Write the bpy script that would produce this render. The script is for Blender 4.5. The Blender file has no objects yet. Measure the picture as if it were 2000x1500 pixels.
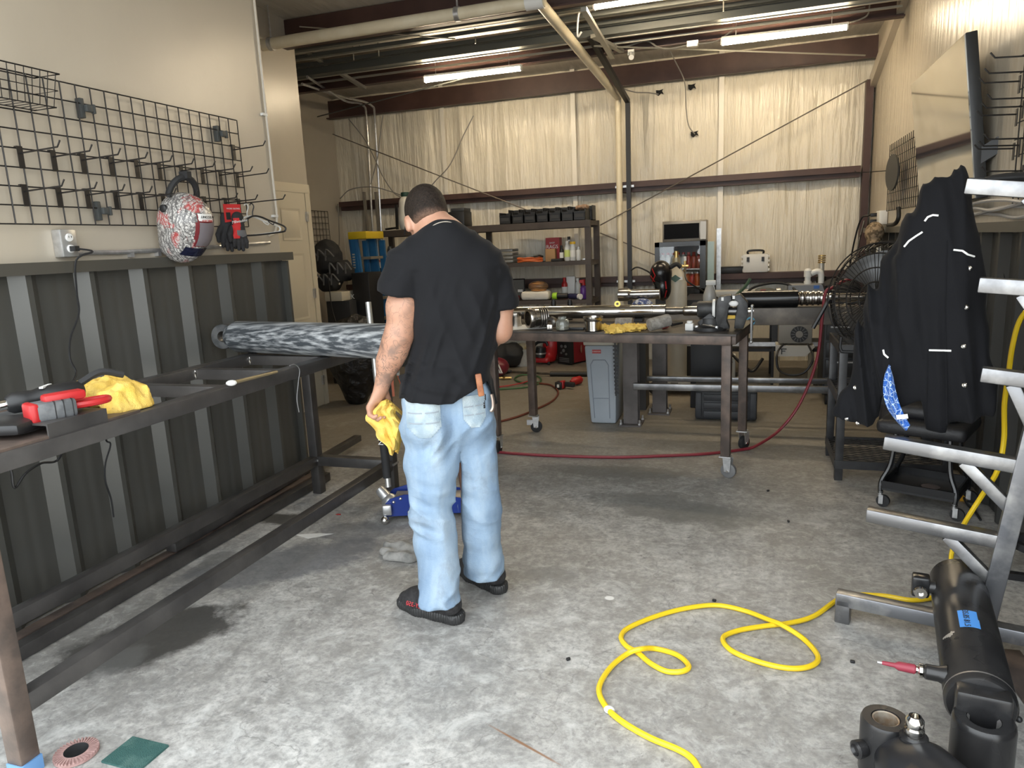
import bpy, bmesh, math, random
import numpy as np
from mathutils import Vector as Vec, Matrix as Mat
from mathutils.bvhtree import BVHTree
random.seed(7)
SC = bpy.context.scene
COL = SC.collection
# ---------------------------------------------------------------- camera
FPX, CAMH = 1395.0, 1.48
YAW, PITCH, ROLL = [math.radians(a) for a in (-18.49, 11.08, -2.61)]
_f = Vec((math.sin(YAW), math.cos(YAW), 0)); _r = Vec((math.cos(YAW), -math.sin(YAW), 0)); _u = Vec((0, 0, 1))
FWD = math.cos(PITCH)*_f - math.sin(PITCH)*_u
_u2 = math.sin(PITCH)*_f + math.cos(PITCH)*_u
RGT = math.cos(ROLL)*_r + math.sin(ROLL)*_u2
UPV = -math.sin(ROLL)*_r + math.cos(ROLL)*_u2
CAM = Vec((0, 0, CAMH))
cd = bpy.data.cameras.new('camera'); cam = bpy.data.objects.new('camera', cd); COL.objects.link(cam)
cd.sensor_width = 36; cd.lens = FPX/2000*36; cd.clip_start = .05
cam.matrix_world = Mat(((RGT.x, UPV.x, -FWD.x, CAM.x), (RGT.y, UPV.y, -FWD.y, CAM.y), (RGT.z, UPV.z, -FWD.z, CAM.z), (0, 0, 0, 1)))
SC.camera = cam
# ---------------------------------------------------------------- world, sun, exposure
w = bpy.data.worlds.new('sky'); SC.world = w; w.use_nodes = True
bg = w.node_tree.nodes['Background']; bg.inputs[0].default_value = (.90, .96, 1, 1); bg.inputs[1].default_value = 2.25
sd = bpy.data.lights.new('sun', 'SUN'); sun = bpy.data.objects.new('sun', sd); COL.objects.link(sun)
sd.energy = 3.2; sd.angle = .01; sd.color = (1, .95, .86)
sun.rotation_euler = Vec((.35, -.045, .93)).to_track_quat('Z', 'Y').to_euler()
SC.view_settings.view_transform = 'Standard'; SC.view_settings.look = 'None'
SC.view_settings.exposure = 1.0; SC.view_settings.gamma = 1; SC.view_settings.use_curve_mapping = False
# ---------------------------------------------------------------- pixel of the 2000x1500 photo -> point at a known depth
def ray(x, y): return RGT*((x-1000)/FPX) + UPV*((750-y)/FPX) + FWD
def aZ(x, y, z=0): d = ray(x, y); return CAM + d*((z-CAMH)/d.z)
def aY(x, y, v): d = ray(x, y); return CAM + d*(v/d.y)
def aX(x, y, v): d = ray(x, y); return CAM + d*(v/d.x)
# ---------------------------------------------------------------- objects
ORG = {}
def org(p): return ORG[p.name] if p else Vec((0, 0, 0))
def tag(o, label=None, cat=None, group=None, kind=None):
    if label: o['label'] = label
    if cat: o['category'] = cat
    if group: o['group'] = group
    if kind: o['kind'] = kind
    return o
def thing(name, label, cat, loc, group=None):
    o = bpy.data.objects.new(name, None); COL.objects.link(o); o.location = Vec(loc); ORG[o.name] = Vec(loc)
    o.empty_display_size = .05
    return tag(o, label, cat, group)
def link(name, me, mat, parent, at=None):
    o = bpy.data.objects.new(name, me); COL.objects.link(o)
    if parent: o.parent = parent
    ORG[o.name] = org(parent) if at is None else Vec(at)
    if at is not None: o.location = Vec(at) - org(parent)
    if mat: me.materials.append(mat)
    return o
def Rz(a): return Mat.Rotation(a, 3, 'Z')
def Rx(a): return Mat.Rotation(a, 3, 'X')
def Ry(a): return Mat.Rotation(a, 3, 'Y')
def frame(d, up=(0, 0, 1)):
    d = Vec(d).normalized(); up = Vec(up)
    if abs(d.dot(up.normalized())) > .98: up = Vec((0, 1, 0)) if abs(d.y) < .9 else Vec((1, 0, 0))
    s = up.cross(d).normalized(); t = d.cross(s)
    return d, s, t          # along, sideways, up
def spl(pts, n=8, closed=False):
    P = [Vec(p) for p in pts]; out = []; N = len(P)
    for i in range(N if closed else N-1):
        a = P[(i-1) % N] if closed or i else P[0]*2-P[1]
        b, c = P[i], P[(i+1) % N]
        d = P[(i+2) % N] if closed or i+2 < N else P[-1]*2-P[-2]
        for k in range(n):
            t = k/n; out.append(.5*((2*b)+(c-a)*t+(2*a-5*b+4*c-d)*t*t+(3*b-a-3*c+d)*t**3))
    if not closed: out.append(P[-1])
    return out
class MB:
    def __init__(s): s.v = []; s.f = []
    def add(s, vs, fs):
        o = len(s.v); s.v += [Vec(v) for v in vs]; s.f += [tuple(i+o for i in f) for f in fs]; return s
    def box(s, c, d, R=None):
        c = Vec(c); vs = []
        for i in range(8):
            p = Vec(((i & 1)-.5, (i >> 1 & 1)-.5, (i >> 2 & 1)-.5)); p = Vec((p.x*d[0], p.y*d[1], p.z*d[2]))
            vs.append(c + (R @ p if R else p))
        return s.add(vs, [(0, 2, 3, 1), (4, 5, 7, 6), (0, 1, 5, 4), (2, 6, 7, 3), (0, 4, 6, 2), (1, 3, 7, 5)])
    def bar(s, a, b, w, h, up=(0, 0, 1)):
        a, b = Vec(a), Vec(b); d, e, t = frame(b-a, up)
        R = Mat((d, e, t)).transposed(); return s.box((a+b)/2, ((b-a).length, w, h), R)
    def cyl(s, a, b, r, r2=None, n=16, cap=True):
        a, b = Vec(a), Vec(b); return s.lathe(a, b-a, [(r, 0), (r if r2 is None else r2, (b-a).length)], n, cap)
    def lathe(s, p, axis, prof, n=20, cap=True, up=(0, 0, 1), sx=1):
        p = Vec(p); d, e, t = frame(axis, up); vs = []; fs = []
        for (r, h) in prof:
            for k in range(n):
                a = 2*math.pi*k/n; vs.append(p + d*h + (e*math.cos(a)*sx+t*math.sin(a))*r)
        m = len(prof)
        for i in range(m-1):
            for k in range(n):
                k2 = (k+1) % n; fs.append((i*n+k, i*n+k2, (i+1)*n+k2, (i+1)*n+k))
        if cap: fs.append(tuple(range(n))[::-1]); fs.append(tuple((m-1)*n+k for k in range(n)))
        return s.add(vs, fs)
    def tube(s, pts, r, n=8, closed=False, cap=True):
        P = [Vec(p) for p in pts]; N = len(P); vs = []; fs = []; e = None
        for i in range(N):
            d = (P[(i+1) % N]-P[i-1]) if closed else (P[min(i+1, N-1)]-P[max(i-1, 0)])
            d = d.normalized() if d.length > 1e-9 else Vec((0, 0, 1))
            if e is None: e = frame(d)[1]
            e = (e - d*e.dot(d)); e = e.normalized() if e.length > 1e-6 else frame(d)[1]
            t = d.cross(e); rr = r[i] if isinstance(r, (list, tuple)) else r
            for k in range(n): a = 2*math.pi*k/n; vs.append(P[i] + (e*math.cos(a)+t*math.sin(a))*rr)
        for i in range(N if closed else N-1):
            for k in range(n):
                k2 = (k+1) % n; j = (i+1) % N; fs.append((i*n+k, i*n+k2, j*n+k2, j*n+k))
        if cap and not closed: fs.append(tuple(range(n))[::-1]); fs.append(tuple((N-1)*n+k for k in range(n)))
        return s.add(vs, fs)
    def prism(s, poly, o, e, t, depth):
        o, e, t = Vec(o), Vec(e), Vec(t); nrm = e.cross(t).normalized()*depth; n = len(poly)
        a = [o+e*p[0]+t*p[1] for p in poly]; vs = a + [v+nrm for v in a]
        return s.add(vs, [tuple(range(n))[::-1], tuple(range(n, 2*n))] + [(k, (k+1) % n, n+(k+1) % n, n+k) for k in range(n)])
    def ball(s, c, r, n=14, m=9, R=None):
        c = Vec(c); r = (r, r, r) if isinstance(r, (int, float)) else r; vs = []; fs = []
        for i in range(m+1):
            th = math.pi*i/m
            for k in range(n):
                a = 2*math.pi*k/n; p = Vec((r[0]*math.sin(th)*math.cos(a), r[1]*math.sin(th)*math.sin(a), r[2]*math.cos(th)))
                vs.append(c + (R @ p if R else p))
        for i in range(m):
            for k in range(n):
                k2 = (k+1) % n; fs.append((i*n+k, (i+1)*n+k, (i+1)*n+k2, i*n+k2))
        return s.add(vs, fs)
    def grid(s, fn, nu, nv, cu=False):
        vs = [fn(i/(nu if cu else nu-1), j/(nv-1)) for j in range(nv) for i in range(nu)]
        fs = [(j*nu+i, j*nu+(i+1) % nu, (j+1)*nu+(i+1) % nu, (j+1)*nu+i) for j in range(nv-1) for i in range(nu if cu else nu-1)]
        return s.add(vs, fs)
    def build(s, name, mat, parent=None, bevel=0, seg=2, thick=0, weld=False, ang=38, sub=0):
        o = org(parent); me = bpy.data.meshes.new(name); me.from_pydata([v-o for v in s.v], [], s.f)
        if bevel or thick or weld or sub:
            bm = bmesh.new(); bm.from_mesh(me)
            if weld: bmesh.ops.remove_doubles(bm, verts=bm.verts, dist=1e-5)
            if thick:
                bmesh.ops.recalc_face_normals(bm, faces=bm.faces); bmesh.ops.solidify(bm, geom=bm.faces[:], thickness=thick)
            if bevel:
                es = [e for e in bm.edges if len(e.link_faces) == 2 and e.calc_face_angle(0) > .6]
                bmesh.ops.bevel(bm, geom=es, offset=bevel, segments=seg, profile=.5, affect='EDGES', clamp_overlap=True)
            bm.to_mesh(me); bm.free()
        me.update(); me.shade_smooth()
        me.set_sharp_from_angle(angle=math.radians(ang))
        return link(name, me, mat, parent)
def one(name, mb, mat, label, cat, group=None, loc=None, **k):       # a thing that is one mesh
    at = loc
    o = mb.build(name, mat, None, **k)
    if o.data.vertices:
        vs = mb.v; lo = Vec((sum(v.x for v in vs)/len(vs), sum(v.y for v in vs)/len(vs), min(v.z for v in vs)))
        o.data.transform(Mat.Translation(-lo)); o.location = lo; ORG[o.name] = lo
    return tag(o, label, cat, group)
def struct(name, mb, mat, **k): o = mb.build(name, mat, None, **k); o['kind'] = 'structure'; return o
def text(s, size, o, e, t, mat, parent, ext=.0008, name='lettering', align='CENTER', sx=1):
    c = bpy.data.curves.new(name, 'FONT'); c.body = s; c.size = size; c.extrude = ext; c.align_x = align; c.align_y = 'CENTER'
    tmp = bpy.data.objects.new('tmp', c); COL.objects.link(tmp); dg = bpy.context.evaluated_depsgraph_get()
    me = bpy.data.meshes.new_from_object(tmp.evaluated_get(dg)); bpy.data.objects.remove(tmp); bpy.data.curves.remove(c)
    e, t = Vec(e).normalized(), Vec(t).normalized(); n = e.cross(t); e = e*sx; p = Vec(o)-org(parent)
    me.transform(Mat(((e.x, t.x, n.x, p.x), (e.y, t.y, n.y, p.y), (e.z, t.z, n.z, p.z), (0, 0, 0, 1))))
    me.materials.clear(); return link(name, me, mat, parent)
# ---------------------------------------------------------------- implicit surfaces (cloth, bodies)
class SDF:
    def __init__(s, lo, hi, h):
        s.lo = np.array(lo, np.float32); s.h = h; s.n = np.ceil((np.array(hi)-np.array(lo))/h).astype(int)+1
        s.f = np.full(s.n, 9., np.float32)
    def sl(s, a, b, pad):
        i0 = np.clip(np.floor((np.array(a)-pad-s.lo)/s.h).astype(int), 0, s.n-1); i1 = np.clip(np.ceil((np.array(b)+pad-s.lo)/s.h).astype(int)+1, 1, s.n)
        g = [s.lo[i]+s.h*np.arange(i0[i], i1[i], dtype=np.float32) for i in range(3)]
        return tuple(slice(i0[i], i1[i]) for i in range(3)), np.meshgrid(*g, indexing='ij')
    def mix(s, w, d, k, sub=False):
        a = s.f[w]
        if sub: d = -d; a2 = a; hh = np.clip(.5-.5*(a2-d)/k, 0, 1); s.f[w] = a2*(1-hh)+d*hh+k*hh*(1-hh); return
        hh = np.clip(.5+.5*(a-d)/k, 0, 1); s.f[w] = a*(1-hh)+d*hh-k*hh*(1-hh)
    def cap(s, a, b, r0, r1=None, k=.02, sc=None, sub=False):
        r1 = r0 if r1 is None else r1; a = np.array(a, np.float32); b = np.array(b, np.float32); R = max(r0, r1)
        w, (X, Y, Z) = s.sl(np.minimum(a, b), np.maximum(a, b), R*(1.6 if sc else 1)+k*2.5+s.h*3)
        ab = b-a; t = np.clip(((X-a[0])*ab[0]+(Y-a[1])*ab[1]+(Z-a[2])*ab[2])/max(float(ab@ab), 1e-9), 0, 1)
        dx, dy, dz = X-a[0]-ab[0]*t, Y-a[1]-ab[1]*t, Z-a[2]-ab[2]*t
        if sc:                                 # squashed: (direction, factor)
            n = np.array(sc[0], np.float32); n /= np.linalg.norm(n); q = dx*n[0]+dy*n[1]+dz*n[2]; g = (1/sc[1]-1)*q
            dx, dy, dz = dx+g*n[0], dy+g*n[1], dz+g*n[2]
        s.mix(w, np.sqrt(dx*dx+dy*dy+dz*dz)-(r0+(r1-r0)*t), k, sub); return s
    def path(s, pts, rs, k=.02, sc=None):
        for i in range(len(pts)-1): s.cap(pts[i], pts[i+1], rs[i], rs[i+1], k, sc)
        return s
    def ell(s, c, r, k=.02, R=None, sub=False):
        c = np.array(c, np.float32); m = max(r); w, (X, Y, Z) = s.sl(c, c, m+k*2.5+s.h*3); P = [X-c[0], Y-c[1], Z-c[2]]
        if R is not None:
            Rt = np.array(R, np.float32).T; P = [Rt[i][0]*P[0]+Rt[i][1]*P[1]+Rt[i][2]*P[2] for i in range(3)]
        k0 = np.sqrt(sum((P[i]/r[i])**2 for i in range(3))); k1 = np.sqrt(sum((P[i]/(r[i]*r[i]))**2 for i in range(3)))+1e-6
        s.mix(w, k0*(k0-1)/k1, k, sub); return s
    def all(s): return s.sl(s.lo, s.lo+s.h*(s.n-1), 0)[1]
    def cut(s, fn): s.f = np.maximum(s.f, fn(*s.all()).astype(np.float32)); return s
    def push(s, fn): s.f = s.f+fn(*s.all()).astype(np.float32); return s
    def mesh(s, name, mat, parent=None, smooth=1):
        f = s.f; S = f < 0; n = np.array(f.shape)-1
        def c(i, j, k, A=f): return A[i:n[0]+i, j:n[1]+j, k:n[2]+k]
        cnt = np.zeros(n, np.float32); P = [np.zeros(n, np.float32) for _ in range(3)]
        for ax in range(3):
            for u in (0, 1):
                for v in (0, 1):
                    o = [0, 0, 0]; o[(ax+1) % 3] = u; o[(ax+2) % 3] = v; o2 = list(o); o2[ax] = 1
                    a, b = c(*o), c(*o2); m = (a < 0) != (b < 0); t = np.where(m, a/np.where(m, a-b, 1), 0)
                    cnt += m
                    for q in range(3): P[q] += np.where(m, (t if q == ax else o[q]), 0)
        act = cnt > 0; idx = np.full(n, -1, np.int64); I = np.argwhere(act); idx[act] = np.arange(len(I))
        vs = np.stack([P[q][act]/cnt[act] for q in range(3)], 1)+I; vs = vs*s.h+s.lo
        fs = []
        for ax in range(3):
            a1, a2 = (ax+1) % 3, (ax+2) % 3; A = np.moveaxis(S, (ax, a1, a2), (0, 1, 2)); J = np.moveaxis(idx, (ax, a1, a2), (0, 1, 2))
            d = A[:-1, 1:-1, 1:-1] != A[1:, 1:-1, 1:-1]; ins = A[:-1, 1:-1, 1:-1][d]
            q = np.stack([J[:, :-1, :-1][d], J[:, 1:, :-1][d], J[:, 1:, 1:][d], J[:, :-1, 1:][d]], 1)
            q[~ins] = q[~ins][:, ::-1]; fs.append(q)
        fs = np.concatenate(fs); fs = fs[(fs >= 0).all(1)]
        o = np.array(org(parent)); me = bpy.data.meshes.new(name); me.from_pydata((vs-o).tolist(), [], fs.tolist())
        if smooth:
            bm = bmesh.new(); bm.from_mesh(me)
            for _ in range(smooth): bmesh.ops.smooth_vert(bm, verts=bm.verts, factor=.5, use_axis_x=True, use_axis_y=True, use_axis_z=True)
            bm.to_mesh(me); bm.free()
        me.update(); me.shade_smooth(); return link(name, me, mat, parent)
def vnoise(x, y, z, seed=0):
    L = np.random.RandomState(seed).rand(32, 32, 32).astype(np.float32); i = [np.floor(q).astype(int) for q in (x, y, z)]; f = [(q-k).astype(np.float32) for q, k in zip((x, y, z), i)]; f = [q*q*(3-2*q) for q in f]
    g = lambda a, b, c: L[(i[0]+a) % 32, (i[1]+b) % 32, (i[2]+c) % 32]
    m = lambda p, q, w: p+(q-p)*w
    return m(m(m(g(0, 0, 0), g(1, 0, 0), f[0]), m(g(0, 1, 0), g(1, 1, 0), f[0]), f[1]), m(m(g(0, 0, 1), g(1, 0, 1), f[0]), m(g(0, 1, 1), g(1, 1, 1), f[0]), f[1]), f[2])
def one_sdf(name, sdf, mat, label, cat, group=None, smooth=1):
    o = sdf.mesh(name, mat, None, smooth); vs = o.data.vertices; n = len(vs); a = np.empty(n*3); vs.foreach_get('co', a); a = a.reshape(-1, 3)
    lo = Vec((a[:, 0].mean(), a[:, 1].mean(), a[:, 2].min())); o.data.transform(Mat.Translation(-lo)); o.location = lo; ORG[o.name] = lo
    return tag(o, label, cat, group)
def decal(name, targets, o, e, t, wid, hgt, mat, parent, off=.002, nu=14, nv=14, mask=None, dist=.6, thick=0):
    """a patch w x h laid on the target meshes, projected along -(e x t)"""
    o, e, t = Vec(o), Vec(e).normalized(), Vec(t).normalized(); n = e.cross(t); trees = []
    for g in targets:
        L = org(g); trees.append(BVHTree.FromPolygons([v.co+L for v in g.data.vertices], [tuple(p.vertices) for p in g.data.polygons]))
    pts = {}; m = MB()
    for j in range(nv):
        for i in range(nu):
            u, v = i/(nu-1)-.5, j/(nv-1)-.5
            if mask and not mask(u, v): continue
            q = o+e*u*wid+t*v*hgt; best = None
            for T in trees:
                hit = T.ray_cast(q+n*dist*.5, -n, dist)
                if hit[0] is not None and (best is None or hit[3] < best[3]): best = hit
            if best: pts[(i, j)] = best[0]+n*off
    ids = {}
    for k, p in pts.items(): ids[k] = len(m.v); m.v.append(p)
    for (i, j) in pts:
        q = [(i, j), (i+1, j), (i+1, j+1), (i, j+1)]
        if all(k in ids for k in q): m.f.append(tuple(ids[k] for k in q))
    return m.build(name, mat, parent, thick=thick)
# ---------------------------------------------------------------- materials
def nt(name):
    m = bpy.data.materials.new(name); m.use_nodes = True; return m, m.node_tree, m.node_tree.nodes['Principled BSDF']
def setc(i, c): i.default_value = (c[0], c[1], c[2], 1)
def nn(t, ty, **k):
    n = t.nodes.new(ty)
    for a, b in k.items():
        if a in n.inputs: n.inputs[a].default_value = b
        else: setattr(n, a, b)
    return n
def coords(t, stretch=None):
    c = nn(t, 'ShaderNodeTexCoord'); mp = nn(t, 'ShaderNodeMapping'); t.links.new(c.outputs['Object'], mp.inputs[0])
    if stretch: mp.inputs['Scale'].default_value = stretch
    return mp.outputs[0]
def ramp(t, src, stops):
    r = nn(t, 'ShaderNodeValToRGB'); e = r.color_ramp.elements
    while len(e) < len(stops): e.new(.5)
    for q, (p, c) in zip(e, stops): q.position = p; q.color = (c, c, c, 1) if isinstance(c, (int, float)) else (c[0], c[1], c[2], 1)
    t.links.new(src, r.inputs[0]); return r.outputs[0]
def mixc(t, fac, a, b, mode='MIX'):
    m = nn(t, 'ShaderNodeMix', data_type='RGBA', blend_type=mode)
    for i, x in ((0, fac), (6, a), (7, b)):
        if isinstance(x, (int, float)): m.inputs[i].default_value = x
        elif isinstance(x, (tuple, list)): setc(m.inputs[i], x)
        else: t.links.new(x, m.inputs[i])
    return m.outputs[2]
def noise(t, src, sc, det=4, ro=.55, dist=0): 
    n = nn(t, 'ShaderNodeTexNoise', Scale=sc, Detail=det, Roughness=ro, Distortion=dist); t.links.new(src, n.inputs['Vector']); return n.outputs['Fac']
def math_(t, op, a, b=0, c=0, clamp=False):
    m = nn(t, 'ShaderNodeMath', operation=op, use_clamp=clamp)
    for i, x in enumerate((a, b, c)):
        if isinstance(x, (int, float)): m.inputs[i].default_value = x
        else: t.links.new(x, m.inputs[i])
    return m.outputs[0]
def bumpn(t, b, h, st, d=.01):
    n = nn(t, 'ShaderNodeBump', Strength=st, Distance=d); t.links.new(h, n.inputs['Height']); t.links.new(n.outputs[0], b.inputs['Normal'])
MC = {}
def mat(name, col, rough=.5, metal=0, col2=None, sc=8, det=5, lo=.4, hi=.62, bump=0, bsc=None, spec=.5, stretch=None, coat=0, trans=0, emit=0, r2=None):
    if name in MC: return MC[name]
    m, t, b = nt(name); MC[name] = m
    setc(b.inputs['Base Color'], col); b.inputs['Roughness'].default_value = rough; b.inputs['Metallic'].default_value = metal
    b.inputs['Specular IOR Level'].default_value = spec; b.inputs['Coat Weight'].default_value = coat; b.inputs['Transmission Weight'].default_value = trans
    if emit: setc(b.inputs['Emission Color'], col); b.inputs['Emission Strength'].default_value = emit
    if col2 or bump:
        c = coords(t, stretch); f = noise(t, c, sc, det)
        if col2: t.links.new(ramp(t, f, [(lo, col), (hi, col2)]), b.inputs['Base Color'])
        if r2 is not None: t.links.new(ramp(t, f, [(lo, rough), (hi, r2)]), b.inputs['Roughness'])
        if bump: bumpn(t, b, noise(t, c, bsc or sc*4, 3), bump)
    return m
steel = mat('mill scale steel', (.046, .043, .042), .40, .35, (.088, .082, .078), 6, lo=.35, hi=.75, bump=.08)
steelrust = mat('rusty brown steel', (.080, .062, .053), .5, .3, (.145, .105, .085), 9, bump=.12)
brown = mat('red oxide primer', (.050, .024, .020), .5, 0, (.070, .036, .030), 3)
blk = mat('black plastic', (.012, .012, .013), .45)
blkm = mat('black rubber', (.018, .018, .019), .75)
blkg = mat('black gloss paint', (.012, .012, .013), .22)
wire = mat('black wire', (.018, .016, .015), .4, .2)
chrome = mat('polished chrome', (.72, .70, .66), .10, 1)
galv = mat('galvanised steel', (.50, .50, .50), .35, .8, (.62, .62, .62), 30)
alum = mat('brushed steel tube', (.20, .205, .22), .34, .8, (.42, .42, .42), 6, lo=.5, hi=.68, bump=.05)
alumb = mat('bright aluminium', (.20, .20, .205), .34, .9, (.40, .40, .40), 7, lo=.45, hi=.7, bump=.06)
white = mat('white plastic', (.72, .72, .70), .45)
red = mat('red plastic', (.42, .016, .018), .4)
dred = mat('dark red', (.20, .012, .016), .5)
greyp = mat('grey plastic', (.28, .30, .32), .5, 0, (.34, .36, .38), 4)
# ================================================================ STRUCTURE
XL, XR, YB, YF = -2.86, 1.24, 8.86, 1.3      # near left wall, right wall, back wall, door opening
XD, XF = -4.0, -5.3                          # recessed wall with the door, far left wall
YL, YD = 3.98, 6.1
def ceil_z(y): return 3.46+.03*(YB-y)
# --- concrete floor
m, t, b = nt('concrete floor'); c = coords(t)
big = noise(t, c, .9, 4); mid = noise(t, c, 5, 7, .65, .6); fine = noise(t, c, 42, 6, .72)
base = mixc(t, ramp(t, mid, [(.32, 0), (.66, 1)]), (.27, .262, .247), (.52, .508, .482))
base = mixc(t, ramp(t, big, [(.42, 0), (.62, .6)]), base, (.20, .19, .175))
base = mixc(t, ramp(t, fine, [(.38, .55), (.58, 0)]), base, (.16, .16, .155))
spk = noise(t, c, 13, 8, .78, 1.5); base = mixc(t, ramp(t, spk, [(.32, .8), (.42, 0)]), base, (.10, .10, .10))
m2 = noise(t, c, 19, 9, .7, .4); base = mixc(t, ramp(t, m2, [(.36, .45), (.5, 0)]), base, (.17, .165, .155)); base = mixc(t, ramp(t, m2, [(.54, 0), (.68, .5)]), base, (.62, .605, .575))
m3 = noise(t, coords(t, (2.2, 7, 1)), 4, 9, .75, 1.2); base = mixc(t, ramp(t, m3, [(.32, .6), (.40, 0)]), base, (.13, .125, .12))
lf = noise(t, c, 7, 9, .72, .8); base = mixc(t, ramp(t, lf, [(.52, 0), (.68, .55)]), base, (.58, .58, .56))
def blob(x, y, rx, ry, ang, wob=.35, edge=.25, sc=5):
    mp = nn(t, 'ShaderNodeMapping', vector_type='TEXTURE'); mp.inputs['Location'].default_value = (x, y, 0); mp.inputs['Rotation'].default_value = (0, 0, ang); mp.inputs['Scale'].default_value = (rx, ry, 1)
    tc = nn(t, 'ShaderNodeTexCoord'); t.links.new(tc.outputs['Object'], mp.inputs[0])
    ln = nn(t, 'ShaderNodeVectorMath', operation='LENGTH'); t.links.new(mp.outputs[0], ln.inputs[0])
    d = math_(t, 'ADD', ln.outputs['Value'], math_(t, 'MULTIPLY', math_(t, 'SUBTRACT', noise(t, c, sc, 6, .7), .5), wob*4))
    return ramp(t, d, [(1-edge, 1), (1+edge*.3, 0)])
for (px, py, rx, ry, ang, col, op) in ((300, 1245, .20, .40, -.55, (.055, .052, .048), .93), (230, 1290, .10, .13, 0, (.13, .13, .125), .6), (430, 1090, .10, .10, 0, (.13, .13, .13), .6),
        (560, 1015, .22, .10, 0, (.045, .042, .036), .92), (560, 1100, .55, .22, .7, (.12, .125, .14), .7), (690, 1040, .25, .14, .2, (.12, .125, .14), .6),
        (1290, 990, .50, .20, -.3, (.15, .15, .145), .65), (1210, 920, .5, .14, 0, (.17, .165, .155), .6), (1400, 1010, .3, .14, 0, (.15, .15, .14), .5), (1080, 1120, .12, .07, 0, (.17, .17, .165), .5),
        (1440, 722, .35, .12, 0, (.05, .045, .04), .7), (1130, 790, .6, .25, 0, (.12, .105, .09), .5), (700, 850, .5, .5, 0, (.13, .115, .095), .5)):
    p = aZ(px, py); base = mixc(t, math_(t, 'MULTIPLY', blob(p.x, p.y, rx, ry, ang), op), base, col)
p = aZ(1190, 1168); base = mixc(t, blob(p.x, p.y, .022, .02, 0, .2), base, (.7, .69, .66))
# the far half of the slab is blended towards a darker brown
sx = nn(t, 'ShaderNodeSeparateXYZ'); t.links.new(c, sx.inputs[0])
far = ramp(t, math_(t, 'ADD', math_(t, 'MULTIPLY', sx.outputs[1], .1), math_(t, 'MULTIPLY', mid, .08)), [(.42, 0), (.60, .75)])
base = mixc(t, far, base, (.19, .16, .118))
# cracks and a rust line
vo = nn(t, 'ShaderNodeTexVoronoi', feature='DISTANCE_TO_EDGE', Scale=.62); 
wv = nn(t, 'ShaderNodeVectorMath', operation='ADD'); nv = nn(t, 'ShaderNodeTexNoise', Scale=2.2, Detail=6); t.links.new(c, nv.inputs['Vector']); t.links.new(nv.outputs['Color'], wv.inputs[1]); t.links.new(c, wv.inputs[0]); t.links.new(wv.outputs[0], vo.inputs['Vector'])
crk = ramp(t, vo.outputs['Distance'], [(.0, 1), (.004, 0)]); base = mixc(t, math_(t, 'MULTIPLY', crk, .35), base, (.12, .115, .11))
a_, b_ = aZ(948, 1412), aZ(1100, 1497); mm = (a_+b_)/2; d_ = b_-a_
base = mixc(t, math_(t, 'MULTIPLY', blob(mm.x, mm.y, d_.length*.52, .006, math.atan2(d_.y, d_.x), .18, .5, 14), .9), base, (.22, .105, .05))
t.links.new(base, b.inputs['Base Color']); t.links.new(ramp(t, mid, [(.3, .42), (.7, .65)]), b.inputs['Roughness'])
bumpn(t, b, math_(t, 'ADD', math_(t, 'MULTIPLY', fine, .6), math_(t, 'MULTIPLY', crk, -.8)), .22, .004)
struct('floor', MB().box((-2.0, (YF+9)/2, -.06), (7.2, 9-YF, .12)), m)
struct('ground', MB().box((0, -11.35, -.08), (60, 25.3, .12)), mat('driveway concrete', (.52, .50, .47), .8, 0, (.42, .41, .39), 2))
# --- walls
paint = mat('warm white wall paint', (.455, .40, .32), .30, 0, (.48, .425, .34), 1.5, bump=.05, bsc=30)
paintd = mat('grey beige wall paint', (.40, .36, .30), .35, 0, (.43, .39, .325), 1.5, bump=.05, bsc=30)
wl = struct('wall_left', MB().box(((XL+XD)/2, (YF+YL)/2, 1.8), (XL-XD, YL-YF, 3.6)), paint)
wr2 = struct('wall_recess', MB().box(((XD+XF)/2-.05, (YL+YD)/2, 1.78), (XD-XF+.1, YD-YL, 3.56)), paintd)
wf = struct('wall_far_left', MB().box((XF-.06, (YD+YB)/2, 1.8), (.12, YB-YD+.2, 3.6)), paintd)
m, t, b = nt('glossy painted metal wall'); c = coords(t, (1, 3.2, .35)); n1 = noise(t, c, 5, 4, .5, .3)
t.links.new(ramp(t, n1, [(.3, (.47, .415, .33)), (.7, (.51, .455, .365))]), b.inputs['Base Color']); b.inputs['Roughness'].default_value = .34; bumpn(t, b, n1, .5, .02)
wr = struct('wall_right', MB().box((XR+.06, (YF+YB)/2, 1.8), (.12, YB-YF+.2, 3.6)), m)
# front wall round the open doorway, behind the camera's view
fw = MB(); fw.box((-4.1, YF-.06, 1.8), (2.4, .12, 3.6)); fw.box((1.35, YF-.06, 1.8), (.5, .12, 3.6)); fw.box((-.9, YF-.06, 3.42), (4.2, .12, .40))
struct('wall_front', fw, paint)
# --- insulated back wall: vinyl faced sheets with vertical wrinkles
m, t, b = nt('vinyl insulation facing'); c = coords(t, (1, 1, .10)); w1 = noise(t, c, 9, 5, .6, .35); c2 = coords(t, (1, 1, .5)); w2 = noise(t, c2, 3.2, 3)
t.links.new(ramp(t, w1, [(.3, (.64, .59, .48)), (.75, (.70, .65, .545))]), b.inputs['Base Color']); b.inputs['Roughness'].default_value = .26
c3 = coords(t, (1, 1, .06)); w3 = noise(t, c3, 22, 3, .5, .2); bumpn(t, b, math_(t, 'ADD', math_(t, 'MULTIPLY', w1, 1.0), math_(t, 'ADD', math_(t, 'MULTIPLY', w3, .35), w2)), .9, .045)
wb = struct('wall_back', MB().box(((XF+XR)/2, YB+.10, 1.8), (XR-XF+.3, .1, 3.6)), m)
seams = [XF, aY(872, 300, YB).x, aY(1124, 300, YB).x, aY(1409, 250, YB).x, XR]
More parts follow.
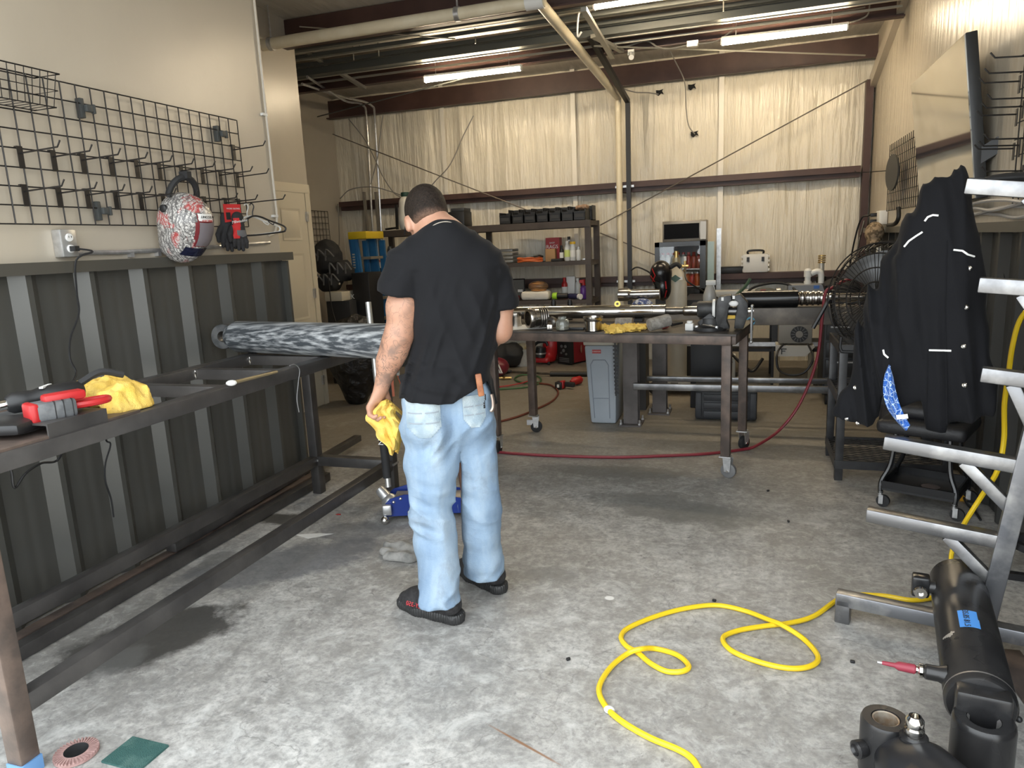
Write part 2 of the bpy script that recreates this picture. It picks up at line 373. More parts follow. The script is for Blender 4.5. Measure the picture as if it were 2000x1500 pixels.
for i in range(4):
    a, b_ = seams[i], seams[i+1]; ph = i*1.7
    def fn(u, v, a=a, b_=b_, ph=ph):
        x = a+(b_-a)*u; z = .0+3.5*v; e = min(u, 1-u)*(b_-a)
        d = .012*math.sin(x*9+ph+.6*math.sin(z*1.3+ph))+.007*math.sin(x*23+1.3*math.sin(z*.9+x))*(.5+.5*math.sin(z*2.1+x*3))+.004*math.sin(x*57+2*math.sin(z*1.7))
        for zg in (1.0, 2.11, 3.3): d -= .012*math.exp(-((z-zg)/.12)**2)
        return Vec((x, YB-.02-d*min(1, e/.15)-.02*min(1, e/.25), z))
    MB().grid(fn, int((b_-a)*34), 60).build('insulation_sheet', m, wb)
strip = mat('white seam tape', (.74, .70, .62), .35)
for x in seams[1:4]: MB().box((x, YB-.07, 1.75), (.055, .012, 3.5)).build('seam_strip', strip, wb)
for (x, z0, z1) in ((aY(1403, 560, 8.6).x, .78, 1.55),): MB().box((x, 8.62, (z0+z1)/2), (.05, .012, z1-z0)).build('furring_strip', galv, wb)
for z, x0 in ((2.13, XF+.08), (1.03, XF+.08)):
    pr = [(0, .0), (-.20, .0), (-.20, .065), (-.19, .065), (-.19, .01), (-.05, .01), (-.05, -.065), (-.16, -.065), (-.16, -.055), (0, -.055)]
    g = MB(); x1 = XR-.12
    g.box(((x0+x1)/2, YB-.115, z), (x1-x0, .17, .006)); g.box(((x0+x1)/2, YB-.2, z-.03), (x1-x0, .008, .065)); g.box(((x0+x1)/2, YB-.15, z-.075), (x1-x0, .008, .07)); g.box(((x0+x1)/2, YB-.10, z-.108), (x1-x0, .10, .006))
    g.build('girt', brown, wb)
MB().box((XR-.06, YB-.09, 1.5), (.07, .10, 3.0)).build('corner_post', brown, wb)
for nm, (x0, y0), (x1, y1), yy in (('brace_rod', (650, 262), (1085, 432), 8.55), ('brace_rod', (1694, 157), (1172, 440), 8.55), ('brace_rod', (1172, 455), (1285, 500), 8.60)):
    MB().cyl(aY(x0, y0, yy), aY(x1, y1, yy), .0075, n=6).build(nm, mat('dull rod', (.16, .14, .12), .5, .5), wb)
hole = mat('dark torn hole', (.01, .01, .01), .9)
for (px, py) in ((1288, 181), (1351, 170), (1356, 262)):
    p = aY(px, py, YB-.06); MB().prism([(-.035, -.02), (-.01, -.035), (.02, -.01), (.05, -.025), (.03, .015), (.045, .035), (0, .025), (-.04, .03)], p, (1, 0, 0), (0, 0, 1), .004).build('torn_hole', hole, wb)
# loose cables hanging on the back wall
cab = mat('grey cable', (.20, .19, .17), .5)
def cable(name, pts, r, ma, parent, n=8): return MB().tube(spl(pts, n), r, 6).build(name, ma, parent)
for pts in ([(1307, 95), (1318, 118), (1337, 160), (1340, 210), (1345, 245), (1357, 262)], [(1215, 173), (1240, 180), (1265, 181), (1286, 184)], [(925, 226), (905, 265), (880, 320), (852, 352), (830, 376)],
            [(681, 232), (712, 272), (733, 312), (748, 345), (768, 375), (782, 385)], [(748, 225), (742, 270), (737, 310), (724, 360)], [(664, 388), (685, 370), (725, 365), (760, 373), (785, 382)], [(660, 398), (662, 440), (662, 480), (655, 520)]):
    cable('loose_cable', [aY(x, y, 8.55) for x, y in pts], .007, cab, wb)
# --- ceiling with beams, overhead door rails
m, t, b = nt('ceiling insulation'); c = coords(t, (3, .5, 1)); n1 = noise(t, c, 6, 4, .5, .4)
t.links.new(ramp(t, n1, [(.3, (.44, .41, .36)), (.7, (.55, .52, .46))]), b.inputs['Base Color']); b.inputs['Roughness'].default_value = .35; bumpn(t, b, n1, .6, .02)
ce = MB(); ce.add([(XF-.2, YF-.2, ceil_z(YF)), (XR+.2, YF-.2, ceil_z(YF)), (XR+.2, YB+.2, ceil_z(YB)), (XF-.2, YB+.2, ceil_z(YB)), (XF-.2, YF-.2, ceil_z(YF)+.12), (XR+.2, YF-.2, ceil_z(YF)+.12), (XR+.2, YB+.2, ceil_z(YB)+.12), (XF-.2, YB+.2, ceil_z(YB)+.12)],
    [(0, 1, 2, 3), (7, 6, 5, 4), (0, 4, 5, 1), (1, 5, 6, 2), (2, 6, 7, 3), (3, 7, 4, 0)])
ce = struct('ceiling', ce, m)
for (y, zb, h) in ((8.74, 3.20, .23), (7.42, 3.245, .24), (5.98, 3.29, .25), (4.5, 3.36, .22), (3.0, 3.4, .22)):
    g = MB(); g.box(((XF+XR)/2, y, zb+h/2), (XR-XF, .012, h)); g.box(((XF+XR)/2, y-.035, zb+.006), (XR-XF, .08, .012)); g.box(((XF+XR)/2, y+.03, zb+h-.006), (XR-XF, .07, .012)); g.build('beam', brown, ce)
drk = mat('dark grey painted steel', (.085, .09, .085), .45, .3); lit = mat('grey galvanised strut', (.36, .35, .31), .35, .6)
def xbar(nm, py700, y, hh, dd, ma):
    p = aY(700, py700, y); g = MB(); g.box(((XF+XR)/2, y, p.z), (XR-XF-.1, dd, hh)); return g.build(nm, ma, ce)
for py, y, hh, dd, ma in ((78, 6.22, .045, .05, drk), (96, 6.5, .035, .05, drk), (113, 6.8, .035, .05, drk), (129, 6.95, .07, .10, drk), (86, 6.28, .012, .03, lit), (101, 6.55, .012, .03, lit), (117, 6.86, .012, .03, lit), (139, 7.02, .025, .03, lit), (151, 7.2, .018, .02, lit)):
    xbar('door_track_strut', py, y, hh, dd, ma)
for pts, y0, y1 in (((608, 95), 6.3, 0), ((700, 150), 0, 0)): pass
for (x0, y0), (x1, y1), Y0, Y1 in (((600, 100), (640, 128), 6.4, 6.95), ((662, 141), (712, 172), 7.0, 7.38), ((1140, 18), (1196, 112), 5.75, 7.35), ((1158, 70), (1215, 100), 6.6, 7.3)):
    g = MB(); g.bar(aY(x0, y0, Y0), aY(x1, y1, Y1), .045, .03); g.build('hanger_angle', lit, ce)
for (x, y0, y1, yy) in ((740, 12, 110, 6.6), (752, 14, 60, 6.3), (691, 72, 118, 6.7), (703, 75, 95, 6.5), (929, 20, 85, 6.7), (1090, 10, 60, 6.4), (1413, -5, 22, 6.6)):
    a = aY(x, y1, yy); MB().cyl(a, (a.x, a.y, ceil_z(a.y)), .006, n=6).build('hanger_rod', lit, ce)
MB().cyl(aY(585, 52, 5.9), aY(890, 76, 6.1), .006, n=6).build('brace_rod', lit, ce); MB().cyl(aY(1160, 90, 7.0), aY(1690, 108, 8.4), .008, n=6).build('brace_rod', lit, ce)
MB().cyl(aY(620, 228, 8.0), aY(945, 143, 7.3), .007, n=6).build('brace_rod', drk, ce)
# diagonal knee brace and top plate on the right wall
MB().bar((XR-.03, 8.78, 2.98), (XR-.03, 7.0, 3.46), .06, .13).build('knee_brace', paint, wr)
# --- PVC pipe and black pipe along the ceiling and down the back wall
pvc = mat('cream pvc', (.72, .65, .49), .34, 0, (.66, .58, .42), 6)
A = aY(505, 92, 5.62); A = aX(503, 94, -3.9); A = Vec((-4.06, 5.62, aY(560, 81, 5.62).z)); Bp = aY(1052, 2, 5.62)
th = thing('pvc_pipe', 'cream plastic drain pipe crossing under the ceiling and dropping down the back wall', 'pipe', (Bp.x, 8.6, 0))
D1 = aY(1207, 190, 8.60)
MB().cyl(A, Bp+Vec((.05, 0, 0)), .048, n=18).build('ceiling_run', pvc, th)
MB().lathe(Bp-Vec((.10, 0, 0)), (1, 0, 0), [(.056, 0), (.056, .14)], 18).build('elbow', white, th)
MB().tube([Bp, (Bp+D1)/2, D1], .043, 16).build('sloping_run', pvc, th)
MB().cyl(D1+Vec((0, 0, .04)), (D1.x, 8.60, .1), .036, n=16).build('wall_run', pvc, th)
for px, z in ((530, 0), (893, 0)): 
    p = aY(px, 85 if px < 600 else 16, 5.62); p = Vec((p.x, 5.62, A.z+(Bp.z-A.z)*(p.x-A.x)/(Bp.x-A.x)))
    MB().lathe(p-Vec((.02, 0, 0)), (1, 0, 0), [(.054, 0), (.054, .04)], 18).cyl(p+Vec((0, 0, .05)), (p.x, p.y, ceil_z(p.y)), .008, n=6).build('pipe_strap', galv, th)
for z in (2.08, .98): MB().box((D1.x, 8.645, z), (.11, .012, .025)).build('clamp', galv, th)
bs = mat('black strut', (.025, .025, .027), .45, .3)
E1 = aY(1226, 198, 8.60); E0 = aY(1152, 70, 6.9)
th = thing('black_pipe', 'black square pipe beside the cream pipe on the back wall', 'pipe', (E1.x, 8.60, .1))
MB().bar(E0, E1, .05, .05).build('sloping_run', bs, th); MB().box((E1.x, 8.60, E1.z/2+.1), (.05, .05, E1.z-.2)).build('wall_run', bs, th)
for z in (2.08, .98): MB().box((E1.x, 8.632, z), (.11, .012, .025)).build('clamp', galv, th)
# conduits on the far left
for i, (px0, px1) in enumerate(((717, 728), (733, 745))):
    a = aY(px0, 245, 8.6); zt = aY(px0-9, 205, 8.6); th = [aY(600-10*i, 150+14*i, 6.9), aY(672, 196-6*i, 8.1), zt, a, aY(px1, 455, 8.6), Vec((aY(px1, 455, 8.6).x, 8.6, .9))]
    one('conduit', MB().tube(spl(th, 6), .014, 8), galv, ('left' if i == 0 else 'right')+' one of two bent steel conduits rising behind the tall shelf', 'conduit')
for i, px in enumerate((711, 734)):
    p = aY(px, 375, 8.58); q = aY(px+6, 455, 8.58); g = MB().bar(p, (p.x, p.y, 1.2), .035, .03, (1, 0, 0)); one('strut_channel', g, mat('slotted grey strut', (.22, .20, .17), .5, .3), ('left' if i == 0 else 'right')+' one of two slotted strut channels standing against the conduits', 'strut')
# --- ribbed metal wainscot
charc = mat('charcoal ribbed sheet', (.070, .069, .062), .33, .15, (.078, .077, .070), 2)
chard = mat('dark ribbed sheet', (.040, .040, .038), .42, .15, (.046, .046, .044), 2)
def rib_prof(s):                                   # height of an R panel across its 12 inch module
    q = s % .3048
    if q < .05: return .038*q/.05
    if q < .075: return .038
    if q < .125: return .038*(1-(q-.075)/.05)
    for cc in (.185, .245):
        if abs(q-cc) < .022: return .0016*min(1, (.022-abs(q-cc))/.010)
    return 0
def rib_panel(parent, x, sgn, y0, y1, z1, ma, off):
    ys = []; 
    k = math.floor((y0-off)/.3048)
    for i in range(k, k+6):
        for q in (0, .05, .075, .125, .163, .173, .197, .207, .223, .233, .257, .267):
            y = off+i*.3048+q
            if y0 < y < y1: ys.append(y)
    ys = [y0]+ys+[y1]; g = MB(); n = len(ys)
    vs = [Vec((x+sgn*(.004+rib_prof(y-off)), y, z)) for z in (0.005, z1) for y in ys]
    g.add(vs, [(i, i+1, n+i+1, n+i) if sgn > 0 else (i+1, i, n+i, n+i+1) for i in range(n-1)])
    return g.build('ribbed_panel', ma, parent, ang=12)
y = YF
while y < YL-.01:
    y2 = min(y+.9144, YL); rib_panel(wl, XL, 1, y, y2, 1.455, charc, 2.148); y = y2
cap = mat('dark brown grey trim', (.085, .080, .068), .4, .2)
MB().box((XL+.03, (YF+YL+.04)/2, 1.468), (.075, YL+.04-YF, .05)).build('cap_trim', cap, wl)
MB().box((XL+.022, YL-.0, .72), (.05, .02, 1.44)).build('end_trim', charc, wl)
y = YF
while y < 8.6:
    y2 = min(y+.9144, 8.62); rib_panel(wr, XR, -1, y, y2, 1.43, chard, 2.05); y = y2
MB().box((XR-.035, (YF+8.62)/2, 1.455), (.08, 8.62-YF, .05)).build('cap_trim', cap, wr)
# --- six panel door on the recessed wall
dm = mat('cream door paint', (.60, .545, .43), .35); 
dyc = aX(597, 378, XD).y; y0d, y1d = dyc-.07-.86, dyc-.07; ztd = 2.03
do = MB().box((XD+.012, (y0d+y1d)/2, ztd/2+.005), (.035, y1d-y0d, ztd)).build('door_1', dm); do['kind'] = 'structure'
wdt = y1d-y0d
for (u0, u1) in ((.12, .46), (.54, .88)):
    for (v0, v1) in ((.07, .36), (.43, .73), (.79, .93)):
        ya, yb, za, zb = y0d+wdt*u0, y0d+wdt*u1, ztd*v0, ztd*v1
        g = MB(); vs = []; 
        for (ins, dx) in ((0, .0305), (.02, .024), (.045, .036)): vs += [(XD+dx, ya+ins, za+ins), (XD+dx, yb-ins, za+ins), (XD+dx, yb-ins, zb-ins), (XD+dx, ya+ins, zb-ins)]
        fs = [(4*r+k, 4*r+(k+1) % 4, 4*r+4+(k+1) % 4, 4*r+4+k) for r in range(2) for k in range(4)]+[(8, 9, 10, 11)]
        g.add([(v[0]+.004, v[1], v[2]) for v in vs], fs); g.build('door_panel', dm, do)
for z in (.25, 1.1, 1.82): MB().box((XD+.035, y1d+.005, z), (.02, .03, .09)).build('hinge', galv, do)
MB().box((XD+.012, y1d+.045, ztd/2+.02), (.04, .075, ztd+.10)).build('door_frame_jamb', dm, do); MB().box((XD+.012, (y0d+y1d)/2+.02, ztd+.045), (.045, wdt+.13, .08)).build('door_frame_head', dm, do); MB().box((XD+.012, y0d-.045, ztd/2), (.04, .075, ztd)).build('door_frame_jamb', dm, do)
# --- LED ceiling lights
led = mat('warm led lens', (1, .82, .56), .4, emit=64)
def led_light(px0, py0, px1, py1, y, label):
    a, b_ = aY(px0, py0, y), aY(px1, py1, y); z = (a.z+b_.z)/2; a.z = b_.z = z
    th = thing('ceiling_light', label, 'light', ((a.x+b_.x)/2, y, z), 'ceiling light strips')
    MB().bar(a+Vec((0, 0, .035)), b_+Vec((0, 0, .024)), .055, .022).build('housing', white, th, bevel=.005)
    MB().lathe(a, b_-a, [(.024, 0), (.024, (b_-a).length)], 16).build('lens', led, th)
    for p in (a, b_):
        q = p+(b_-a)*(.12 if p is a else -.12); MB().cyl(q+Vec((0, 0, .04)), (q.x, q.y, ceil_z(y)), .003, n=5).build('hanging_wire', galv, th)
    for p in (a, b_): MB().box(p+Vec((0, 0, .005)), (.012, .056, .058)).build('end_cap', white, th)
led_light(830, 156, 1018, 134, 7.24, 'lit strip light in front of the brown beam above the worker')
led_light(1409, 84, 1655, 52, 7.24, 'lit strip light with a cord near the right wall')
led_light(1160, 8, 1400, -18, 6.1, 'lit strip light cut off by the top edge beside the sloping pipe')
# light cord and junction box of the right strip
cable('light_cord', [aY(x, y, 7.3) for x, y in ((1190, 96), (1225, 90), (1262, 80), (1285, 92), (1308, 95), (1345, 88))], .008, cab, ce)
MB().box(aY(1353, 86, 7.3), (.10, .06, .05)).build('junction_box', galv, ce)
cable('light_cord', [aY(x, y, 7.25) for x, y in ((1362, 86), (1400, 80), (1430, 60), (1455, 48), (1600, 30), (1690, 14))], .007, cab, ce)
cable('light_cord', [aY(x, y, 7.3) for x, y in ((1656, 45), (1680, 38), (1695, 28), (1699, 8))], .007, cab, ce)
cable('light_cord', [aY(x, y, 6.3) for x, y in ((1136, 62), (1128, 70), (1130, 30), (1140, 12), (1160, 8))], .008, white, ce)
one('security_camera', MB().box(aY(1233, 103, 7.35), (.06, .05, .05)).cyl(aY(1233, 106, 7.32), aY(1233, 112, 7.25), .025, n=12), white, 'small white sensor hanging from the brown beam right of the black pipe', 'sensor')
# ================================================================ LEFT WALL GRID AND WHAT HANGS ON IT
GX = XL+.035
gT, gB = aX(461, 235, GX), aX(478, 443, GX); gz1, gz0, gy1 = gT.z, gB.z, gT.y
rows = [gz0+(gz1-gz0)*i/8 for i in range(9)]; gs = .0762
th = thing('wire_grid_panel', 'large black wire grid panel on the left wall above the ribbed sheets', 'grid panel', (GX, 2.6, gz0))
for z in rows: MB().cyl((GX, 1.34, z), (GX, gy1, z), .0032, n=6).build('horizontal_wire', wire, th)
cy = gy1; ncol = 0
while cy > 1.36:
    MB().cyl((GX+.005, cy, gz0), (GX+.005, cy, gz1), .0032, n=6).build('vertical_wire', wire, th); cy -= gs; ncol += 1
brk = mat('dark grey bracket', (.05, .055, .055), .5)
for px, py in ((161, 211), (427, 261), (194, 412)):
    p = aX(px, py, GX); g = MB(); g.box(p+Vec((-.012, 0, 0)), (.03, .022, .085)); g.box(p+Vec((.012, .022, 0)), (.02, .035, .03)); g.box(p+Vec((.014, .045, 0)), (.02, .012, .04)); g.build('wall_bracket', brk, th, bevel=.003)
# gridwall hooks
def hook(px, py, label, L=.20, group='black hooks on the left wire grid'):
    p = aX(px, py, GX+.008); zr = min(rows, key=lambda z: abs(z-p.z-.035)); i = rows.index(zr)
    h = thing('grid_hook', label, 'hook', (GX+.01, p.y, rows[max(i-1, 0)]), group)
    g = MB().box((GX+.009, p.y, zr-.036), (.004, .024, .088)); g.box((GX+.002, p.y, zr+.006), (.016, .024, .004)); g.build('back_plate', wire, h)
    s = (GX+.011, p.y, zr-.02); MB().tube([s, (s[0]+L, p.y, zr-.012), (s[0]+L+.018, p.y, zr+.012)], .0035, 6).build('prong', wire, h)
    return h
upper = [(41, 310), (106, 319), (163, 323), (218, 329), (268, 334), (312, 338), (355, 343), (396, 347), (431, 350), (464, 353)]
lower = [(50, 386), (116, 389), (172, 391), (227, 394), (276, 397), (320, 400), (400, 397), (441, 400), (467, 403)]
ords = ['first', 'second', 'third', 'fourth', 'fifth', 'sixth', 'seventh', 'eighth', 'ninth', 'tenth']
for i, (x, y) in enumerate(upper): hook(x, y, ords[i]+' black hook from the left in the upper hook row of the wire grid')
for i, (x, y) in enumerate(lower): hook(x, y, ords[i]+' black hook from the left in the lower hook row of the wire grid', .30 if i == 8 else .20)
hook(457, 300, 'single black hook above both hook rows at the right edge of the grid')
# wire basket at the top left
p = aX(25, 165, GX); th = thing('wire_basket', 'small black wire basket hooked on the top left of the grid', 'basket', (GX+.02, p.y, p.z-.12))
def rect(g, x0, x1, y0, y1, z, r): g.tube([(x0, y0, z), (x1, y0, z), (x1, y1, z), (x0, y1, z)], r, 5, closed=True)
y0b, y1b, x0b, x1b, zt, zb = p.y-.22, p.y+.09, GX+.012, GX+.15, p.z+.04, p.z-.09
g = MB(); rect(g, x0b, x1b, y0b, y1b, zt, .003); g.build('rim', wire, th); g = MB(); rect(g, x0b, x1b-.02, y0b+.02, y1b-.02, zb, .0025); rect(g, x0b, x1b-.01, y0b+.01, y1b-.01, (zt+zb)/2, .002); g.build('lower_frame', wire, th)
for k in range(9):
    yy = y0b+(y1b-y0b)*(k+.5)/9; MB().tube([(x1b, yy, zt), (x1b-.02, yy*.9+.1*(y0b+y1b)/2, zb), (x0b, yy, zb)], .0018, 5).build('basket_wire', wire, th)
# outlet box with armoured conduit
p = aX(118, 476, XL); th = thing('outlet_box', 'grey metal outlet box with two white sockets on the left wall', 'outlet', (XL, p.y, p.z-.06))
MB().box((XL+.025, p.y, p.z), (.05, .075, .118)).build('box', galv, th, bevel=.004)
MB().box((XL+.052, p.y, p.z), (.004, .072, .115)).build('cover_plate', mat('steel plate', (.45, .45, .44), .35, .6), th, bevel=.001)
for dz in (.024, -.024):
    MB().lathe((XL+.053, p.y, p.z+dz), (1, 0, 0), [(.0175, 0), (.0175, .006), (.015, .008)], 18).build('socket', white, th)
    for dy in (-.006, .006): MB().box((XL+.0615, p.y+dy, p.z+dz+.003), (.002, .002, .008)).build('slot', blk, th)
op = p.copy(); p2 = aX(310, 490, XL+.015)
MB().tube([(XL+.015, p.y+.035, p.z-.04), (XL+.015, p.y+.3, p.z-.045), (XL+.015, 3.25, p.z-.035), (XL+.015, YL-.12, p.z-.012)], .011, 8).build('armoured_conduit', galv, th)
for yy in (p.y+.36, 2.95): MB().box((XL+.012, yy, p.z-.052), (.025, .02, .035)).build('conduit_clip', galv, th)
cpts = [op+Vec((.085, 0, -.024)), op+Vec((.12, .05, -.04)), aX(149, 508, XL+.09), aX(150, 570, XL+.07), aX(154, 612, XL+.07), aX(138, 660, XL+.07), aX(137, 700, XL+.09), aX(149, 728, XL+.1), aX(140, 752, XL+.15), aX(143, 775, XL+.25)]
one('power_cord', MB().tube(spl(cpts, 6), .0045, 6).box(op+Vec((.075, 0, -.024)), (.035, .022, .022)), blk, 'black power cord plugged into the left wall outlet and hanging to the table', 'cord')
one('charger_cord', MB().tube(spl([Vec((-2.54, aX(200, 840, XL+.12).y-.1, .91))]+[aX(x, y, XL+.12) for x, y in ((207, 855), (216, 868), (206, 905), (206, 940), (217, 975), (222, 1010))], 6), .004, 6), blk, 'thin black cord hanging straight below the long table', 'cord')
one('charger_cord', MB().tube(spl([Vec((-2.54, aX(125, 880, XL+.12).y-.1, .91))]+[aX(x, y, XL+.12) for x, y in ((117, 893), (80, 905), (50, 925), (29, 953), (23, 925), (20, 912))], 6), .005, 6), blk, 'short bent black cord below the near end of the long table', 'cord')
# thin conduit down the edge of the wall
ep = [Vec((XL+.012, YL-.012, z)) for z in (3.5, 2.6, 1.95, 1.72)]+[Vec((XL+.012, YL-.05, 1.62)), Vec((XL+.012, YL-.11, 1.6))]
o = one('edge_cable', MB().tube(spl(ep, 4), .008, 8), mat('painted cable', (.55, .50, .42), .4), 'thin painted cable running down the end edge of the near left wall', 'cable')
for z in (2.33, 1.72): MB().box((XL+.01, YL-.03, z), (.02, .045, .015)).build('cable_clip', white, o)
# ---- welding helmet
hp = aX(362, 440, XL+.17); m, t, b = nt('helmet skull graphic'); c = coords(t)
n1 = noise(t, c, 30, 6, .6, 2.2); n2 = noise(t, c, 9, 3, .5, .6)
lines = ramp(t, n1, [(.44, 0), (.49, 1), (.53, 1), (.58, 0)]); colr = mixc(t, ramp(t, n2, [(.54, 0), (.60, 1)]), (.10, .095, .095), (.38, .03, .03))
fur = nn(t, 'ShaderNodeTexWave', Scale=16, Distortion=14, Detail=4); t.links.new(c, fur.inputs[0]); lines = math_(t, 'MAXIMUM', math_(t, 'MULTIPLY', lines, .85), ramp(t, fur.outputs['Fac'], [(.70, 0), (.78, .9)]))
t.links.new(mixc(t, lines, (.56, .54, .51), colr), b.inputs['Base Color']); b.inputs['Roughness'].default_value = .22
th = thing('welding_helmet', 'white welding helmet with red and grey graphics hanging face out on the wire grid', 'helmet', hp-Vec((0, 0, .17)))
fd = Vec((.93, -.12, -.34)).normalized(); fs_ = Vec((0, 0, 1)).cross(fd).normalized(); fu = fd.cross(fs_)      # forward, to its left (image right), up
RH = [[fs_[i], fd[i], fu[i]] for i in range(3)]
S = SDF(hp-Vec((.26, .26, .26)), hp+Vec((.26, .26, .26)), .006)
S.ell(hp+fu*.04-fd*.01, (.118, .140, .118), .01, RH); S.ell(hp-fu*.02+fd*.0, (.112, .138, .13), .05, RH); S.ell(hp-fu*.11-fd*.02, (.088, .105, .085), .05, RH)
hf = S.f.copy(); S.push(lambda X, Y, Z: .0*X); X_, Y_, Z_ = S.all(); loc = [(X_-hp[0])*a[0]+(Y_-hp[1])*a[1]+(Z_-hp[2])*a[2] for a in (fs_, fd, fu)]
S.f = np.maximum(S.f, -(hf+.008)); S.f = np.maximum(S.f, -(loc[1]+.075))
shell = S.mesh('shell', m, th)
decal('lens_bezel', [shell], hp+fd*.05-fs_*.0+fu*.01, fs_, fu, .13, .16, mat('dark red bezel', (.16, .02, .025), .3), th, off=.004, mask=lambda u, v: abs(u)+.25*abs(v) < .5)
decal('ribbed_lens_cover', [shell], hp+fd*.05+fs_*.008-fu*.005, fs_, fu, .095, .12, mat('ribbed grey lens', (.16, .14, .15), .35), th, off=.008)
decal('viewing_window', [shell], hp+fd*.06-fs_*.01-fu*.105, fs_, fu, .12, .05, mat('dark lens', (.01, .012, .03), .06), th, off=.006)
decal('name_plate', [shell], hp+fd*.05+fs_*.0+fu*.078, fs_, fu, .085, .032, white, th, off=.009)
q = hp+fd*.140+fu*.082; text('LINCOLN', .018, q-fd*.0+fu*.001, fs_, fu, blk, th); text('ELECTRIC', .015, q-fu*.017+fd*.004, fs_, fu, red, th)
MB().lathe(hp-fs_*.095+fu*.075-fd*.03, -fs_*.95+fd*.2, [(.019, 0), (.019, .028), (.012, .032)], 16).build('knob', blk, th)
hb = hp+fu*.13-fd*.04; arc = [hb+fs_*.085*math.cos(a)+fu*(.10*math.sin(a)) for a in [math.pi*k/12 for k in range(13)]]
g = MB(); g.tube(arc, .016, 8); g.box(hb+fu*.11, (.05, .03, .035)); g.build('headband', blkm, th)
# ---- glove pair on a card
gp = aX(459, 445, XL+.10); th = thing('work_glove_pair', 'red and black work gloves on a red store card hanging on the grid', 'gloves', gp-Vec((0, 0, .13)))
fe = Vec((.42, .90, 0)).normalized(); ft = Vec((0, 0, 1)); fn_ = fe.cross(ft)   # image right, up, toward camera
MB().prism([(-.055, .03), (.045, .045), (.045, .13), (-.055, .13)], gp-fn_*.0, fe, ft, .003).build('store_card', mat('red card', (.50, .02, .02), .5), th)
MB().prism([(-.045, .045), (-.02, .045), (-.02, .085), (-.045, .085)], gp+fn_*.004, fe, ft, .001).build('card_picture', blk, th)
text('WORK GLOVES', .011, gp+fn_*.005+ft*.105, fe, ft, white, th)
for k, (dx, dn) in enumerate(((-.035, -.022), (.012, .018))):
    S = SDF(gp-Vec((.14, .14, .17)), gp+Vec((.14, .14, .15)), .005); o_ = gp+fe*dx+fn_*dn
    P = lambda a, b_, c_=0: o_+fe*a+ft*b_+fn_*c_
    S.cap(P(0, .055), P(0, -.03), .034, .040, .02, (fn_, .55))
    for j, (fx, L) in enumerate(((-.036, .055), (-.012, .075), (.012, .08), (.034, .065))): S.path([P(fx*.8, -.04), P(fx, -.04-L*.6, .008), P(fx*1.05, -.045-L, .002)], [.014, .012, .010], .006)
    S.path([P(-.038, .0), P(-.062, -.035, .01), P(-.062, -.07, .01)], [.017, .013, .011], .01)
    gl = S.mesh('glove', mat('black glove fabric', (.022, .022, .024), .8, bump=.3, bsc=200), th)
    if k: 
        decal('red_back', [gl], P(-.018, .0), fe, ft, .05, .12, mat('red knit', (.55, .02, .02), .7), gl, .003, mask=lambda u, v: u < .5-abs(v-.2)*.4)
        decal('knuckle_guard', [gl], P(.01, -.04), fe, ft, .065, .05, mat('grey glove pad', (.12, .12, .125), .6), gl, .004, mask=lambda u, v: v > -.35+abs(u)*.5)
        text('Milwaukee', .022, P(-.006, .034, .036), (fe+ft*.15), ft, white, gl)
        decal('cuff', [gl], P(0, .07), fe, ft, .075, .035, blkm, gl, .004)
# ---- hangers
hk = aX(484, 402, XL+.06)
for k, (ma, lab, dx, dn) in enumerate(((white, 'white plastic clothes hanger behind the black one on the grid hook', 0, -.02), (blk, 'black plastic clothes hanger in front on the grid hook', .018, .012))):
    o_ = hk+fe*dx+fn_*dn-ft*.01; P = lambda a, b_: o_+fe*a+ft*b_
    h = thing('clothes_hanger', lab, 'hanger', P(0, -.17), 'hangers on the grid')
    MB().tube(spl([P(-.012, .012), P(-.006, .022), P(.006, .02), P(.012, .005), P(.006, -.012), P(.0, -.03), P(.0, -.05)], 5), .0035, 6).build('hook', ma, h)
    MB().tube(spl([P(-.0, -.05), P(-.05, -.075), P(-.10, -.12), P(-.118, -.145), P(-.11, -.158), P(0, -.160), P(.17, -.145), P(.20, -.135), P(.195, -.11), P(.10, -.075), P(.05, -.055)], 6, closed=True), .0055, 6, closed=True).build('frame', ma, h)
    g = MB(); g.tube(spl([P(.095, -.075), P(.10, -.085), P(.125, -.10), P(.13, -.092)], 4), .003, 5); g.build('strap_notch', ma, h)
# ================================================================ LONG STEEL TABLE FRAME, LEFT
TX0, TX1, TY0, TY1, TZ = -2.54, -2.02, 1.31, 3.68, .965
th = thing('steel_table_frame', 'long bare steel table frame standing along the ribbed left wall', 'table', ((TX0+TX1)/2, (TY0+TY1)/2, 0))
W = .06
for x in (TX0, TX1):
    for y in (TY0, TY1):
        lg = MB().box((x, y, TZ/2), (W, W, TZ)).build('leg', steel if y > 2 else steelrust, th, bevel=.005)
        if x == TX1 and y == TY0: MB().box((x+.004, y-.002, .024), (W+.004, W+.004, .045)).build('blue_tape', mat('blue tape', (.10, .22, .42), .6), lg)
        MB().box((x, y, .22), (W+.01, W+.01, .012)).build('weld_bead', galv, lg) if y > 2 else None
for x in (TX0, TX1): MB().bar((x, TY0-.03, TZ-.0275), (x, TY1+.03, TZ-.0275), W+.004, .055).build('top_rail', steel, th, bevel=.004)
for x in (TX0, TX1): MB().bar((x, TY0+.02, .215), (x, TY1-.02, .215), W-.006, .06).build('lower_rail', steel, th, bevel=.004)
for y in (TY0, TY1): MB().bar((TX0, y, TZ-.028), (TX1, y, TZ-.028), W, .05).build('end_rail', steel, th, bevel=.004); 
MB().bar((TX0, TY1, .215), (TX1, TY1, .215), W, .06).build('lower_end_rail', steel, th, bevel=.004)
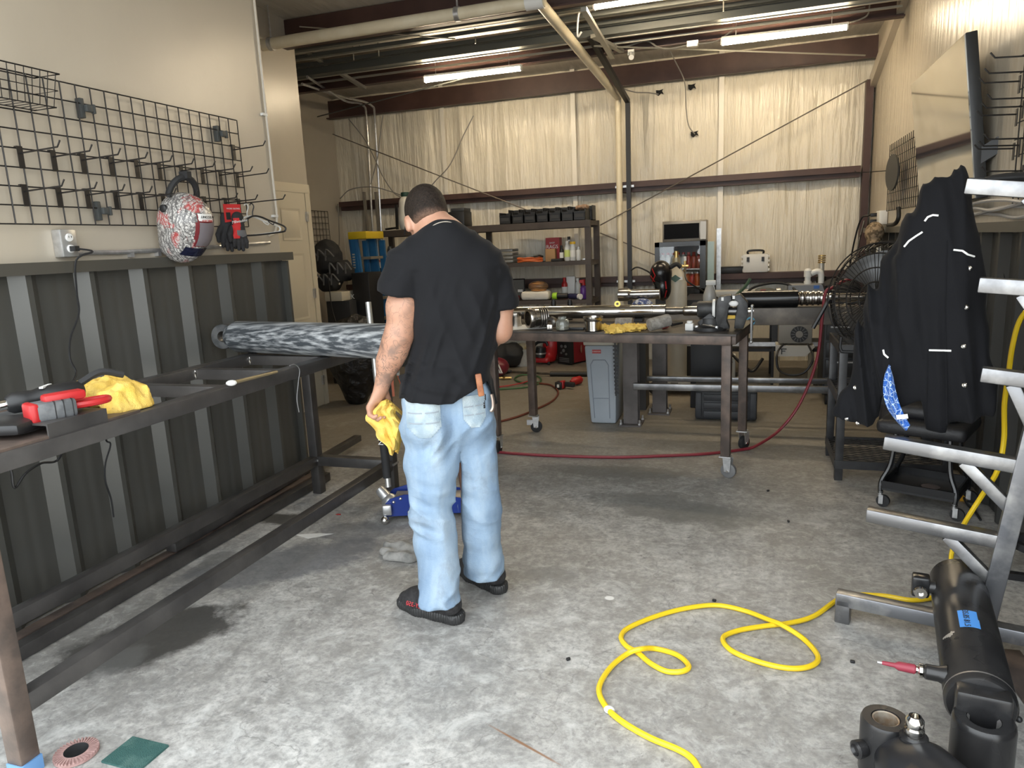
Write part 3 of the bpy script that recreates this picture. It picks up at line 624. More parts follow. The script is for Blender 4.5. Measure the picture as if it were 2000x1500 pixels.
for y in (1.60, 1.98, 2.37, 2.75, 3.15):
    cb = MB().bar((TX0+.03, y, TZ-.03), (TX1-.03, y, TZ-.03), .05, .05).build('crossbar', steel, th, bevel=.004)
    MB().ball((TX0+.034, y-.026, TZ-.03), (.006, .005, .022), 8, 6).build('weld_bead', chrome, cb)
# things lying on it: channel offcut, plank, tools, rag, scriber
a_, b_ = aZ(97, 857, TZ), aZ(228, 824, TZ); L = b_.y-a_.y
g = MB(); cx = a_.x-.06; pr = [(.06, 0), (.06, .045), (-.06, .045), (-.06, 0), (-.054, 0), (-.054, .039), (.054, .039), (.054, 0)]
g.prism(pr, (cx, a_.y+L, TZ), (1, 0, 0), (0, 0, 1), L); one('channel_offcut', g, steel, 'short bent steel channel lying on the near end of the long table', 'offcut')
one('rusty_plate', MB().box((TX0+.25, 1.62, TZ+.004), (.58, .55, .008)).box((TX0+.25, 1.62, TZ+.01), (.2, .3, .006)), steelrust, 'rusty flat plate under the tools on the near end of the table', 'plate')
one('tool_tray', MB().box((-2.30, 1.80, TZ+.022), (.20, .75, .028), Rz(.12)), mat('scuffed dark plastic', (.06, .062, .065), .55, 0, (.12, .125, .13), 14), 'scuffed dark flat slab under the red tool on the long table', 'slab', bevel=.006)
tz = TZ+.04
# cordless tool: red with a grey battery
q = aZ(100, 800, tz+.03); ax = Vec((.35, .93, 0)).normalized(); sd_ = Vec((.93, -.35, 0))
th = thing('cordless_tool', 'red cordless tool with a grey rubber battery lying on the long table', 'power tool', q-Vec((0, 0, .03)))
R_ = Mat((ax, -sd_, Vec((0, 0, 1)))).transposed()
MB().box(q, (.13, .075, .06), R_).build('battery', mat('grey rubber', (.085, .09, .095), .6, 0, (.14, .145, .15), 25), th, bevel=.012)
MB().box(q-ax*.055, (.028, .078, .063), R_).build('battery_stripe', red, th, bevel=.01)
for k in range(3): MB().box(q+ax*(.0+.025*k), (.003, .077, .061), R_).build('battery_rib', blk, th)
g = MB(); g.tube(spl([q+ax*.07, q+ax*.12+sd_*.01, q+ax*.165, q+ax*.175-sd_*.03, q+ax*.12-sd_*.04, q+ax*.07-sd_*.03], 5, True), .012, 8, True); g.build('handle_loop', red, th)
MB().box(q+Vec((0, 0, .035))+ax*.04, (.12, .05, .03), R_).build('body', red, th, bevel=.01)
# die grinder: black body with a steel spindle
q = aZ(72, 778, tz+.045); ax2 = Vec((-.45, -.89, -.06)).normalized()
th = thing('die_grinder', 'black corded grinder with a chrome threaded spindle on the long table', 'power tool', q-Vec((0, 0, .045)))
MB().lathe(q-ax2*.14, ax2, [(.02, 0), (.034, .02), (.036, .12), (.030, .15), (.034, .17), (.034, .21), (.024, .225)], 18).build('body', blk, th)
MB().lathe(q+ax2*.085, ax2, [(.016, 0), (.016, .02), (.010, .022), (.010, .04), (.013, .042), (.013, .055), (.008, .057), (.008, .12)], 12).build('spindle', chrome, th)
MB().box(q+Vec((0, 0, .034))-ax2*.03, (.012, .06, .006), Rz(.45)).build('name_strip', white, th)
g = MB().tube(spl([q-ax2*.13+Vec((0, 0, .02)), q-ax2*.2+Vec((0, 0, .045)), q-ax2*.27+Vec((0, 0, .02))], 6), .012, 8); g.build('strain_relief', blkm, th)
MB().cyl(aZ(28, 796, tz+.02), aZ(70, 790, tz+.05), .005, n=8).build('tie_rod', chrome, th)
q = aZ(134, 770, tz+.03); one('backing_pad', MB().lathe(q, Vec((.6, -.75, .25)), [(.008, -.03), (.012, -.02), (.034, -.012), (.038, 0), (.034, .006), (.015, .012)], 20), blkg, 'round black backing pad standing on edge beside the yellow rag', 'disc')
q = aZ(20, 830, tz); g = MB().box(q, (.16, .16, .035), Rz(.3)); one('tool_battery', g, blk, 'black battery pack at the left edge of the photo on the table', 'battery', bevel=.012)
# yellow rag draped over the edge
rag = mat('yellow microfibre', (.72, .47, .08), .9, 0, (.80, .56, .14), 18, bump=.5, bsc=260)
def ragmesh(name, pts, lab, h=.006, wr=.5, par=None, seed=0, ma=rag):
    lo = Vec((min(p[0][0]-p[1] for p in pts), min(p[0][1]-p[1] for p in pts), min(p[0][2]-p[1] for p in pts))); hi = Vec((max(p[0][0]+p[1] for p in pts), max(p[0][1]+p[1] for p in pts), max(p[0][2]+p[1] for p in pts)))
    S = SDF(lo-Vec((.02,)*3), hi+Vec((.02,)*3), h)
    for p, r, rr in pts: S.ell(p, rr, .025)
    rs = np.random.RandomState(seed); 
    for k in range(5):
        d = rs.randn(3); d /= np.linalg.norm(d); f = 60+rs.rand()*90; ph = rs.rand()*6; d2 = rs.randn(3)*25
        sc_n = (22, 34, 50, 30, 70)[k]; A_n = (.020, .012, .008, .012, .004)[k]
        S.push(lambda X, Y, Z: A_n*wr*.8*(np.abs(2*vnoise(sc_n*(X+.4*d[0]*Z), sc_n*(Y+.4*d[1]*Z), sc_n*.5*Z+sc_n*.5*X*d[2], seed*7+k)-1)-.42))
    return S
e3 = lambda p, a, b, c: (p, max(a, b, c), (a, b, c))
q = [aZ(205, 768, TZ+.05), aZ(175, 762, TZ+.06), aZ(240, 772, TZ+.05), aZ(222, 760, TZ+.06), aX(255, 800, -2.06)]
S = ragmesh('yellow_rag', [e3(q[0], .09, .09, .045), e3(q[1], .06, .06, .035), e3(q[2], .055, .10, .04), e3(q[3], .035, .045, .055), e3(q[4], .035, .075, .04), e3(aX(275, 795, -2.07), .03, .04, .03), e3(aX(232, 797, -2.08), .02, .05, .03), e3(aZ(152, 775, TZ+.05), .04, .045, .012)], '', wr=1.1)
S.cut(lambda X, Y, Z: -(Z-TZ-.001)+0*X); one_sdf('yellow_rag', S, rag, 'crumpled yellow rag lying on the long steel table', 'rag')
a_, b_ = aZ(452, 748, TZ+.012), aZ(541, 726, TZ+.012)
th = thing('scriber', 'brass rod with a pale ball end lying on the table rail', 'rod', a_-Vec((0, 0, .012)))
MB().cyl(a_, b_, .008, .006, n=10).build('rod', mat('dull brass', (.42, .34, .20), .35, .7), th); MB().ball(a_, (.022, .022, .012)).build('end', white, th)
one('tie_wire', MB().tube(spl([aX(x, y, -1.985) for x, y in ((566, 714), (576, 712), (585, 722), (583, 745), (580, 778), (584, 805))], 5), .0022, 5), mat('dull wire', (.22, .22, .22), .5, .4), 'thin wire looped over the table rail near the far leg', 'wire')
# grey cylinder across the far end
cg = mat('sanded cylinder paint', (.075, .085, .095), .45, .2, (.52, .54, .55), 22, 8, .44, .66, stretch=(.16, 2.6, 2.6), r2=.6)
A = Vec((-2.66, 3.23, TZ+.085)); Bx = Vec((-1.30, 2.97, TZ+.085)); d = (Bx-A).normalized()
th = thing('hydraulic_cylinder', 'sanded grey hydraulic cylinder lying across the far end of the long table', 'cylinder', Vec((-2.2, 3.1, TZ)))
MB().lathe(A, d, [(.05, -.04), (.066, -.03), (.078, 0), (.085, .02), (.085, 1.12), (.075, 1.125)], 40).build('barrel', cg, th)
ey = A-d*.085; sdv = d.cross(Vec((0, 0, 1))).normalized()
g = MB(); prof = [(.030, -.035), (.066, -.035), (.069, -.03), (.069, .03), (.066, .035), (.030, .035), (.030, -.035)]; g.lathe(ey, Vec((.16, -.98, .05)), prof, 28, False); g.build('eye', mat('bare dark eye', (.055, .058, .06), .45, .2, (.12, .12, .12), 20), th)
MB().cyl(A-d*.05, A, .05, .065).build('neck', cg, th)
# tubes stored on the floor behind the table
for k, (x0, x1, ya, yb, z, ma, lab) in enumerate(((-2.635, -2.625, 1.45, 3.9, .03, steel, 'nearest dark square tube lying on the floor under the long table'), (-2.705, -2.70, 1.4, 3.95, .03, steelrust, 'rust streaked square tube lying on the floor behind the table'), (-2.68, -2.80, 2.6, 4.62, .085, steel, 'dark square tube on top, sticking out past the end of the left wall'))):
    one('square_tube', MB().bar((x0, ya, z+.001), (x1, yb, z+.001), .06, .055 if k < 2 else .045), ma, lab, 'steel tube', 'steel tubes stored under the table', bevel=.004)
# ================================================================ FLOOR JACK
th = thing('floor_jack', 'blue floor jack with a long black foam handle standing by the table leg', 'jack', aZ(790, 1010))
blue = mat('blue enamel', (.012, .035, .22), .28); o_ = aZ(775, 1006); jd = Vec((.93, .36, 0)).normalized(); js = Vec((-jd.y, jd.x, 0)); JO = o_+Vec((0, 0, .03))
prf = [(-.06, 0), (.42, -.005), (.46, .04), (.40, .075), (.22, .115), (.06, .12), (-.02, .10), (-.06, .06)]
for sgn in (-.085, .085): MB().prism(prf, JO+js*sgn, jd, (0, 0, 1), .008).build('side_plate', blue, th)
for (u, v) in ((-.02, .06), (.0, .082), (.04, .10), (.10, .095), (.19, .085), (.235, .055), (.08, .02), (.09, .04)): MB().ball(JO-js*.093+jd*u+Vec((0, 0, v)), .010, 8, 6).build('bolt', chrome, th)
text('Torin', .05, JO-js*.0945+jd*.21+Vec((0, 0, .03)), jd, (0, 0, 1), white, th); MB().prism([(.10, .035), (.16, .055), (.15, .062)], JO-js*.0935, jd, (0, 0, 1), .001).build('logo_swoosh', white, th)
MB().bar(JO+jd*.0+Vec((0, 0, .07)), JO+jd*.40+Vec((0, 0, .05)), .13, .05).build('lift_arm', mat('grey casting', (.30, .28, .25), .4, .6), th, bevel=.008)
for sgn in (-.11, .11):
    MB().box(JO-jd*.035+js*sgn+Vec((0, 0, .045)), (.05, .03, .06), Rz(.37)).build('caster_bracket', galv, th, bevel=.008); MB().ball(JO-jd*.05+js*sgn*1.15+Vec((0, 0, -.008)), .024).build('caster_ball', chrome, th)
for sgn in (-.11, .11): MB().cyl(JO+jd*.40+js*(sgn-.02), JO+jd*.40+js*(sgn+.02), .03, n=16).build('front_wheel', galv, th)
hb = JO-jd*.03+Vec((0, 0, .05)); MB().ball(hb, (.05, .05, .05)).build('pivot', galv, th); MB().lathe(hb, aY(745, 960, 3.42)-hb, [(.035, 0), (.03, .08), (.024, .10)], 14).build('handle_socket', galv, th)
h0 = hb+Vec((-.005, 0, .09)); h3 = aY(719, 590, 3.52); dd = h3-h0
MB().cyl(h0, h3, .0165, n=16).build('handle_tube', mat('bright handle tube', (.70, .70, .68), .28, .8), th)
MB().cyl(h0+dd*.05, h0+dd*.50, .0235, n=16).build('foam_sleeve', blkm, th)
d_ = dd.normalized(); e_ = Vec((1, 0, 0)); q = h0+dd*.30+Vec((-.006, -.0245, 0)); text('TORIN', .045, q, -d_, (1, 0, 0), white, th)
# ================================================================ SMALL THINGS ON THE NEAR FLOOR
q = aZ(150, 1474); th = thing('flap_disc', 'pink flap disc with a black hub lying on the floor by the table leg', 'disc', q)
MB().lathe(q, (0, 0, 1), [(.028, .002), (.062, .002), (.063, .008), (.034, .016), (.028, .012)], 40, False).build('abrasive_ring', mat('pink abrasive', (.30, .18, .165), .85, 0, (.38, .24, .22), 60), th)
for k in range(36):
    a = k*math.pi/18; MB().box(q+Vec((math.cos(a)*.047, math.sin(a)*.047, .0125)), (.030, .005, .006), Rz(a+.2)).build('flap', MC['pink abrasive'], th)
MB().lathe(q, (0, 0, 1), [(.011, .004), (.034, .013), (.034, .017), (.014, .008), (.011, .008)], 28).build('hub', blk, th); MB().cyl(q+Vec((0, 0, .003)), q+Vec((0, 0, .006)), .011).build('bore', white, th)
q = aZ(265, 1474); e_ = (aZ(325, 1463)-aZ(243, 1446)).normalized(); g = MB().prism([(-.075, -.055), (.07, -.06), (.075, .055), (-.07, .06)], q, e_, Vec((-e_.y, e_.x, 0)), .007)
one('scouring_pad', g, mat('green scouring pad', (.03, .10, .09), .95, 0, (.10, .19, .17), 14, lo=.5, hi=.8, bump=.8, bsc=300), 'flat dark green scouring pad on the floor beside the flap disc', 'pad')
q = aZ(610, 1046); one('paper_scrap', MB().prism([(-.10, -.01), (.0, -.04), (.10, .045), (.02, .035)], q, (1, 0, 0), (0, 1, 0), .0008), white, 'white paper scrap on the floor under the table', 'paper')
q = aZ(661, 1005); one('red_scrap', MB().prism([(-.015, -.006), (.015, -.006), (.012, .008), (-.01, .008)], q, (1, 0, 0), (0, 1, 0), .002), red, 'tiny red scrap on the floor under the long table', 'scrap')
# dirty glove/cloth behind the feet
gm = mat('dirty grey cloth', (.30, .29, .27), .9, 0, (.11, .11, .105), 12, lo=.42, hi=.7, bump=.3, bsc=150)
q = aZ(800, 1088); S = SDF(q-Vec((.24, .2, .02)), q+Vec((.24, .2, .12)), .006)
S.ell(q+Vec((.0, .05, .02)), (.13, .06, .045), .02); S.ell(q+Vec((.05, 0, .02)), (.11, .05, .04), .02)
for k, (x0, y0, x1, y1) in enumerate(((.02, .05, -.15, .06), (.04, .0, -.14, .0), (.04, -.04, -.10, -.055))): S.cap(q+Vec((x0, y0, .02)), q+Vec((x1, y1, .016)), .030, .022, .012)
S.push(lambda X, Y, Z: .004*np.sin(90*Y+30*X)+.003*np.sin(70*X+50*Y)); S.cut(lambda X, Y, Z: -(Z-.001)); one_sdf('work_glove', S, gm, 'dirty grey work glove lying on the floor behind the feet', 'glove')
for k, (px, py) in enumerate(((1768, 1310), (1777, 1212), (1770, 1199), (1665, 1295), (1500, 960), (1540, 1020), (1395, 1175), (1110, 1290))):
    q = aZ(px, py); one('floor_debris', MB().box(q+Vec((0, 0, .006)), (.016, .010, .010), Rz(k)), blk, 'small black speck of debris on the concrete floor', 'debris', 'specks of debris on the floor', bevel=.003)
# ================================================================ THE WORKER
BQ = Vec((-1.12, 2.52, 0)); BF = Vec((-.43, .9, 0)).normalized(); BS = Vec((BF.y, -BF.x, 0))
def PB(px, py, d=0):
    r = ray(px, py); return CAM + r*((d-(CAM-BQ).dot(BF))/r.dot(BF))
UP = Vec((0, 0, 1))
m, t, b = nt('skin'); c = coords(t); n1 = noise(t, c, 14, 4); base = ramp(t, n1, [(.3, (.36, .185, .118)), (.7, (.45, .25, .168))])
# faded line tattoos on the left arm (they go with the skin)
sp = nn(t, 'ShaderNodeSeparateXYZ'); t.links.new(c, sp.inputs[0])
w1 = noise(t, c, 24, 3, .5, 1.6); ln = ramp(t, w1, [(.455, 0), (.478, 1), (.498, 1), (.52, 0)])
w2 = noise(t, c, 15, 2, .5, .4); sh = ramp(t, w2, [(.52, 0), (.66, .75)])
tat = math_(t, 'MAXIMUM', math_(t, 'MULTIPLY', ln, .62), math_(t, 'MULTIPLY', sh, .8))
PERSON_TAT = (t, b, base, tat, sp)
skin = m; b.inputs['Roughness'].default_value = .5; b.inputs['Subsurface Weight'].default_value = .08; bumpn(t, b, noise(t, c, 90, 3), .12, .003)
LA = [PB(795, 505, .03), PB(787, 600, .02), PB(779, 655, .02), PB(760, 705, .05), PB(745, 757, .07)]
RA = [PB(960, 515, .05), PB(979, 585, .05), PB(975, 645, .05), PB(950, 668, .17), PB(915, 672, .30)]
HC = PB(832, 423, .10); hf = (BF*.80+BS*-.22-UP*.58).normalized(); hs = hf.cross(UP).normalized(); hu = hs.cross(hf)      # head: facing, right, up
RHd = [[hs[i], hf[i], hu[i]] for i in range(3)]
lo = Vec((-1.62, 2.10, .02)); hi = Vec((-.66, 3.0, 1.74)); S = SDF(lo, hi, .0056)
# skull, jaw, nose, brow, ears, neck
S.ell(HC+hu*.02-hf*.012, (.074, .096, .088), .02, RHd); S.ell(HC+hf*.035-hu*.055, (.056, .068, .066), .04, RHd); S.ell(HC+hf*.088-hu*.09, (.028, .024, .022), .03, RHd)
S.ell(HC+hf*.104-hu*.038, (.014, .022, .022), .015, RHd); S.ell(HC+hf*.088-hu*.0, (.052, .016, .012), .02, RHd)
for sg in (-1, 1):
    S.ell(HC+hf*.083-hu*.018+hs*sg*.03, (.013, .01, .009), .012, RHd, sub=True); S.ell(HC+hf*.081-hu*.018+hs*sg*.03, (.011, .011, .010), .002, RHd)
    S.ell(HC-hf*.004-hu*.035+hs*sg*.082, (.012, .022, .034), .006, RHd); S.ell(HC-hf*.0-hu*.033+hs*sg*.094, (.006, .012, .02), .006, RHd, sub=True)
S.ell(HC+hf*.094-hu*.074, (.022, .006, .003), .006, RHd, sub=True)
S.cap(PB(868, 452, .0), HC-hf*.02-hu*.03, .062, .058, .04); S.cap(PB(850, 478, .02), PB(905, 480, .02), .06, .06, .06)
# torso, pelvis, legs (under the clothes)
S.cap(PB(872, 520, .03), PB(872, 740, .03), .115, .10, .08, (BF, .72)); S.cap(PB(825, 520, .03), PB(930, 525, .03), .05, .05, .05); S.cap(PB(845, 800, .02), PB(905, 800, .02), .085, .085, .06)
LL = [PB(838, 845, .0), PB(846, 1010, -.03), PB(862, 1160, -.10)]; RL = [PB(918, 840, .05), PB(930, 985, .06), PB(945, 1112, .07)]
for q in (LL, RL): S.path(q, [.075, .055, .04], .03)
# arms
S.path([LA[0]+BS*.02-UP*.04]+LA[1:], [.050, .058, .052, .046, .029], .025); S.ell(LA[1]-BF*.008, (.05, .05, .075), .03); S.ell((LA[2]+LA[3])/2+BS*.004, (.05, .048, .06), .03)
S.path([RA[0]-BS*.02-UP*.05]+RA[1:], [.046, .052, .048, .044, .032], .025)
# left hand: palm, four curled fingers, thumb; closed on the rag
wr_ = LA[4]; hd_ = (PB(728, 800, .085)-wr_).normalized(); ha = (BS*.55+BF*.83).normalized(); hn = hd_.cross(ha).normalized()   # along, towards thumb side, palm normal
if hn.dot(BS) < 0: hn = -hn
H = lambda a, b_, c_: wr_+hd_*a+ha*b_+hn*c_
S.cap(H(.0, 0, 0), H(.035, .004, 0), .027, .033, .02, (hn, .72)); S.cap(H(.035, -.012, -.002), H(.085, -.022, -.004), .021, .019, .015, (hn, .7)); S.cap(H(.035, .014, -.002), H(.088, .020, -.004), .021, .019, .015, (hn, .7))
for (bb, L1, L2, L3) in ((.030, .042, .028, .020), (.011, .046, .030, .021), (-.009, .043, .028, .020), (-.027, .034, .022, .017)):
    a0 = H(.082, bb, -.006); a1 = a0+(hd_*.86+hn*.45)*L1; a2 = a1+(hd_*.05+hn*1.0)*L2; a3 = a2+(hd_*-.75+hn*.55)*L3
    S.path([a0, a1, a2, a3], [.0105, .0098, .009, .0078], .005)
S.path([H(.02, .028, .006), H(.055, .048, .022), H(.085, .042, .036), H(.10, .028, .042)], [.015, .0125, .011, .009], .008)
# right hand, in front of the body
r0, rd = RA[4], (RA[4]-RA[3]).normalized(); rn = Vec((0, 0, -1)); rs = rd.cross(rn)
S.cap(r0, r0+rd*.08, .032, .036, .02, (rn, .6))
for k, bb in enumerate((-.027, -.009, .010, .028)): S.path([r0+rd*.08+rs*bb, r0+rd*.12+rs*bb+rn*.012, r0+rd*.14+rs*bb+rn*.035], [.0105, .0095, .008], .005)
S.path([r0+rd*.02-rs*.03, r0+rd*.06-rs*.055+rn*.01, r0+rd*.085-rs*.05+rn*.03], [.014, .012, .009], .008)
person = one_sdf('person', S, skin, 'worker in black t-shirt and light jeans seen from behind, head bowed, yellow rag in hand', 'person', smooth=1)
# tattoo mask: distance to the left arm, measured in the body's own space
L0 = person.location; t, b, base, tat, sp = PERSON_TAT
A_, B_ = LA[0]-L0, LA[4]-L0; ab = B_-A_
vm = nn(t, 'ShaderNodeVectorMath', operation='SUBTRACT'); t.links.new(coords(t), vm.inputs[0]); vm.inputs[1].default_value = A_
dt = nn(t, 'ShaderNodeVectorMath', operation='DOT_PRODUCT'); t.links.new(vm.outputs[0], dt.inputs[0]); dt.inputs[1].default_value = ab.normalized()
u = math_(t, 'DIVIDE', dt.outputs['Value'], ab.length)
cr = nn(t, 'ShaderNodeVectorMath', operation='CROSS_PRODUCT'); t.links.new(vm.outputs[0], cr.inputs[0]); cr.inputs[1].default_value = ab.normalized()
le = nn(t, 'ShaderNodeVectorMath', operation='LENGTH'); t.links.new(cr.outputs[0], le.inputs[0])
on = math_(t, 'MULTIPLY', ramp(t, le.outputs['Value'], [(.10, 1), (.12, 0)]), ramp(t, u, [(.10, 0), (.18, .55), (.5, .5), (.62, 1), (.97, 1), (1.0, 0)]))
onx = nn(t, 'ShaderNodeVectorMath', operation='DOT_PRODUCT'); t.links.new(vm.outputs[0], onx.inputs[0]); onx.inputs[1].default_value = BS
t.links.new(mixc(t, math_(t, 'MULTIPLY', tat, on), base, (.075, .065, .06)), b.inputs['Base Color'])
# hair: short dark crop, faded at the nape
m, t, b = nt('short dark hair'); c = coords(t); hn1 = noise(t, c, 160, 4, .7); t.links.new(ramp(t, hn1, [(.3, (.004, .003, .0025)), (.7, (.030, .020, .014))]), b.inputs['Base Color']); b.inputs['Roughness'].default_value = .65; b.inputs['Specular IOR Level'].default_value = .2; bumpn(t, b, hn1, .8, .004)
Sh = SDF(HC-Vec((.15,)*3), HC+Vec((.15,)*3), .0045); Sh.ell(HC+hu*.022-hf*.014, (.0795, .102, .094), .02, RHd); Sh.ell(HC-hf*.045-hu*.03, (.066, .06, .06), .03, RHd)
X_, Y_, Z_ = Sh.all(); l = [(X_-HC[0])*a[0]+(Y_-HC[1])*a[1]+(Z_-HC[2])*a[2] for a in (hs, hf, hu)]
Sh.f = np.maximum(Sh.f, l[1]-.055-.35*l[2]); Sh.f = np.maximum(Sh.f, -(l[2]+.062-.55*np.maximum(l[1]+.03, 0))); Sh.f = Sh.f+.0012*np.sin(l[0]*260)*np.sin(l[1]*240+l[2]*200)
hd2 = nn(t, 'ShaderNodeVectorMath', operation='DOT_PRODUCT'); t.links.new(coords(t), hd2.inputs[0]); hd2.inputs[1].default_value = hu; hl = (HC-person.location).dot(hu)
fade = ramp(t, math_(t, 'ADD', math_(t, 'SUBTRACT', hd2.outputs['Value'], hl-.12), math_(t, 'MULTIPLY', math_(t, 'SUBTRACT', hn1, .5), .05)), [(.035, .7), (.085, 0)])
t.links.new(mixc(t, fade, ramp(t, hn1, [(.3, (.004, .003, .0025)), (.7, (.030, .020, .014))]), (.30, .175, .12)), b.inputs['Base Color'])
hair = Sh.mesh('hair', m, person)
# glasses arm
MB().cyl(HC-hs*.082+hf*.0-hu*.012, HC-hs*.07+hf*.095-hu*.01, .003, n=6).build('glasses_temple', blk, person)
# t-shirt
tee = mat('black cotton', (.013, .013, .014), .85, bump=.25, bsc=500); m, t, b = nt('black cotton jersey'); setc(b.inputs['Base Color'], (.0085, .0087, .0102)); b.inputs['Roughness'].default_value = .82; b.inputs['Sheen Weight'].default_value = .03; b.inputs['Specular IOR Level'].default_value = .15; bumpn(t, b, noise(t, coords(t), 420, 2), .2, .002); tee = m
def sleeves():
    S = SDF(Vec((-1.58, 2.12, .80)), Vec((-.68, 2.92, 1.62)), .0062)
    S.path([PB(846, 492, .02), PB(803, 520, .03), PB(787, 565, .025), PB(778, 600, .02)], [.080, .080, .077, .088], .05); S.path([PB(905, 492, .03), PB(948, 525, .04), PB(973, 580, .05), PB(980, 630, .05)], [.078, .070, .062, .064], .05)
    return S
S = SDF(Vec((-1.58, 2.12, .80)), Vec((-.68, 2.92, 1.62)), .0062); Sv = sleeves(); X_, Y_, Z_ = S.all(); a_ = (X_-BQ[0])*BS[0]+(Y_-BQ[1])*BS[1]; f_ = (X_-BQ[0])*BF[0]+(Y_-BQ[1])*BF[1]
aa = lambda p: (p-BQ).dot(BS)
l1 = PB(741, 568, 0); l2 = PB(820, 584, 0); r1 = PB(975, 600, .05); a0_ = aa(PB(880, 500))
Sv.f = np.maximum(Sv.f, np.where(a_ < a0_, l1.z+(a_-aa(l1))*(l2.z-l1.z)/(aa(l2)-aa(l1)), r1.z)-Z_)
S.cap(PB(868, 468, .0), PB(882, 478, .0), .086, .086, .05); S.cap(PB(832, 505, .02), PB(925, 508, .03), .085, .085, .06)
for (xl, xr, y, dd, rr, k) in ((848, 925, 540, .02, .112, .07), (860, 918, 600, .02, .112, .07), (858, 914, 650, .025, .105, .07), (846, 912, 700, .025, .102, .06), (838, 906, 750, .015, .104, .05)):
    S.cap(PB(xl, y, dd), PB(xr, y, dd), rr*.9, rr*.9, k)
S.cap(PB(848, 775, .0), PB(900, 765, .02), .116, .110, .05); S.cap(PB(955, 745, .03), PB(962, 785, .03), .022, .015, .02)
dn = np.clip((1.42-Z_)/.35, 0, 1)
n1 = vnoise(a_*13+Z_*4.5, f_*5, Z_*2.6-a_*2, 1); n2 = vnoise(a_*24-Z_*9, f_*6, Z_*4.5, 2)
fold = .040*dn*(np.abs(2*n1-1)-.5)+.018*dn*(np.abs(2*n2-1)-.5)
lw = np.exp(-((Z_-.99)/.09)**2); fold = fold+.022*lw*(np.abs(2*vnoise(a_*7-Z_*6, f_*6, Z_*24+a_*7, 3)-1)-.5)
S.f = S.f+fold; Sv.f = Sv.f+.020*(np.abs(2*vnoise(a_*14+Z_*8, f_*8, Z_*12-a_*12, 4)-1)-.5)
hh = np.clip(.5+.5*(S.f-Sv.f)/.03, 0, 1); un = S.f*(1-hh)+Sv.f*hh-.03*hh*(1-hh); S.f = np.where(Z_ > 1.40, un, np.minimum(S.f, Sv.f))
q0, q1, q2 = PB(785, 777, 0), PB(880, 779, 0), PB(950, 738, 0)     # hem: level on the left, hitched up on the right
hem = np.interp(a_, [aa(q0), aa(q1), aa(PB(915, 757, 0)), aa(q2), aa(PB(957, 760, 0)), aa(PB(966, 792, 0))], [q0.z, q1.z, PB(915, 757).z, q2.z, PB(957, 760).z, PB(966, 792).z-.0])
S.f = np.maximum(S.f, hem-Z_)
nk = PB(862, 452, .02); S.ell(nk+UP*.05+BF*.04, (.075, .075, .06), .006, sub=True)
shirt = S.mesh('t_shirt', tee, person, 2)
MB().tube(spl([nk+BS*(.082*math.cos(a))-BF*(.082*math.sin(a)-.03)+UP*(.010-.012*abs(math.cos(a))) for a in [math.pi*k/10 for k in range(11)]], 4), .005, 6).build('collar', tee, shirt)
# necklace
g = MB()
for k, p in enumerate(spl([PB(838, 446, -.045), PB(855, 436, -.06), PB(873, 433, -.06), PB(888, 438, -.045), PB(897, 447, -.03)], 9)): g.ball(p, .0023, 6, 4)
g.build('chain_necklace', mat('silver beads', (.5, .45, .38), .3, .8), person)
# jeans
m, t, b = nt('light washed denim'); c = coords(t, (1, 1, .35)); n1 = noise(t, c, 7, 5, .6); c2 = coords(t); n2 = noise(t, c2, 5.5, 6, .7, .5); n3 = noise(t, c2, 300, 2)
base = ramp(t, n1, [(.3, (.15, .23, .34)), (.5, (.235, .325, .425)), (.7, (.36, .44, .51))]); base = mixc(t, ramp(t, n2, [(.56, 0), (.72, .65)]), base, (.17, .19, .20)); base = mixc(t, math_(t, 'MULTIPLY', n3, .3), base, (.16, .23, .34))
t.links.new(base, b.inputs['Base Color']); b.inputs['Roughness'].default_value = .85; bumpn(t, b, math_(t, 'ADD', n3, math_(t, 'MULTIPLY', noise(t, coords(t, (1, 1, 2.5)), 30, 4), 2)), .35, .004); denim = m
S = SDF(Vec((-1.46, 2.14, .05)), Vec((-.76, 2.92, .98)), .0062)
S.cap(PB(836, 775, .0), PB(910, 770, .03), .100, .098, .06); S.cap(PB(832, 835, -.01), PB(916, 825, .04), .098, .096, .05)
S.path([PB(838, 850, -.01), PB(843, 905, -.01), PB(846, 1005, -.03), PB(852, 1060, -.05), PB(858, 1110, -.075), PB(859, 1180, -.10)], [.100, .100, .082, .078, .074, .084], .03)
S.path([PB(921, 845, .05), PB(930, 905, .06), PB(936, 990, .06), PB(940, 1040, .065), PB(944, 1085, .07), PB(946, 1132, .07)], [.090, .080, .077, .078, .078, .076], .03)
S.cap(PB(822, 838, -.075), PB(846, 838, -.08), .05, .05, .05); S.cap(PB(915, 825, -.02), PB(930, 825, -.015), .05, .05, .05)
X_, Y_, Z_ = S.all(); a_ = (X_-BQ[0])*BS[0]+(Y_-BQ[1])*BS[1]; f_ = (X_-BQ[0])*BF[0]+(Y_-BQ[1])*BF[1]
kn = np.exp(-((Z_-.45)/.13)**2); bt = np.exp(-((Z_-.10)/.10)**2); th_ = np.exp(-((Z_-.74)/.09)**2)
rd_ = lambda n: np.abs(2*n-1)-.45
S.f = S.f+kn*.024*rd_(vnoise(a_*9, f_*9, Z_*22+a_*8, 5))+bt*.026*rd_(vnoise(a_*9+Z_*10, f_*10, Z_*22-a_*12, 6))+th_*.020*rd_(vnoise(a_*12, f_*9, Z_*16-a_*14, 7))+.012*rd_(vnoise(a_*14, f_*12, Z_*4, 8))
z1 = PB(858, 1174, -.10).z; z2 = PB(945, 1122, .07).z; mid_a = aa(PB(897, 1100, 0)); S.f = np.maximum(S.f, np.where(a_ < mid_a, z1, z2)-Z_)
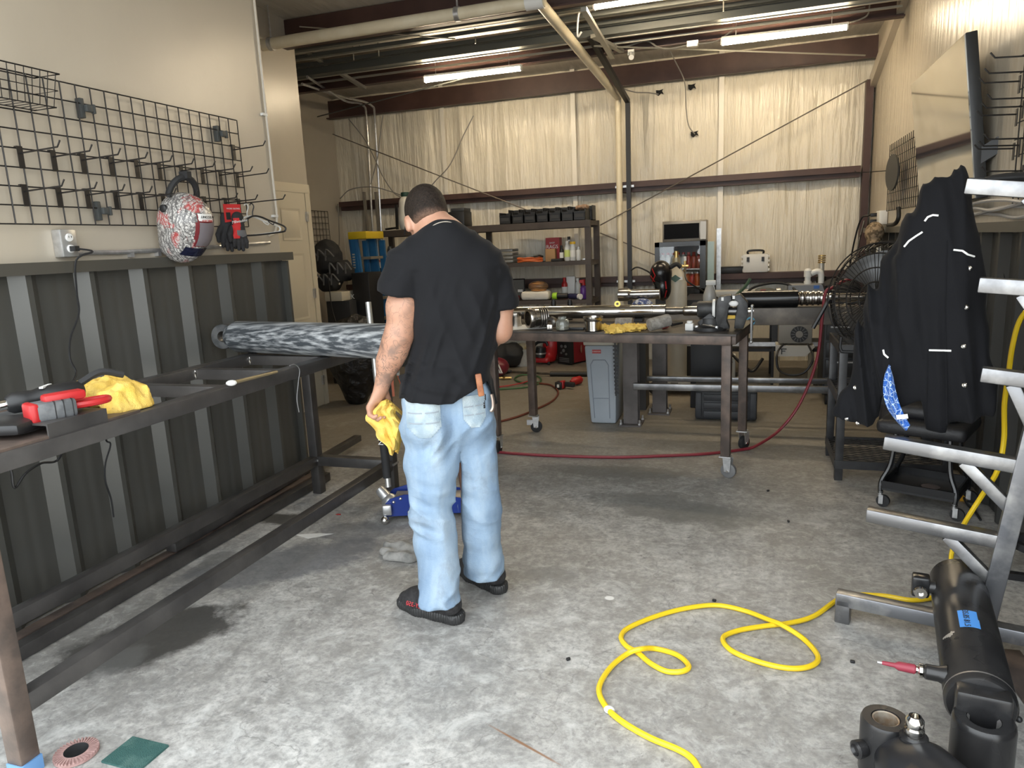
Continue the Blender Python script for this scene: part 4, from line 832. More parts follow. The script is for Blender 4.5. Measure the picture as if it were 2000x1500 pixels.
S.f = np.maximum(S.f, np.where(Z_ > .58, -9, 0)*0+(-9.)) if False else S.f
cr_ = PB(897, 868, .02); gap = np.abs(a_-np.interp(Z_, [PB(900, 1130).z, cr_.z], [aa(PB(902, 1130)), aa(cr_)])); S.f = np.where(Z_ < cr_.z, np.maximum(S.f, .006*np.clip((cr_.z-Z_)/.1, 0, 1)-gap), S.f)
jeans = S.mesh('jeans', denim, person, 2)
pk = mat('worn denim pocket', (.24, .31, .36), .85, 0, (.36, .42, .45), 14, bump=.3, bsc=200)
pmask = lambda u, v: abs(u) < .5-max(0, -v-.18)*.9
for (x, y, w_, h_, d_) in ((828, 829, .145, .135, -.2), (930, 812, .10, .125, -.15)):
    o_ = PB(x, y, d_); po = decal('back_pocket', [jeans], o_, BS, UP, w_, h_, pk, jeans, .004, 20, 20, pmask, .5)
    for (s0, v0) in ((.5, .46), (.34, .2)):
        for sg in (-1, 1): decal('stitching', [po], o_+BS*(sg*w_*.25)+UP*h_*(v0-.30), BS, UP, w_*.42, .004, mat('denim thread', (.24, .27, .30), .8), po, .002, 8, 2)
decal('waistband', [jeans], PB(925, 762, -.2), (BS+UP*.25).normalized(), UP, .09, .035, denim, jeans, .004, 10, 6, None, .5)
# belt sheath, clip tool
q = PB(937, 752, -.115); MB().box(q, (.024, .012, .088), Mat((BS, BF, UP)).transposed() @ Ry(-.10)).build('knife_sheath', mat('tan leather', (.22, .07, .025), .5, 0, (.32, .12, .045), 30), person, bevel=.005)
q = PB(961, 782, -.06); g = MB(); g.tube(spl([q+UP*.025, q-UP*.005+BS*.004, q-UP*.03+BS*.002, q-UP*.045-BS*.008], 5), [.007]*15+[.004], 6); g.build('pocket_knife', mat('pocket knife steel', (.35, .28, .24), .3, .8), person)
q = PB(948, 787, -.075); decal('torn_pocket', [jeans], q, BS, UP, .02, .055, blkm, jeans, .004, 6, 8, lambda u, v: abs(u-.3*v) < .3, .4)
# shoes
shm = mat('black knit shoe', (.014, .013, .014), .8, 0, (.03, .028, .028), 60, bump=.4, bsc=220); som = mat('black ribbed sole', (.022, .022, .022), .5)
for k, (hx, hy, tx, ty, nm) in enumerate(((896, 1216, 790, 1186, 'left'), (979, 1158, 902, 1118, 'right'))):
    a0, a1 = aZ(hx, hy), aZ(tx, ty); fd_ = (a1-a0).normalized(); sd2 = Vec((-fd_.y, fd_.x, 0)); LN = .30; c0 = a0-fd_*.005
    Q = lambda u, v, z: c0+fd_*u*LN+sd2*v+Vec((0, 0, z))
    S = SDF(c0+fd_*.15-Vec((.22, .22, -.005)), c0+fd_*.15+Vec((.22, .22, .2)), .0048)
    S.path([Q(.14, 0, .07), Q(.40, 0, .075), Q(.70, .0, .055), Q(.90, 0, .045)], [.044, .047, .046, .032], .03); S.cap(Q(.15, 0, .07), Q(.20, 0, .13), .038, .042, .03); S.cap(Q(.45, 0, .09), Q(.75, 0, .055), .030, .034, .03)
    S.cut(lambda X, Y, Z: -(Z-.030)); S.cut(lambda X, Y, Z: (Z-.150))
    up_ = S.mesh('shoe', shm, person)
    S2 = SDF(c0+fd_*.15-Vec((.22, .22, .0)), c0+fd_*.15+Vec((.22, .22, .1)), .004)
    S2.path([Q(.08, 0, .026), Q(.35, 0, .024), Q(.65, 0, .024), Q(.93, 0, .026)], [.043, .041, .046, .034], .02); S2.cut(lambda X, Y, Z: -(Z-.002)); S2.cut(lambda X, Y, Z: Z-.044)
    X_, Y_, Z_ = S2.all(); uu = (X_-c0[0])*fd_[0]+(Y_-c0[1])*fd_[1]; vv = (X_-c0[0])*sd2[0]+(Y_-c0[1])*sd2[1]; S2.f = S2.f+.0022*np.sin(np.where(uu < .035, np.arctan2(vv, .05-uu)*40, uu*520))
    S2.mesh('sole', som, up_, 0)
    side = -1 if sd2.y > 0 else 1; o_ = Q(.58, side*.047, .060)
    if k == 0:
        tx_ = text('SPLY-350', .026, o_+sd2*side*.006, fd_, (UP-sd2*side*.35), mat('red print', (.45, .04, .05), .6), up_, ext=.003)
    MB().tube(spl([Q(.10, -.03, .10), Q(.03, 0, .105), Q(.10, .03, .10)], 5), .004, 6).build('heel_tab', blkm, up_)
# rag held in the left hand
rw = [(786, 738, 762), (794, 728, 772), (804, 721, 771), (815, 719, 778), (826, 726, 784), (838, 738, 788), (850, 742, 789), (862, 750, 786), (873, 760, 779), (882, 768, 772)]
def ragp(u, v):
    k = v*(len(rw)-1); i = min(int(k), len(rw)-2); f = k-i; y, a, c_ = [rw[i][j]+(rw[i+1][j]-rw[i][j])*f for j in range(3)]
    a += 3*math.sin(v*17); c_ += 3*math.sin(v*13+1)
    return PB(a+(c_-a)*u, y+5*math.sin(u*5+2), .10-.028*math.sin(math.pi*min(1, u*1.0))+.012*math.sin(u*11+v*5)+.007*math.sin(u*23-v*9))
one('yellow_rag', MB().grid(ragp, 26, 40), rag, 'bright yellow rag hanging from the left hand of the worker', 'rag', thick=.008, ang=60)
S = None
# ================================================================ WHEELED STEEL TABLE IN THE MIDDLE
T2A = math.radians(8.5); t2u = Vec((math.cos(T2A), -math.sin(T2A), 0)); t2v = Vec((math.sin(T2A), math.cos(T2A), 0)); T2C = Vec((-.06, 4.375, 0)); T2W, T2D, T2Z = 1.72, .74, .90
def T2(u, v, z=0): return T2C-t2u*u+t2v*v+Vec((0, 0, z))       # u to the left from the front right corner, v to the back
R2 = Mat((t2u, t2v, Vec((0, 0, 1)))).transposed()
top_m = mat('dark bench plate', (.045, .040, .037), .5, .3, (.085, .072, .062), 5)
th = thing('wheeled_table', 'rusty brown steel work table on casters in the middle of the shop', 'table', T2(T2W/2, T2D/2))
MB().box(T2(T2W/2, T2D/2, T2Z-.006), (T2W, T2D, .012), R2).build('table_top', top_m, th)
for (u0, v0, u1, v1) in ((0.03, .03, T2W-.03, .03), (.03, T2D-.03, T2W-.03, T2D-.03), (.03, .03, .03, T2D-.03), (T2W-.03, .03, T2W-.03, T2D-.03)): MB().bar(T2(u0, v0, T2Z-.04), T2(u1, v1, T2Z-.04), .05, .055).build('apron_rail', steelrust, th, bevel=.003)
for i, (u, v) in enumerate(((.06, .05), (.06, T2D-.06), (T2W-.06, .05), (T2W-.06, T2D-.06))):
    lg = MB().box(T2(u, v, (.14+T2Z-.012)/2), (.055, .055, T2Z-.012-.14), R2).build('leg', steelrust, th, bevel=.003)
    o_ = T2(u, v, 0); sw = (-.3, .9, 1.5, .2)[i]; cd_ = Vec((math.cos(sw), math.sin(sw), 0)); cs = Vec((-cd_.y, cd_.x, 0)); wc = o_+cd_*.02+Vec((0, 0, .046))
    ca = MB().box(o_+Vec((0, 0, .135)), (.07, .07, .008), R2).build('caster_plate', galv, th)
    for sg in (-1, 1): MB().prism([(-.02, 0), (.015, 0), (.022, .085), (-.03, .085)], wc+cs*(sg*.024-.001)-Vec((0, 0, .004)), cd_, (0, 0, 1), .003).build('caster_fork', galv, ca)
    MB().lathe(wc-cs*.017, cs, [(.036, 0), (.046, .004), (.046, .030), (.036, .034)], 20).build('caster_wheel', mat('grey tread', (.14, .14, .14), .6) if i == 0 else blkm, ca); MB().cyl(wc-cs*.03, wc+cs*.03, .008, n=8).build('axle', chrome, ca)
    if i == 3: MB().box(wc-cd_*.05+Vec((0, 0, .035)), (.05, .03, .04), Rz(sw)).build('brake_tab', galv, ca)
for u in (.20, .30): MB().cyl(T2(u, .10, T2Z-.085), T2(u, .10, T2Z-.012), .008, n=8).build('bolt', chrome, th)
Tz = T2Z+.001
def tp(px, py, dz=0): return aZ(px, py, Tz+dz)
mach = mat('machined steel', (.52, .50, .47), .2, 1, (.40, .38, .36), 3, stretch=(1, 1, 40)); dmach = mat('dark oily steel', (.16, .15, .14), .28, .9, (.26, .24, .22), 12)
# rings and glands
q = tp(1008, 637); r_ = .043; one('gland_ring', MB().lathe(q, (0, 0, 1), [(r_*.8, 0), (r_, 0), (r_, .06), (r_*1.06, .065), (r_*1.06, .095), (r_*.8, .095), (r_*.8, 0)], 30, False), mach, 'upright polished steel ring on the table just right of the worker', 'steel ring')
q = tp(1047, 641)+Vec((0, .0, .072)); ax = Vec((.75, .62, 0)).normalized()
th = thing('threaded_gland', 'large threaded steel gland lying on its side on the wheeled table', 'steel ring', q-Vec((0, 0, .072)))
MB().lathe(q-ax*.06, ax, [(.05, 0), (.066, 0), (.070, .006), (.070, .03), (.062, .033), (.062, .038), (.070, .041), (.070, .07), (.064, .074), (.05, .074), (.05, 0)], 34, False).build('body', mach, th)
for k in range(4): MB().lathe(q+ax*(.016+.016*k), ax, [(.05, 0), (.070, 0), (.072, .005), (.070, .010), (.05, .010)], 34, False).build('thread', dmach, th)
q = tp(1077, 641)+Vec((0, .03, .041)); one('castle_nut', MB().lathe(q-Vec((0, .03, 0)), Vec((-.25, -1, .1)), [(.016, -.02), (.040, -.02), (.040, .015), (.028, .025), (.016, .025), (.016, -.02)], 8, False), dmach, 'dark hexagon nut standing on edge between the gland and the glass jar', 'nut')
q = tp(1074, 645); one('small_block', MB().box(q+Vec((0, 0, .02)), (.042, .035, .04), Rz(.2)), mach, 'small bright steel nut at the front edge of the wheeled table', 'nut', bevel=.008)
one('shop_paper', MB().grid(lambda u, v: tp(998+70*u, 645-9*v-4*u)+Vec((0, 0, .002+.012*max(0, u-.55)*2*v)), 12, 5), white, 'white paper sheet under the steel rings on the wheeled table', 'paper', thick=.0008)
q = tp(1099, 645); th = thing('glass_jar', 'clear glass jar standing at the front of the wheeled table', 'jar', q)
gl = mat('clear glass', (.9, .95, .93), .05, trans=.92)
MB().lathe(q, (0, 0, 1), [(.036, 0), (.044, .006), (.045, .05), (.038, .068), (.028, .075), (.028, .09), (.026, .09), (.026, .074), (.036, .066), (.042, .05), (.041, .008), (.001, .006)], 24).build('jar_body', gl, th)
MB().lathe(q+Vec((0, 0, .007)), (0, 0, 1), [(.001, 0), (.040, 0), (.040, .018), (.001, .018)], 20).build('contents', mat('murky oil', (.10, .075, .03), .3), th)
q = tp(1122, 645); one('black_file', MB().box(q+Vec((0, .02, .009)), (.13, .03, .018), R2), blk, 'flat black bar beside the steel piston on the wheeled table', 'bar', bevel=.003)
q = tp(1159, 646); th = thing('piston_ring', 'upright steel piston with a flared rim at the front of the wheeled table', 'steel ring', q)
MB().lathe(q, (0, 0, 1), [(.05, 0), (.056, .003), (.056, .065), (.062, .072), (.066, .085), (.066, .093), (.054, .093), (.050, .08), (.048, .01), (.001, .01)], 34).build('body', mach, th)
# rag, rolls, screwdriver
q = [tp(x, y, .008) for x, y in ((1190, 640), (1212, 645), (1235, 643), (1215, 638), (1200, 648), (1248, 640))]
S = ragmesh('', [e3(p, .075, .05, .012) for p in q[:3]]+[e3(q[3]+Vec((0, 0, .006)), .06, .04, .018), e3(q[4], .04, .05, .012), e3(q[5], .05, .03, .008)], '', .005, 1.5, seed=3); S.cut(lambda X, Y, Z: -(Z-Tz)); one_sdf('yellow_rag', S, rag, 'flat crumpled yellow rag on the front edge of the wheeled table', 'rag')
gr = mat('grey abrasive roll', (.20, .185, .165), .9, 0, (.32, .30, .27), 30, bump=.5)
a_ = tp(1203, 642)+Vec((0, 0, .037)); one('abrasive_roll', MB().lathe(a_, Vec((1, -.05, 0)), [(.012, 0), (.034, 0), (.036, .01), (.036, .10), (.034, .11), (.012, .11)], 22), gr, 'left one of two short grey rolls lying on the yellow rag', 'roll', 'grey rolls on the wheeled table')
a_ = tp(1268, 648)+Vec((0, 0, .042)); one('abrasive_roll', MB().lathe(a_, Vec((.8, .55, .16)), [(.012, 0), (.038, 0), (.040, .01), (.040, .13), (.038, .14), (.012, .14)], 22), gr, 'right one of two short grey rolls, tilted towards the vise', 'roll', 'grey rolls on the wheeled table')
a_, b_ = tp(1293, 643)+Vec((0, 0, .016)), tp(1312, 639)+Vec((0, 0, .016)); th = thing('screwdriver', 'red and black screwdriver lying by the vise base', 'screwdriver', a_-Vec((0, 0, .018)))
MB().lathe(a_, b_-a_, [(.010, 0), (.016, .01), (.015, .06), (.010, .075)], 12).build('handle', red, th); MB().cyl(b_, tp(1332, 635)+Vec((0, 0, .016)), .012, .008).build('grip', blkm, th)
q = tp(1347, 645); one('small_bottle', MB().box(q+Vec((0, 0, .022)), (.05, .04, .044), R2).cyl(q+Vec((0, 0, .044)), q+Vec((0, 0, .06)), .018, n=12), white, 'small white capped block left of the vise base', 'bottle', bevel=.004)
# bench vise
vi = tp(1385, 648); th = thing('bench_vise', 'heavy black bench vise bolted to the right end of the wheeled table', 'vise', vi)
vm_ = mat('black vise casting', (.022, .022, .023), .45, .2, (.05, .05, .05), 14); vy = vi.y+.10; V_ = lambda px, py, dy=0: aY(px, py, vy+dy)
ctr = Vec((vi.x, vy, Tz)); MB().lathe(ctr, (0, 0, 1), [(.10, 0), (.10, .02), (.075, .03), (.065, .05), (.065, .075)], 28).build('swivel_base', vm_, th)
for a in (0, 1.57, 3.14, 4.71): MB().cyl(ctr+Vec((.088*math.cos(a+.5), .088*math.sin(a+.5), .015)), ctr+Vec((.088*math.cos(a+.5), .088*math.sin(a+.5), .032)), .012, n=6).build('base_bolt', galv, th)
MB().cyl(V_(1372, 634, -.12), V_(1396, 638, -.12), .006, n=8).build('lock_lever', chrome, th)
MB().lathe(V_(1362, 604), Vec((1, 0, 0)), [(.045, 0), (.052, .01), (.052, .11), (.058, .115), (.058, .16), (.045, .17)], 24).build('anvil_body', vm_, th); MB().lathe(V_(1392, 603), (1, 0, 0), [(.0585, 0), (.0595, .004), (.0595, .012), (.0585, .016)], 24).build('white_band', white, th)
MB().bar(V_(1375, 618), V_(1392, 640), .10, .10, (0, 1, 0)).build('neck', vm_, th, bevel=.01)
def jaw(pxs): return [(p.x, p.z) for p in [V_(x, y) for x, y in pxs]]
for pts, nm in (([(1401, 583), (1406, 578), (1428, 575), (1432, 590), (1424, 600), (1420, 625), (1426, 640), (1402, 640), (1398, 622)], 'fixed_jaw'), ([(1432, 577), (1446, 573), (1461, 590), (1461, 612), (1452, 640), (1434, 640), (1436, 620), (1440, 600)], 'moving_jaw')):
    MB().prism(jaw(pts)[::-1], (0, vy+.06, 0), (1, 0, 0), (0, 0, 1), .12).build(nm, vm_, th, bevel=.006)
MB().cyl(V_(1395, 608), V_(1448, 608), .028, n=18).build('guide_tube', mat('worn dark shaft', (.12, .12, .12), .3, .8), th); MB().cyl(V_(1448, 608), V_(1472, 607), .018, n=14).build('screw_end', chrome, th); MB().cyl(V_(1469, 598, -.03), V_(1467, 668, -.03), .007, n=8).build('handle_bar', galv, th); 
for y in (598, 668): MB().ball(V_(1469 if y < 600 else 1467, y, -.03), .011).build('handle_knob', galv, th)
for (x, y) in ((1411, 584), (1433, 581)): MB().box(V_(x, y, -.062), (.014, .006, .02)).build('jaw_plate', white, th)
MB().bar(V_(1418, 618, .0), V_(1436, 617, 0), .03, .03).build('yellow_wrap', rag, th)
one('green_strap', MB().tube(spl([V_(1428, 592, -.02), V_(1437, 578, .03), V_(1455, 560, .12), V_(1465, 545, .16)], 5), .010, 6), mat('dark green webbing', (.03, .06, .03), .8), 'dark green strap running up from the vise jaws', 'strap')
one('white_glove_tip', MB().ball(V_(1433, 593, -.075), (.028, .012, .018)), white, 'white rounded scrap held beside the vise jaw', 'scrap')
# long chrome rod lying across the rear of the table on blocks
yr = 5.12; a_, b_ = aY(975, 616, yr), aY(1300, 606, yr); a_.z = b_.z = Tz+.018+.05; d = (b_-a_).normalized()
th = thing('chrome_rod', 'long thick chrome rod lying across the back of the wheeled table', 'rod', (a_+b_)/2-Vec((0, 0, .068)))
L = (b_-a_).length; MB().lathe(a_-d*.1, d, [(.046, 0), (.048, .004), (.048, L), (.052, L+.002), (.052, L+.012), (.048, L+.014), (.048, L+.10)], 36).build('shaft', chrome, th)
MB().lathe(b_, d, [(.048, 0), (.028, .004), (.028, .075), (.026, .08), (.026, .13)], 24).build('stepped_end', dmach, th)
for u in (.25, .85): MB().box(a_+d*L*u-Vec((0, 0, .058)), (.06, .12, .018)).build('rest_block', blk, th)
q = aY(1352, 607, 5.0); one('chuck_stub', MB().lathe(q-Vec((.06, 0, 0)), (1, 0, 0), [(.028, 0), (.034, .01), (.034, .10), (.026, .11)], 20), mach, 'short bright stub shaft between the chrome rod and the vise', 'shaft')
q = aY(1206, 594, 5.0); one('brass_washer', MB().lathe(q, (.1, -1, .3), [(.009, 0), (.021, 0), (.021, .010), (.009, .010), (.009, 0)], 20, False), mat('yellow brass', (.75, .58, .14), .35, .6), 'small yellow ring resting against the chrome rod', 'washer')
for i, (x, ya) in enumerate(((1081, 588), (1113, 588))): q = aY(x, ya, 5.25); one('black_socket', MB().cyl((q.x, q.y, Tz), q, .019, n=14).cyl((q.x, q.y, q.z), (q.x, q.y, q.z+.012), .014, n=14), blk, ('left' if i == 0 else 'right')+' one of two black sockets standing behind the chrome rod', 'socket', 'black sockets behind the chrome rod')
# ================================================================ CYLINDER BENCH ON I-BEAM COLUMNS
yb = 5.67; th = thing('cylinder_bench', 'heavy steel beam bench on bolted I-beam columns behind the wheeled table', 'bench', (-.2, yb, 0))
zt, zb = aY(1500, 600, yb).z, aY(1500, 633, yb).z
colm = mat('grey steel column', (.075, .066, .062), .5, .3, (.12, .105, .10), 5)
def ibeam(x, y, z1, nm='column'):
    g = MB(); g.box((x, y-.055, z1/2+.006), (.115, .01, z1-.012)); g.box((x, y+.055, z1/2+.006), (.115, .01, z1-.012)); g.box((x, y, z1/2+.006), (.01, .11, z1-.012)); return g.build(nm, colm, th)
cx1 = aY(1233, 740, yb).x; ibeam(cx1, yb, zb); ibeam(cx1+.18, yb+.42, zb); ibeam(1.0, yb, zb)
for (x, y) in ((cx1, yb), (cx1+.18, yb+.42)):
    MB().box((x, y, .006), (.18, .24, .012)).build('base_plate', colm, th)
    for dx in (-.075, .075):
        for dy in (-.09, .09): MB().cyl((x+dx, y+dy, .012), (x+dx, y+dy, .05), .008, n=8).cyl((x+dx, y+dy, .012), (x+dx, y+dy, .024), .014, n=6).build('anchor_bolt', galv, th)
x0 = aY(1150, 615, yb).x; MB().box(((x0+1.1)/2, yb, (zt+zb)/2), (1.1-x0, .14, zt-zb)).build('main_beam', mat('scaly steel beam', (.10, .09, .08), .5, .4, (.22, .19, .16), 5, 7), th, bevel=.004)
p1, p2 = aY(1247, 755, yb-.09), aY(1258, 739, yb+.2)
MB().bar((cx1+.03, yb-.08, p1.z), (1.0, yb-.08, p1.z), .04, .05).build('stretcher', alumb, th, bevel=.003); MB().bar((cx1+.1, yb+.2, p2.z), (1.0, yb+.2, p2.z), .04, .04).build('stretcher', alumb, th, bevel=.003)
# cylinder being rebuilt, on the beam
a_ = aY(1440, 590, yb); a_.z = zt+.062; d = Vec((1, 0, 0)); xg, xh = aY(1558, 588, yb).x, aY(1606, 588, yb).x
th = thing('hydraulic_cylinder', 'black hydraulic cylinder with bright gland and chrome rod resting on the beam bench', 'cylinder', (xg-.2, yb, zt))
MB().lathe(a_, d, [(.045, 0), (.062, .01), (.062, xg-a_.x), (.05, xg-a_.x+.004)], 30).build('barrel', mat('gloss black barrel', (.010, .010, .011), .18, .1), th)
prof = []; n = 9
for k in range(n): u = (xh-xg)*k/n; prof += [(.050 if k < 4 else .046, u), (.054 if k % 2 else .048, u+.003), (.054 if k % 2 else .048, u+(xh-xg)/n-.002)]
MB().lathe(Vec((xg, yb, a_.z)), d, prof, 30).build('gland', mach, th); MB().cyl((xh, yb, a_.z), (xh+.50, yb, a_.z), .032, n=24).build('rod', chrome, th)
one('blue_tape_roll', MB().lathe(aY(1466, 627, 5.35), (0, -1, 0), [(.022, 0), (.03, 0), (.03, .03), (.022, .03), (.022, 0)], 20, False), mat('light blue tape', (.10, .38, .60), .5), 'small roll of blue tape beside the vise handle', 'tape')
# ================================================================ UNDER AND BEHIND: bin, case, cylinder, welders
q = Vec((-1.105, 5.80, 0)); th = thing('trash_can', 'tall slim grey trash can under the back of the wheeled table', 'trash can', q)
def taper(g, c, w0, d0, w1, d1, z0, z1): 
    vs = [Vec((c.x+sx*w/2, c.y+sy*dd/2, z)) for (w, dd, z) in ((w0, d0, z0), (w1, d1, z1)) for sx, sy in ((-1, -1), (1, -1), (1, 1), (-1, 1))]
    return g.add(vs, [(3, 2, 1, 0), (4, 5, 6, 7), (0, 1, 5, 4), (1, 2, 6, 5), (2, 3, 7, 6), (3, 0, 4, 7)])
tcm = mat('pale grey bin plastic', (.34, .38, .42), .55, 0, (.38, .42, .46), 3)
taper(MB(), q, .21, .36, .26, .50, .002, .66).build('body', tcm, th, bevel=.02); taper(MB(), q, .27, .52, .27, .52, .66, .74).build('rim', mat('cream bin rim', (.50, .47, .40), .5), th, bevel=.01)
fy = lambda z: q.y-.18-.07*z/.66-.002
g = MB(); 
for (x0, z0, x1, z1) in ((-.07, .05, -.085, .50), (.055, .05, .06, .50), (-.085, .50, -.06, .54), (.06, .50, .035, .54), (-.06, .54, .035, .54), (-.075, .22, .055, .22)): g.tube([(q.x+x0, fy(z0), z0), (q.x+x1, fy(z1), z1)], .004, 6)
g.build('moulded_panel', mat('bin groove', (.27, .30, .34), .6), th); MB().box((q.x-.03, fy(.61)-.002, .61), (.07, .006, .03)).build('red_badge', red, th); text('RUBBERMAID', .011, (q.x-.03, fy(.61)-.006, .61), (1, 0, 0), (0, 0, 1), white, th)
cq = aY(1200, 668, 5.48); th = thing('hanging_chain', 'black toothed chain hanging from the table beside the trash can', 'chain', (cq.x, cq.y, cq.z-.40))
for k in range(15): MB().box((cq.x+.0008*k, cq.y, cq.z+.03-k*.031), (.03, .006, .016)).box((cq.x+.004, cq.y, cq.z+.015-k*.031), (.010, .006, .020)).build('link', blk, th)
c0, c1 = aZ(1357, 820), aZ(1478, 823); q = (c0+c1)/2+Vec((0, .16, 0)); th = thing('storage_case', 'black ribbed plastic storage case on the floor behind the wheeled table', 'case', q); w_ = c1.x-c0.x
MB().box(q+Vec((0, 0, .125)), (w_, .32, .245)).build('body', mat('dark grey case', (.028, .030, .034), .5), th, bevel=.02); MB().box(q+Vec((0, 0, .262)), (w_*1.03, .34, .03)).build('lid', MC['dark grey case'], th, bevel=.01)
for k in range(3): MB().box(q+Vec((0, -.164, .05+.07*k)), (w_*.72, .012, .055)).build('front_panel', mat('case panel', (.036, .038, .043), .5), th, bevel=.006)
for sg in (-1, 1): MB().box(q+Vec((sg*w_*.44, -.162, .13)), (.05, .012, .2)).build('corner_rib', MC['case panel'], th, bevel=.006)
# gas cylinder with regulator and black helmet over it
gy = 6.95; gx = aY(1321, 600, gy).x; z1 = aY(1321, 545, gy).z; q = Vec((gx, gy, .12)); r_ = 20*6.9/FPX
th = thing('gas_cylinder', 'tall off-white shielding gas cylinder behind the wheeled table', 'gas cylinder', q)
cw = mat('off white cylinder', (.62, .58, .49), .4, 0, (.55, .51, .42), 5); MB().lathe(q, (0, 0, 1), [(r_*.9, 0), (r_, .02), (r_, z1-.22), (r_*.95, z1-.12), (r_*.7, z1-.06), (r_*.45, z1-.02), (r_*.35, z1+.02)], 30).build('body', cw, th)
tz_ = z1+.13; MB().cyl((gx, gy, tz_), (gx, gy, tz_+.07), r_*.36, n=18).build('neck_ring', mat('tarnished collar', (.42, .36, .24), .4, .4), th)
brs = mat('brass fittings', (.70, .50, .20), .3, .9)
rg = aY(1338, 520, gy); MB().cyl((gx, gy, tz_+.06), (gx, gy, tz_+.13), .02, n=10).cyl(rg-Vec((.06, 0, 0)), rg+Vec((.03, 0, 0)), .014, n=10).cyl(rg+Vec((0, 0, -.05)), rg+Vec((0, 0, .05)), .013, n=10).build('regulator', brs, th); MB().cyl(rg+Vec((0, 0, .05)), rg+Vec((0, 0, .09)), .014, n=12).build('flow_gauge', white, th)
lb = aY(1321, 544, gy-r_-.003); MB().prism([(0, -.035), (.05, 0), (0, .035), (-.05, 0)], Vec((gx, gy-r_*.99, lb.z+.0)), (1, 0, 0), (0, 0, 1), .002).build('hazard_label', mat('green label', (.07, .13, .10), .5), th); MB().box((gx, gy-r_+.001, lb.z), (.13, .004, .03)).build('label_strip', white, th)
one('gas_hose', MB().tube(spl([rg, aY(1340, 545, gy-.1), aY(1352, 556, gy-.1), aY(1380, 572, gy), aY(1410, 585, gy)], 6), .008, 6), blk, 'black gas hose leaving the brass regulator', 'hose')
hq = aY(1291, 545, gy-.24); th = thing('welding_helmet', 'black welding helmet with red graphics hung over the white gas cylinder', 'helmet', hq-Vec((0, 0, .18)))
S = SDF(hq-Vec((.2, .2, .24)), hq+Vec((.2, .2, .22)), .008); S.ell(hq+Vec((0, 0, .05)), (.10, .12, .12), .02); S.ell(hq+Vec((.02, -.02, -.08)), (.075, .09, .12), .04); hs_ = S.mesh('shell', mat('gloss black helmet', (.010, .009, .010), .25), th)
for (u0, v0, u1, v1) in ((-.07, .10, -.04, .04), (-.04, .04, -.07, -.02), (.05, .0, .06, -.10), (.06, -.10, .045, -.16), (-.08, .03, -.05, -.01)): decal('red_flash', [hs_], hq+Vec(((u0+u1)/2, 0, (v0+v1)/2)), Vec((u1-u0, 0, v1-v0)), Vec((-(v1-v0), 0, u1-u0)) if False else Vec((v0-v1, 0, u1-u0)), .07, .010, red, th, .004, 8, 2) if (u1-u0) else None
decal('lens_window', [hs_], hq+Vec((-.01, 0, -.05)), (1, 0, -.5), (.5, 0, 1), .08, .05, mat('dark green lens', (.02, .025, .025), .1), th, .005); MB().tube(spl([hq+Vec((.08, 0, .10)), hq+Vec((.14, 0, .13)), hq+Vec((.18, 0, .10))], 5), .02, 8).build('headband', blkm, th)
# cylinder cart: pale plates with a T cut-out, wheel
q = aZ(1325, 772); th = thing('cylinder_cart', 'white steel cylinder cart low on the floor with a black wheel', 'cart', q)
cm = mat('white cart paint', (.60, .58, .53), .4); gyb = gy
MB().box((gx, gy+.02, .108), (.34, .36, .02)).build('deck', cm, th); MB().prism([(-.16, 0), (.24, 0), (.24, .10), (-.10, .10)], (gx, gy-.19, .05), (1, 0, 0), (0, 0, 1), .01).build('side_plate', cm, th)
g = MB(); g.box((gx-.0, gy-.207, .125), (.07, .004, .008)); g.box((gx-.0, gy-.207, .10), (.008, .004, .05)); g.box((gx+.014, gy-.207, .105), (.03, .004, .006)); g.build('letter_mark', blk, th)
for xx in (-.19, .22): MB().lathe((gx+xx, gy-.16, .062), (0, 1, 0), [(.02, 0), (.06, 0), (.062, .01), (.062, .03), (.02, .04)], 22).build('wheel', blkm, th)
# red hose from the beam bench down to the floor and back towards the worker
rh = [aY(1690, 540, 5.5), aY(1650, 548, 5.45), aY(1625, 562, 5.4), aY(1612, 572, 5.38), aY(1606, 620, 5.36), aY(1598, 690, 5.35), aY(1582, 745, 5.3), aY(1555, 800, 5.25)]
zf = .012; rh += [aZ(1520, 842, .10), aZ(1478, 870, .03)]+[aZ(x, y, zf) for x, y in ((1450, 878), (1380, 886), (1300, 890), (1200, 893), (1080, 890), (1010, 886), (940, 880))]
one('air_hose', MB().tube(spl(rh, 8), .0105, 8), mat('dark red rubber hose', (.20, .02, .03), .45), 'dark red air hose hanging from the bench and running across the floor', 'hose')
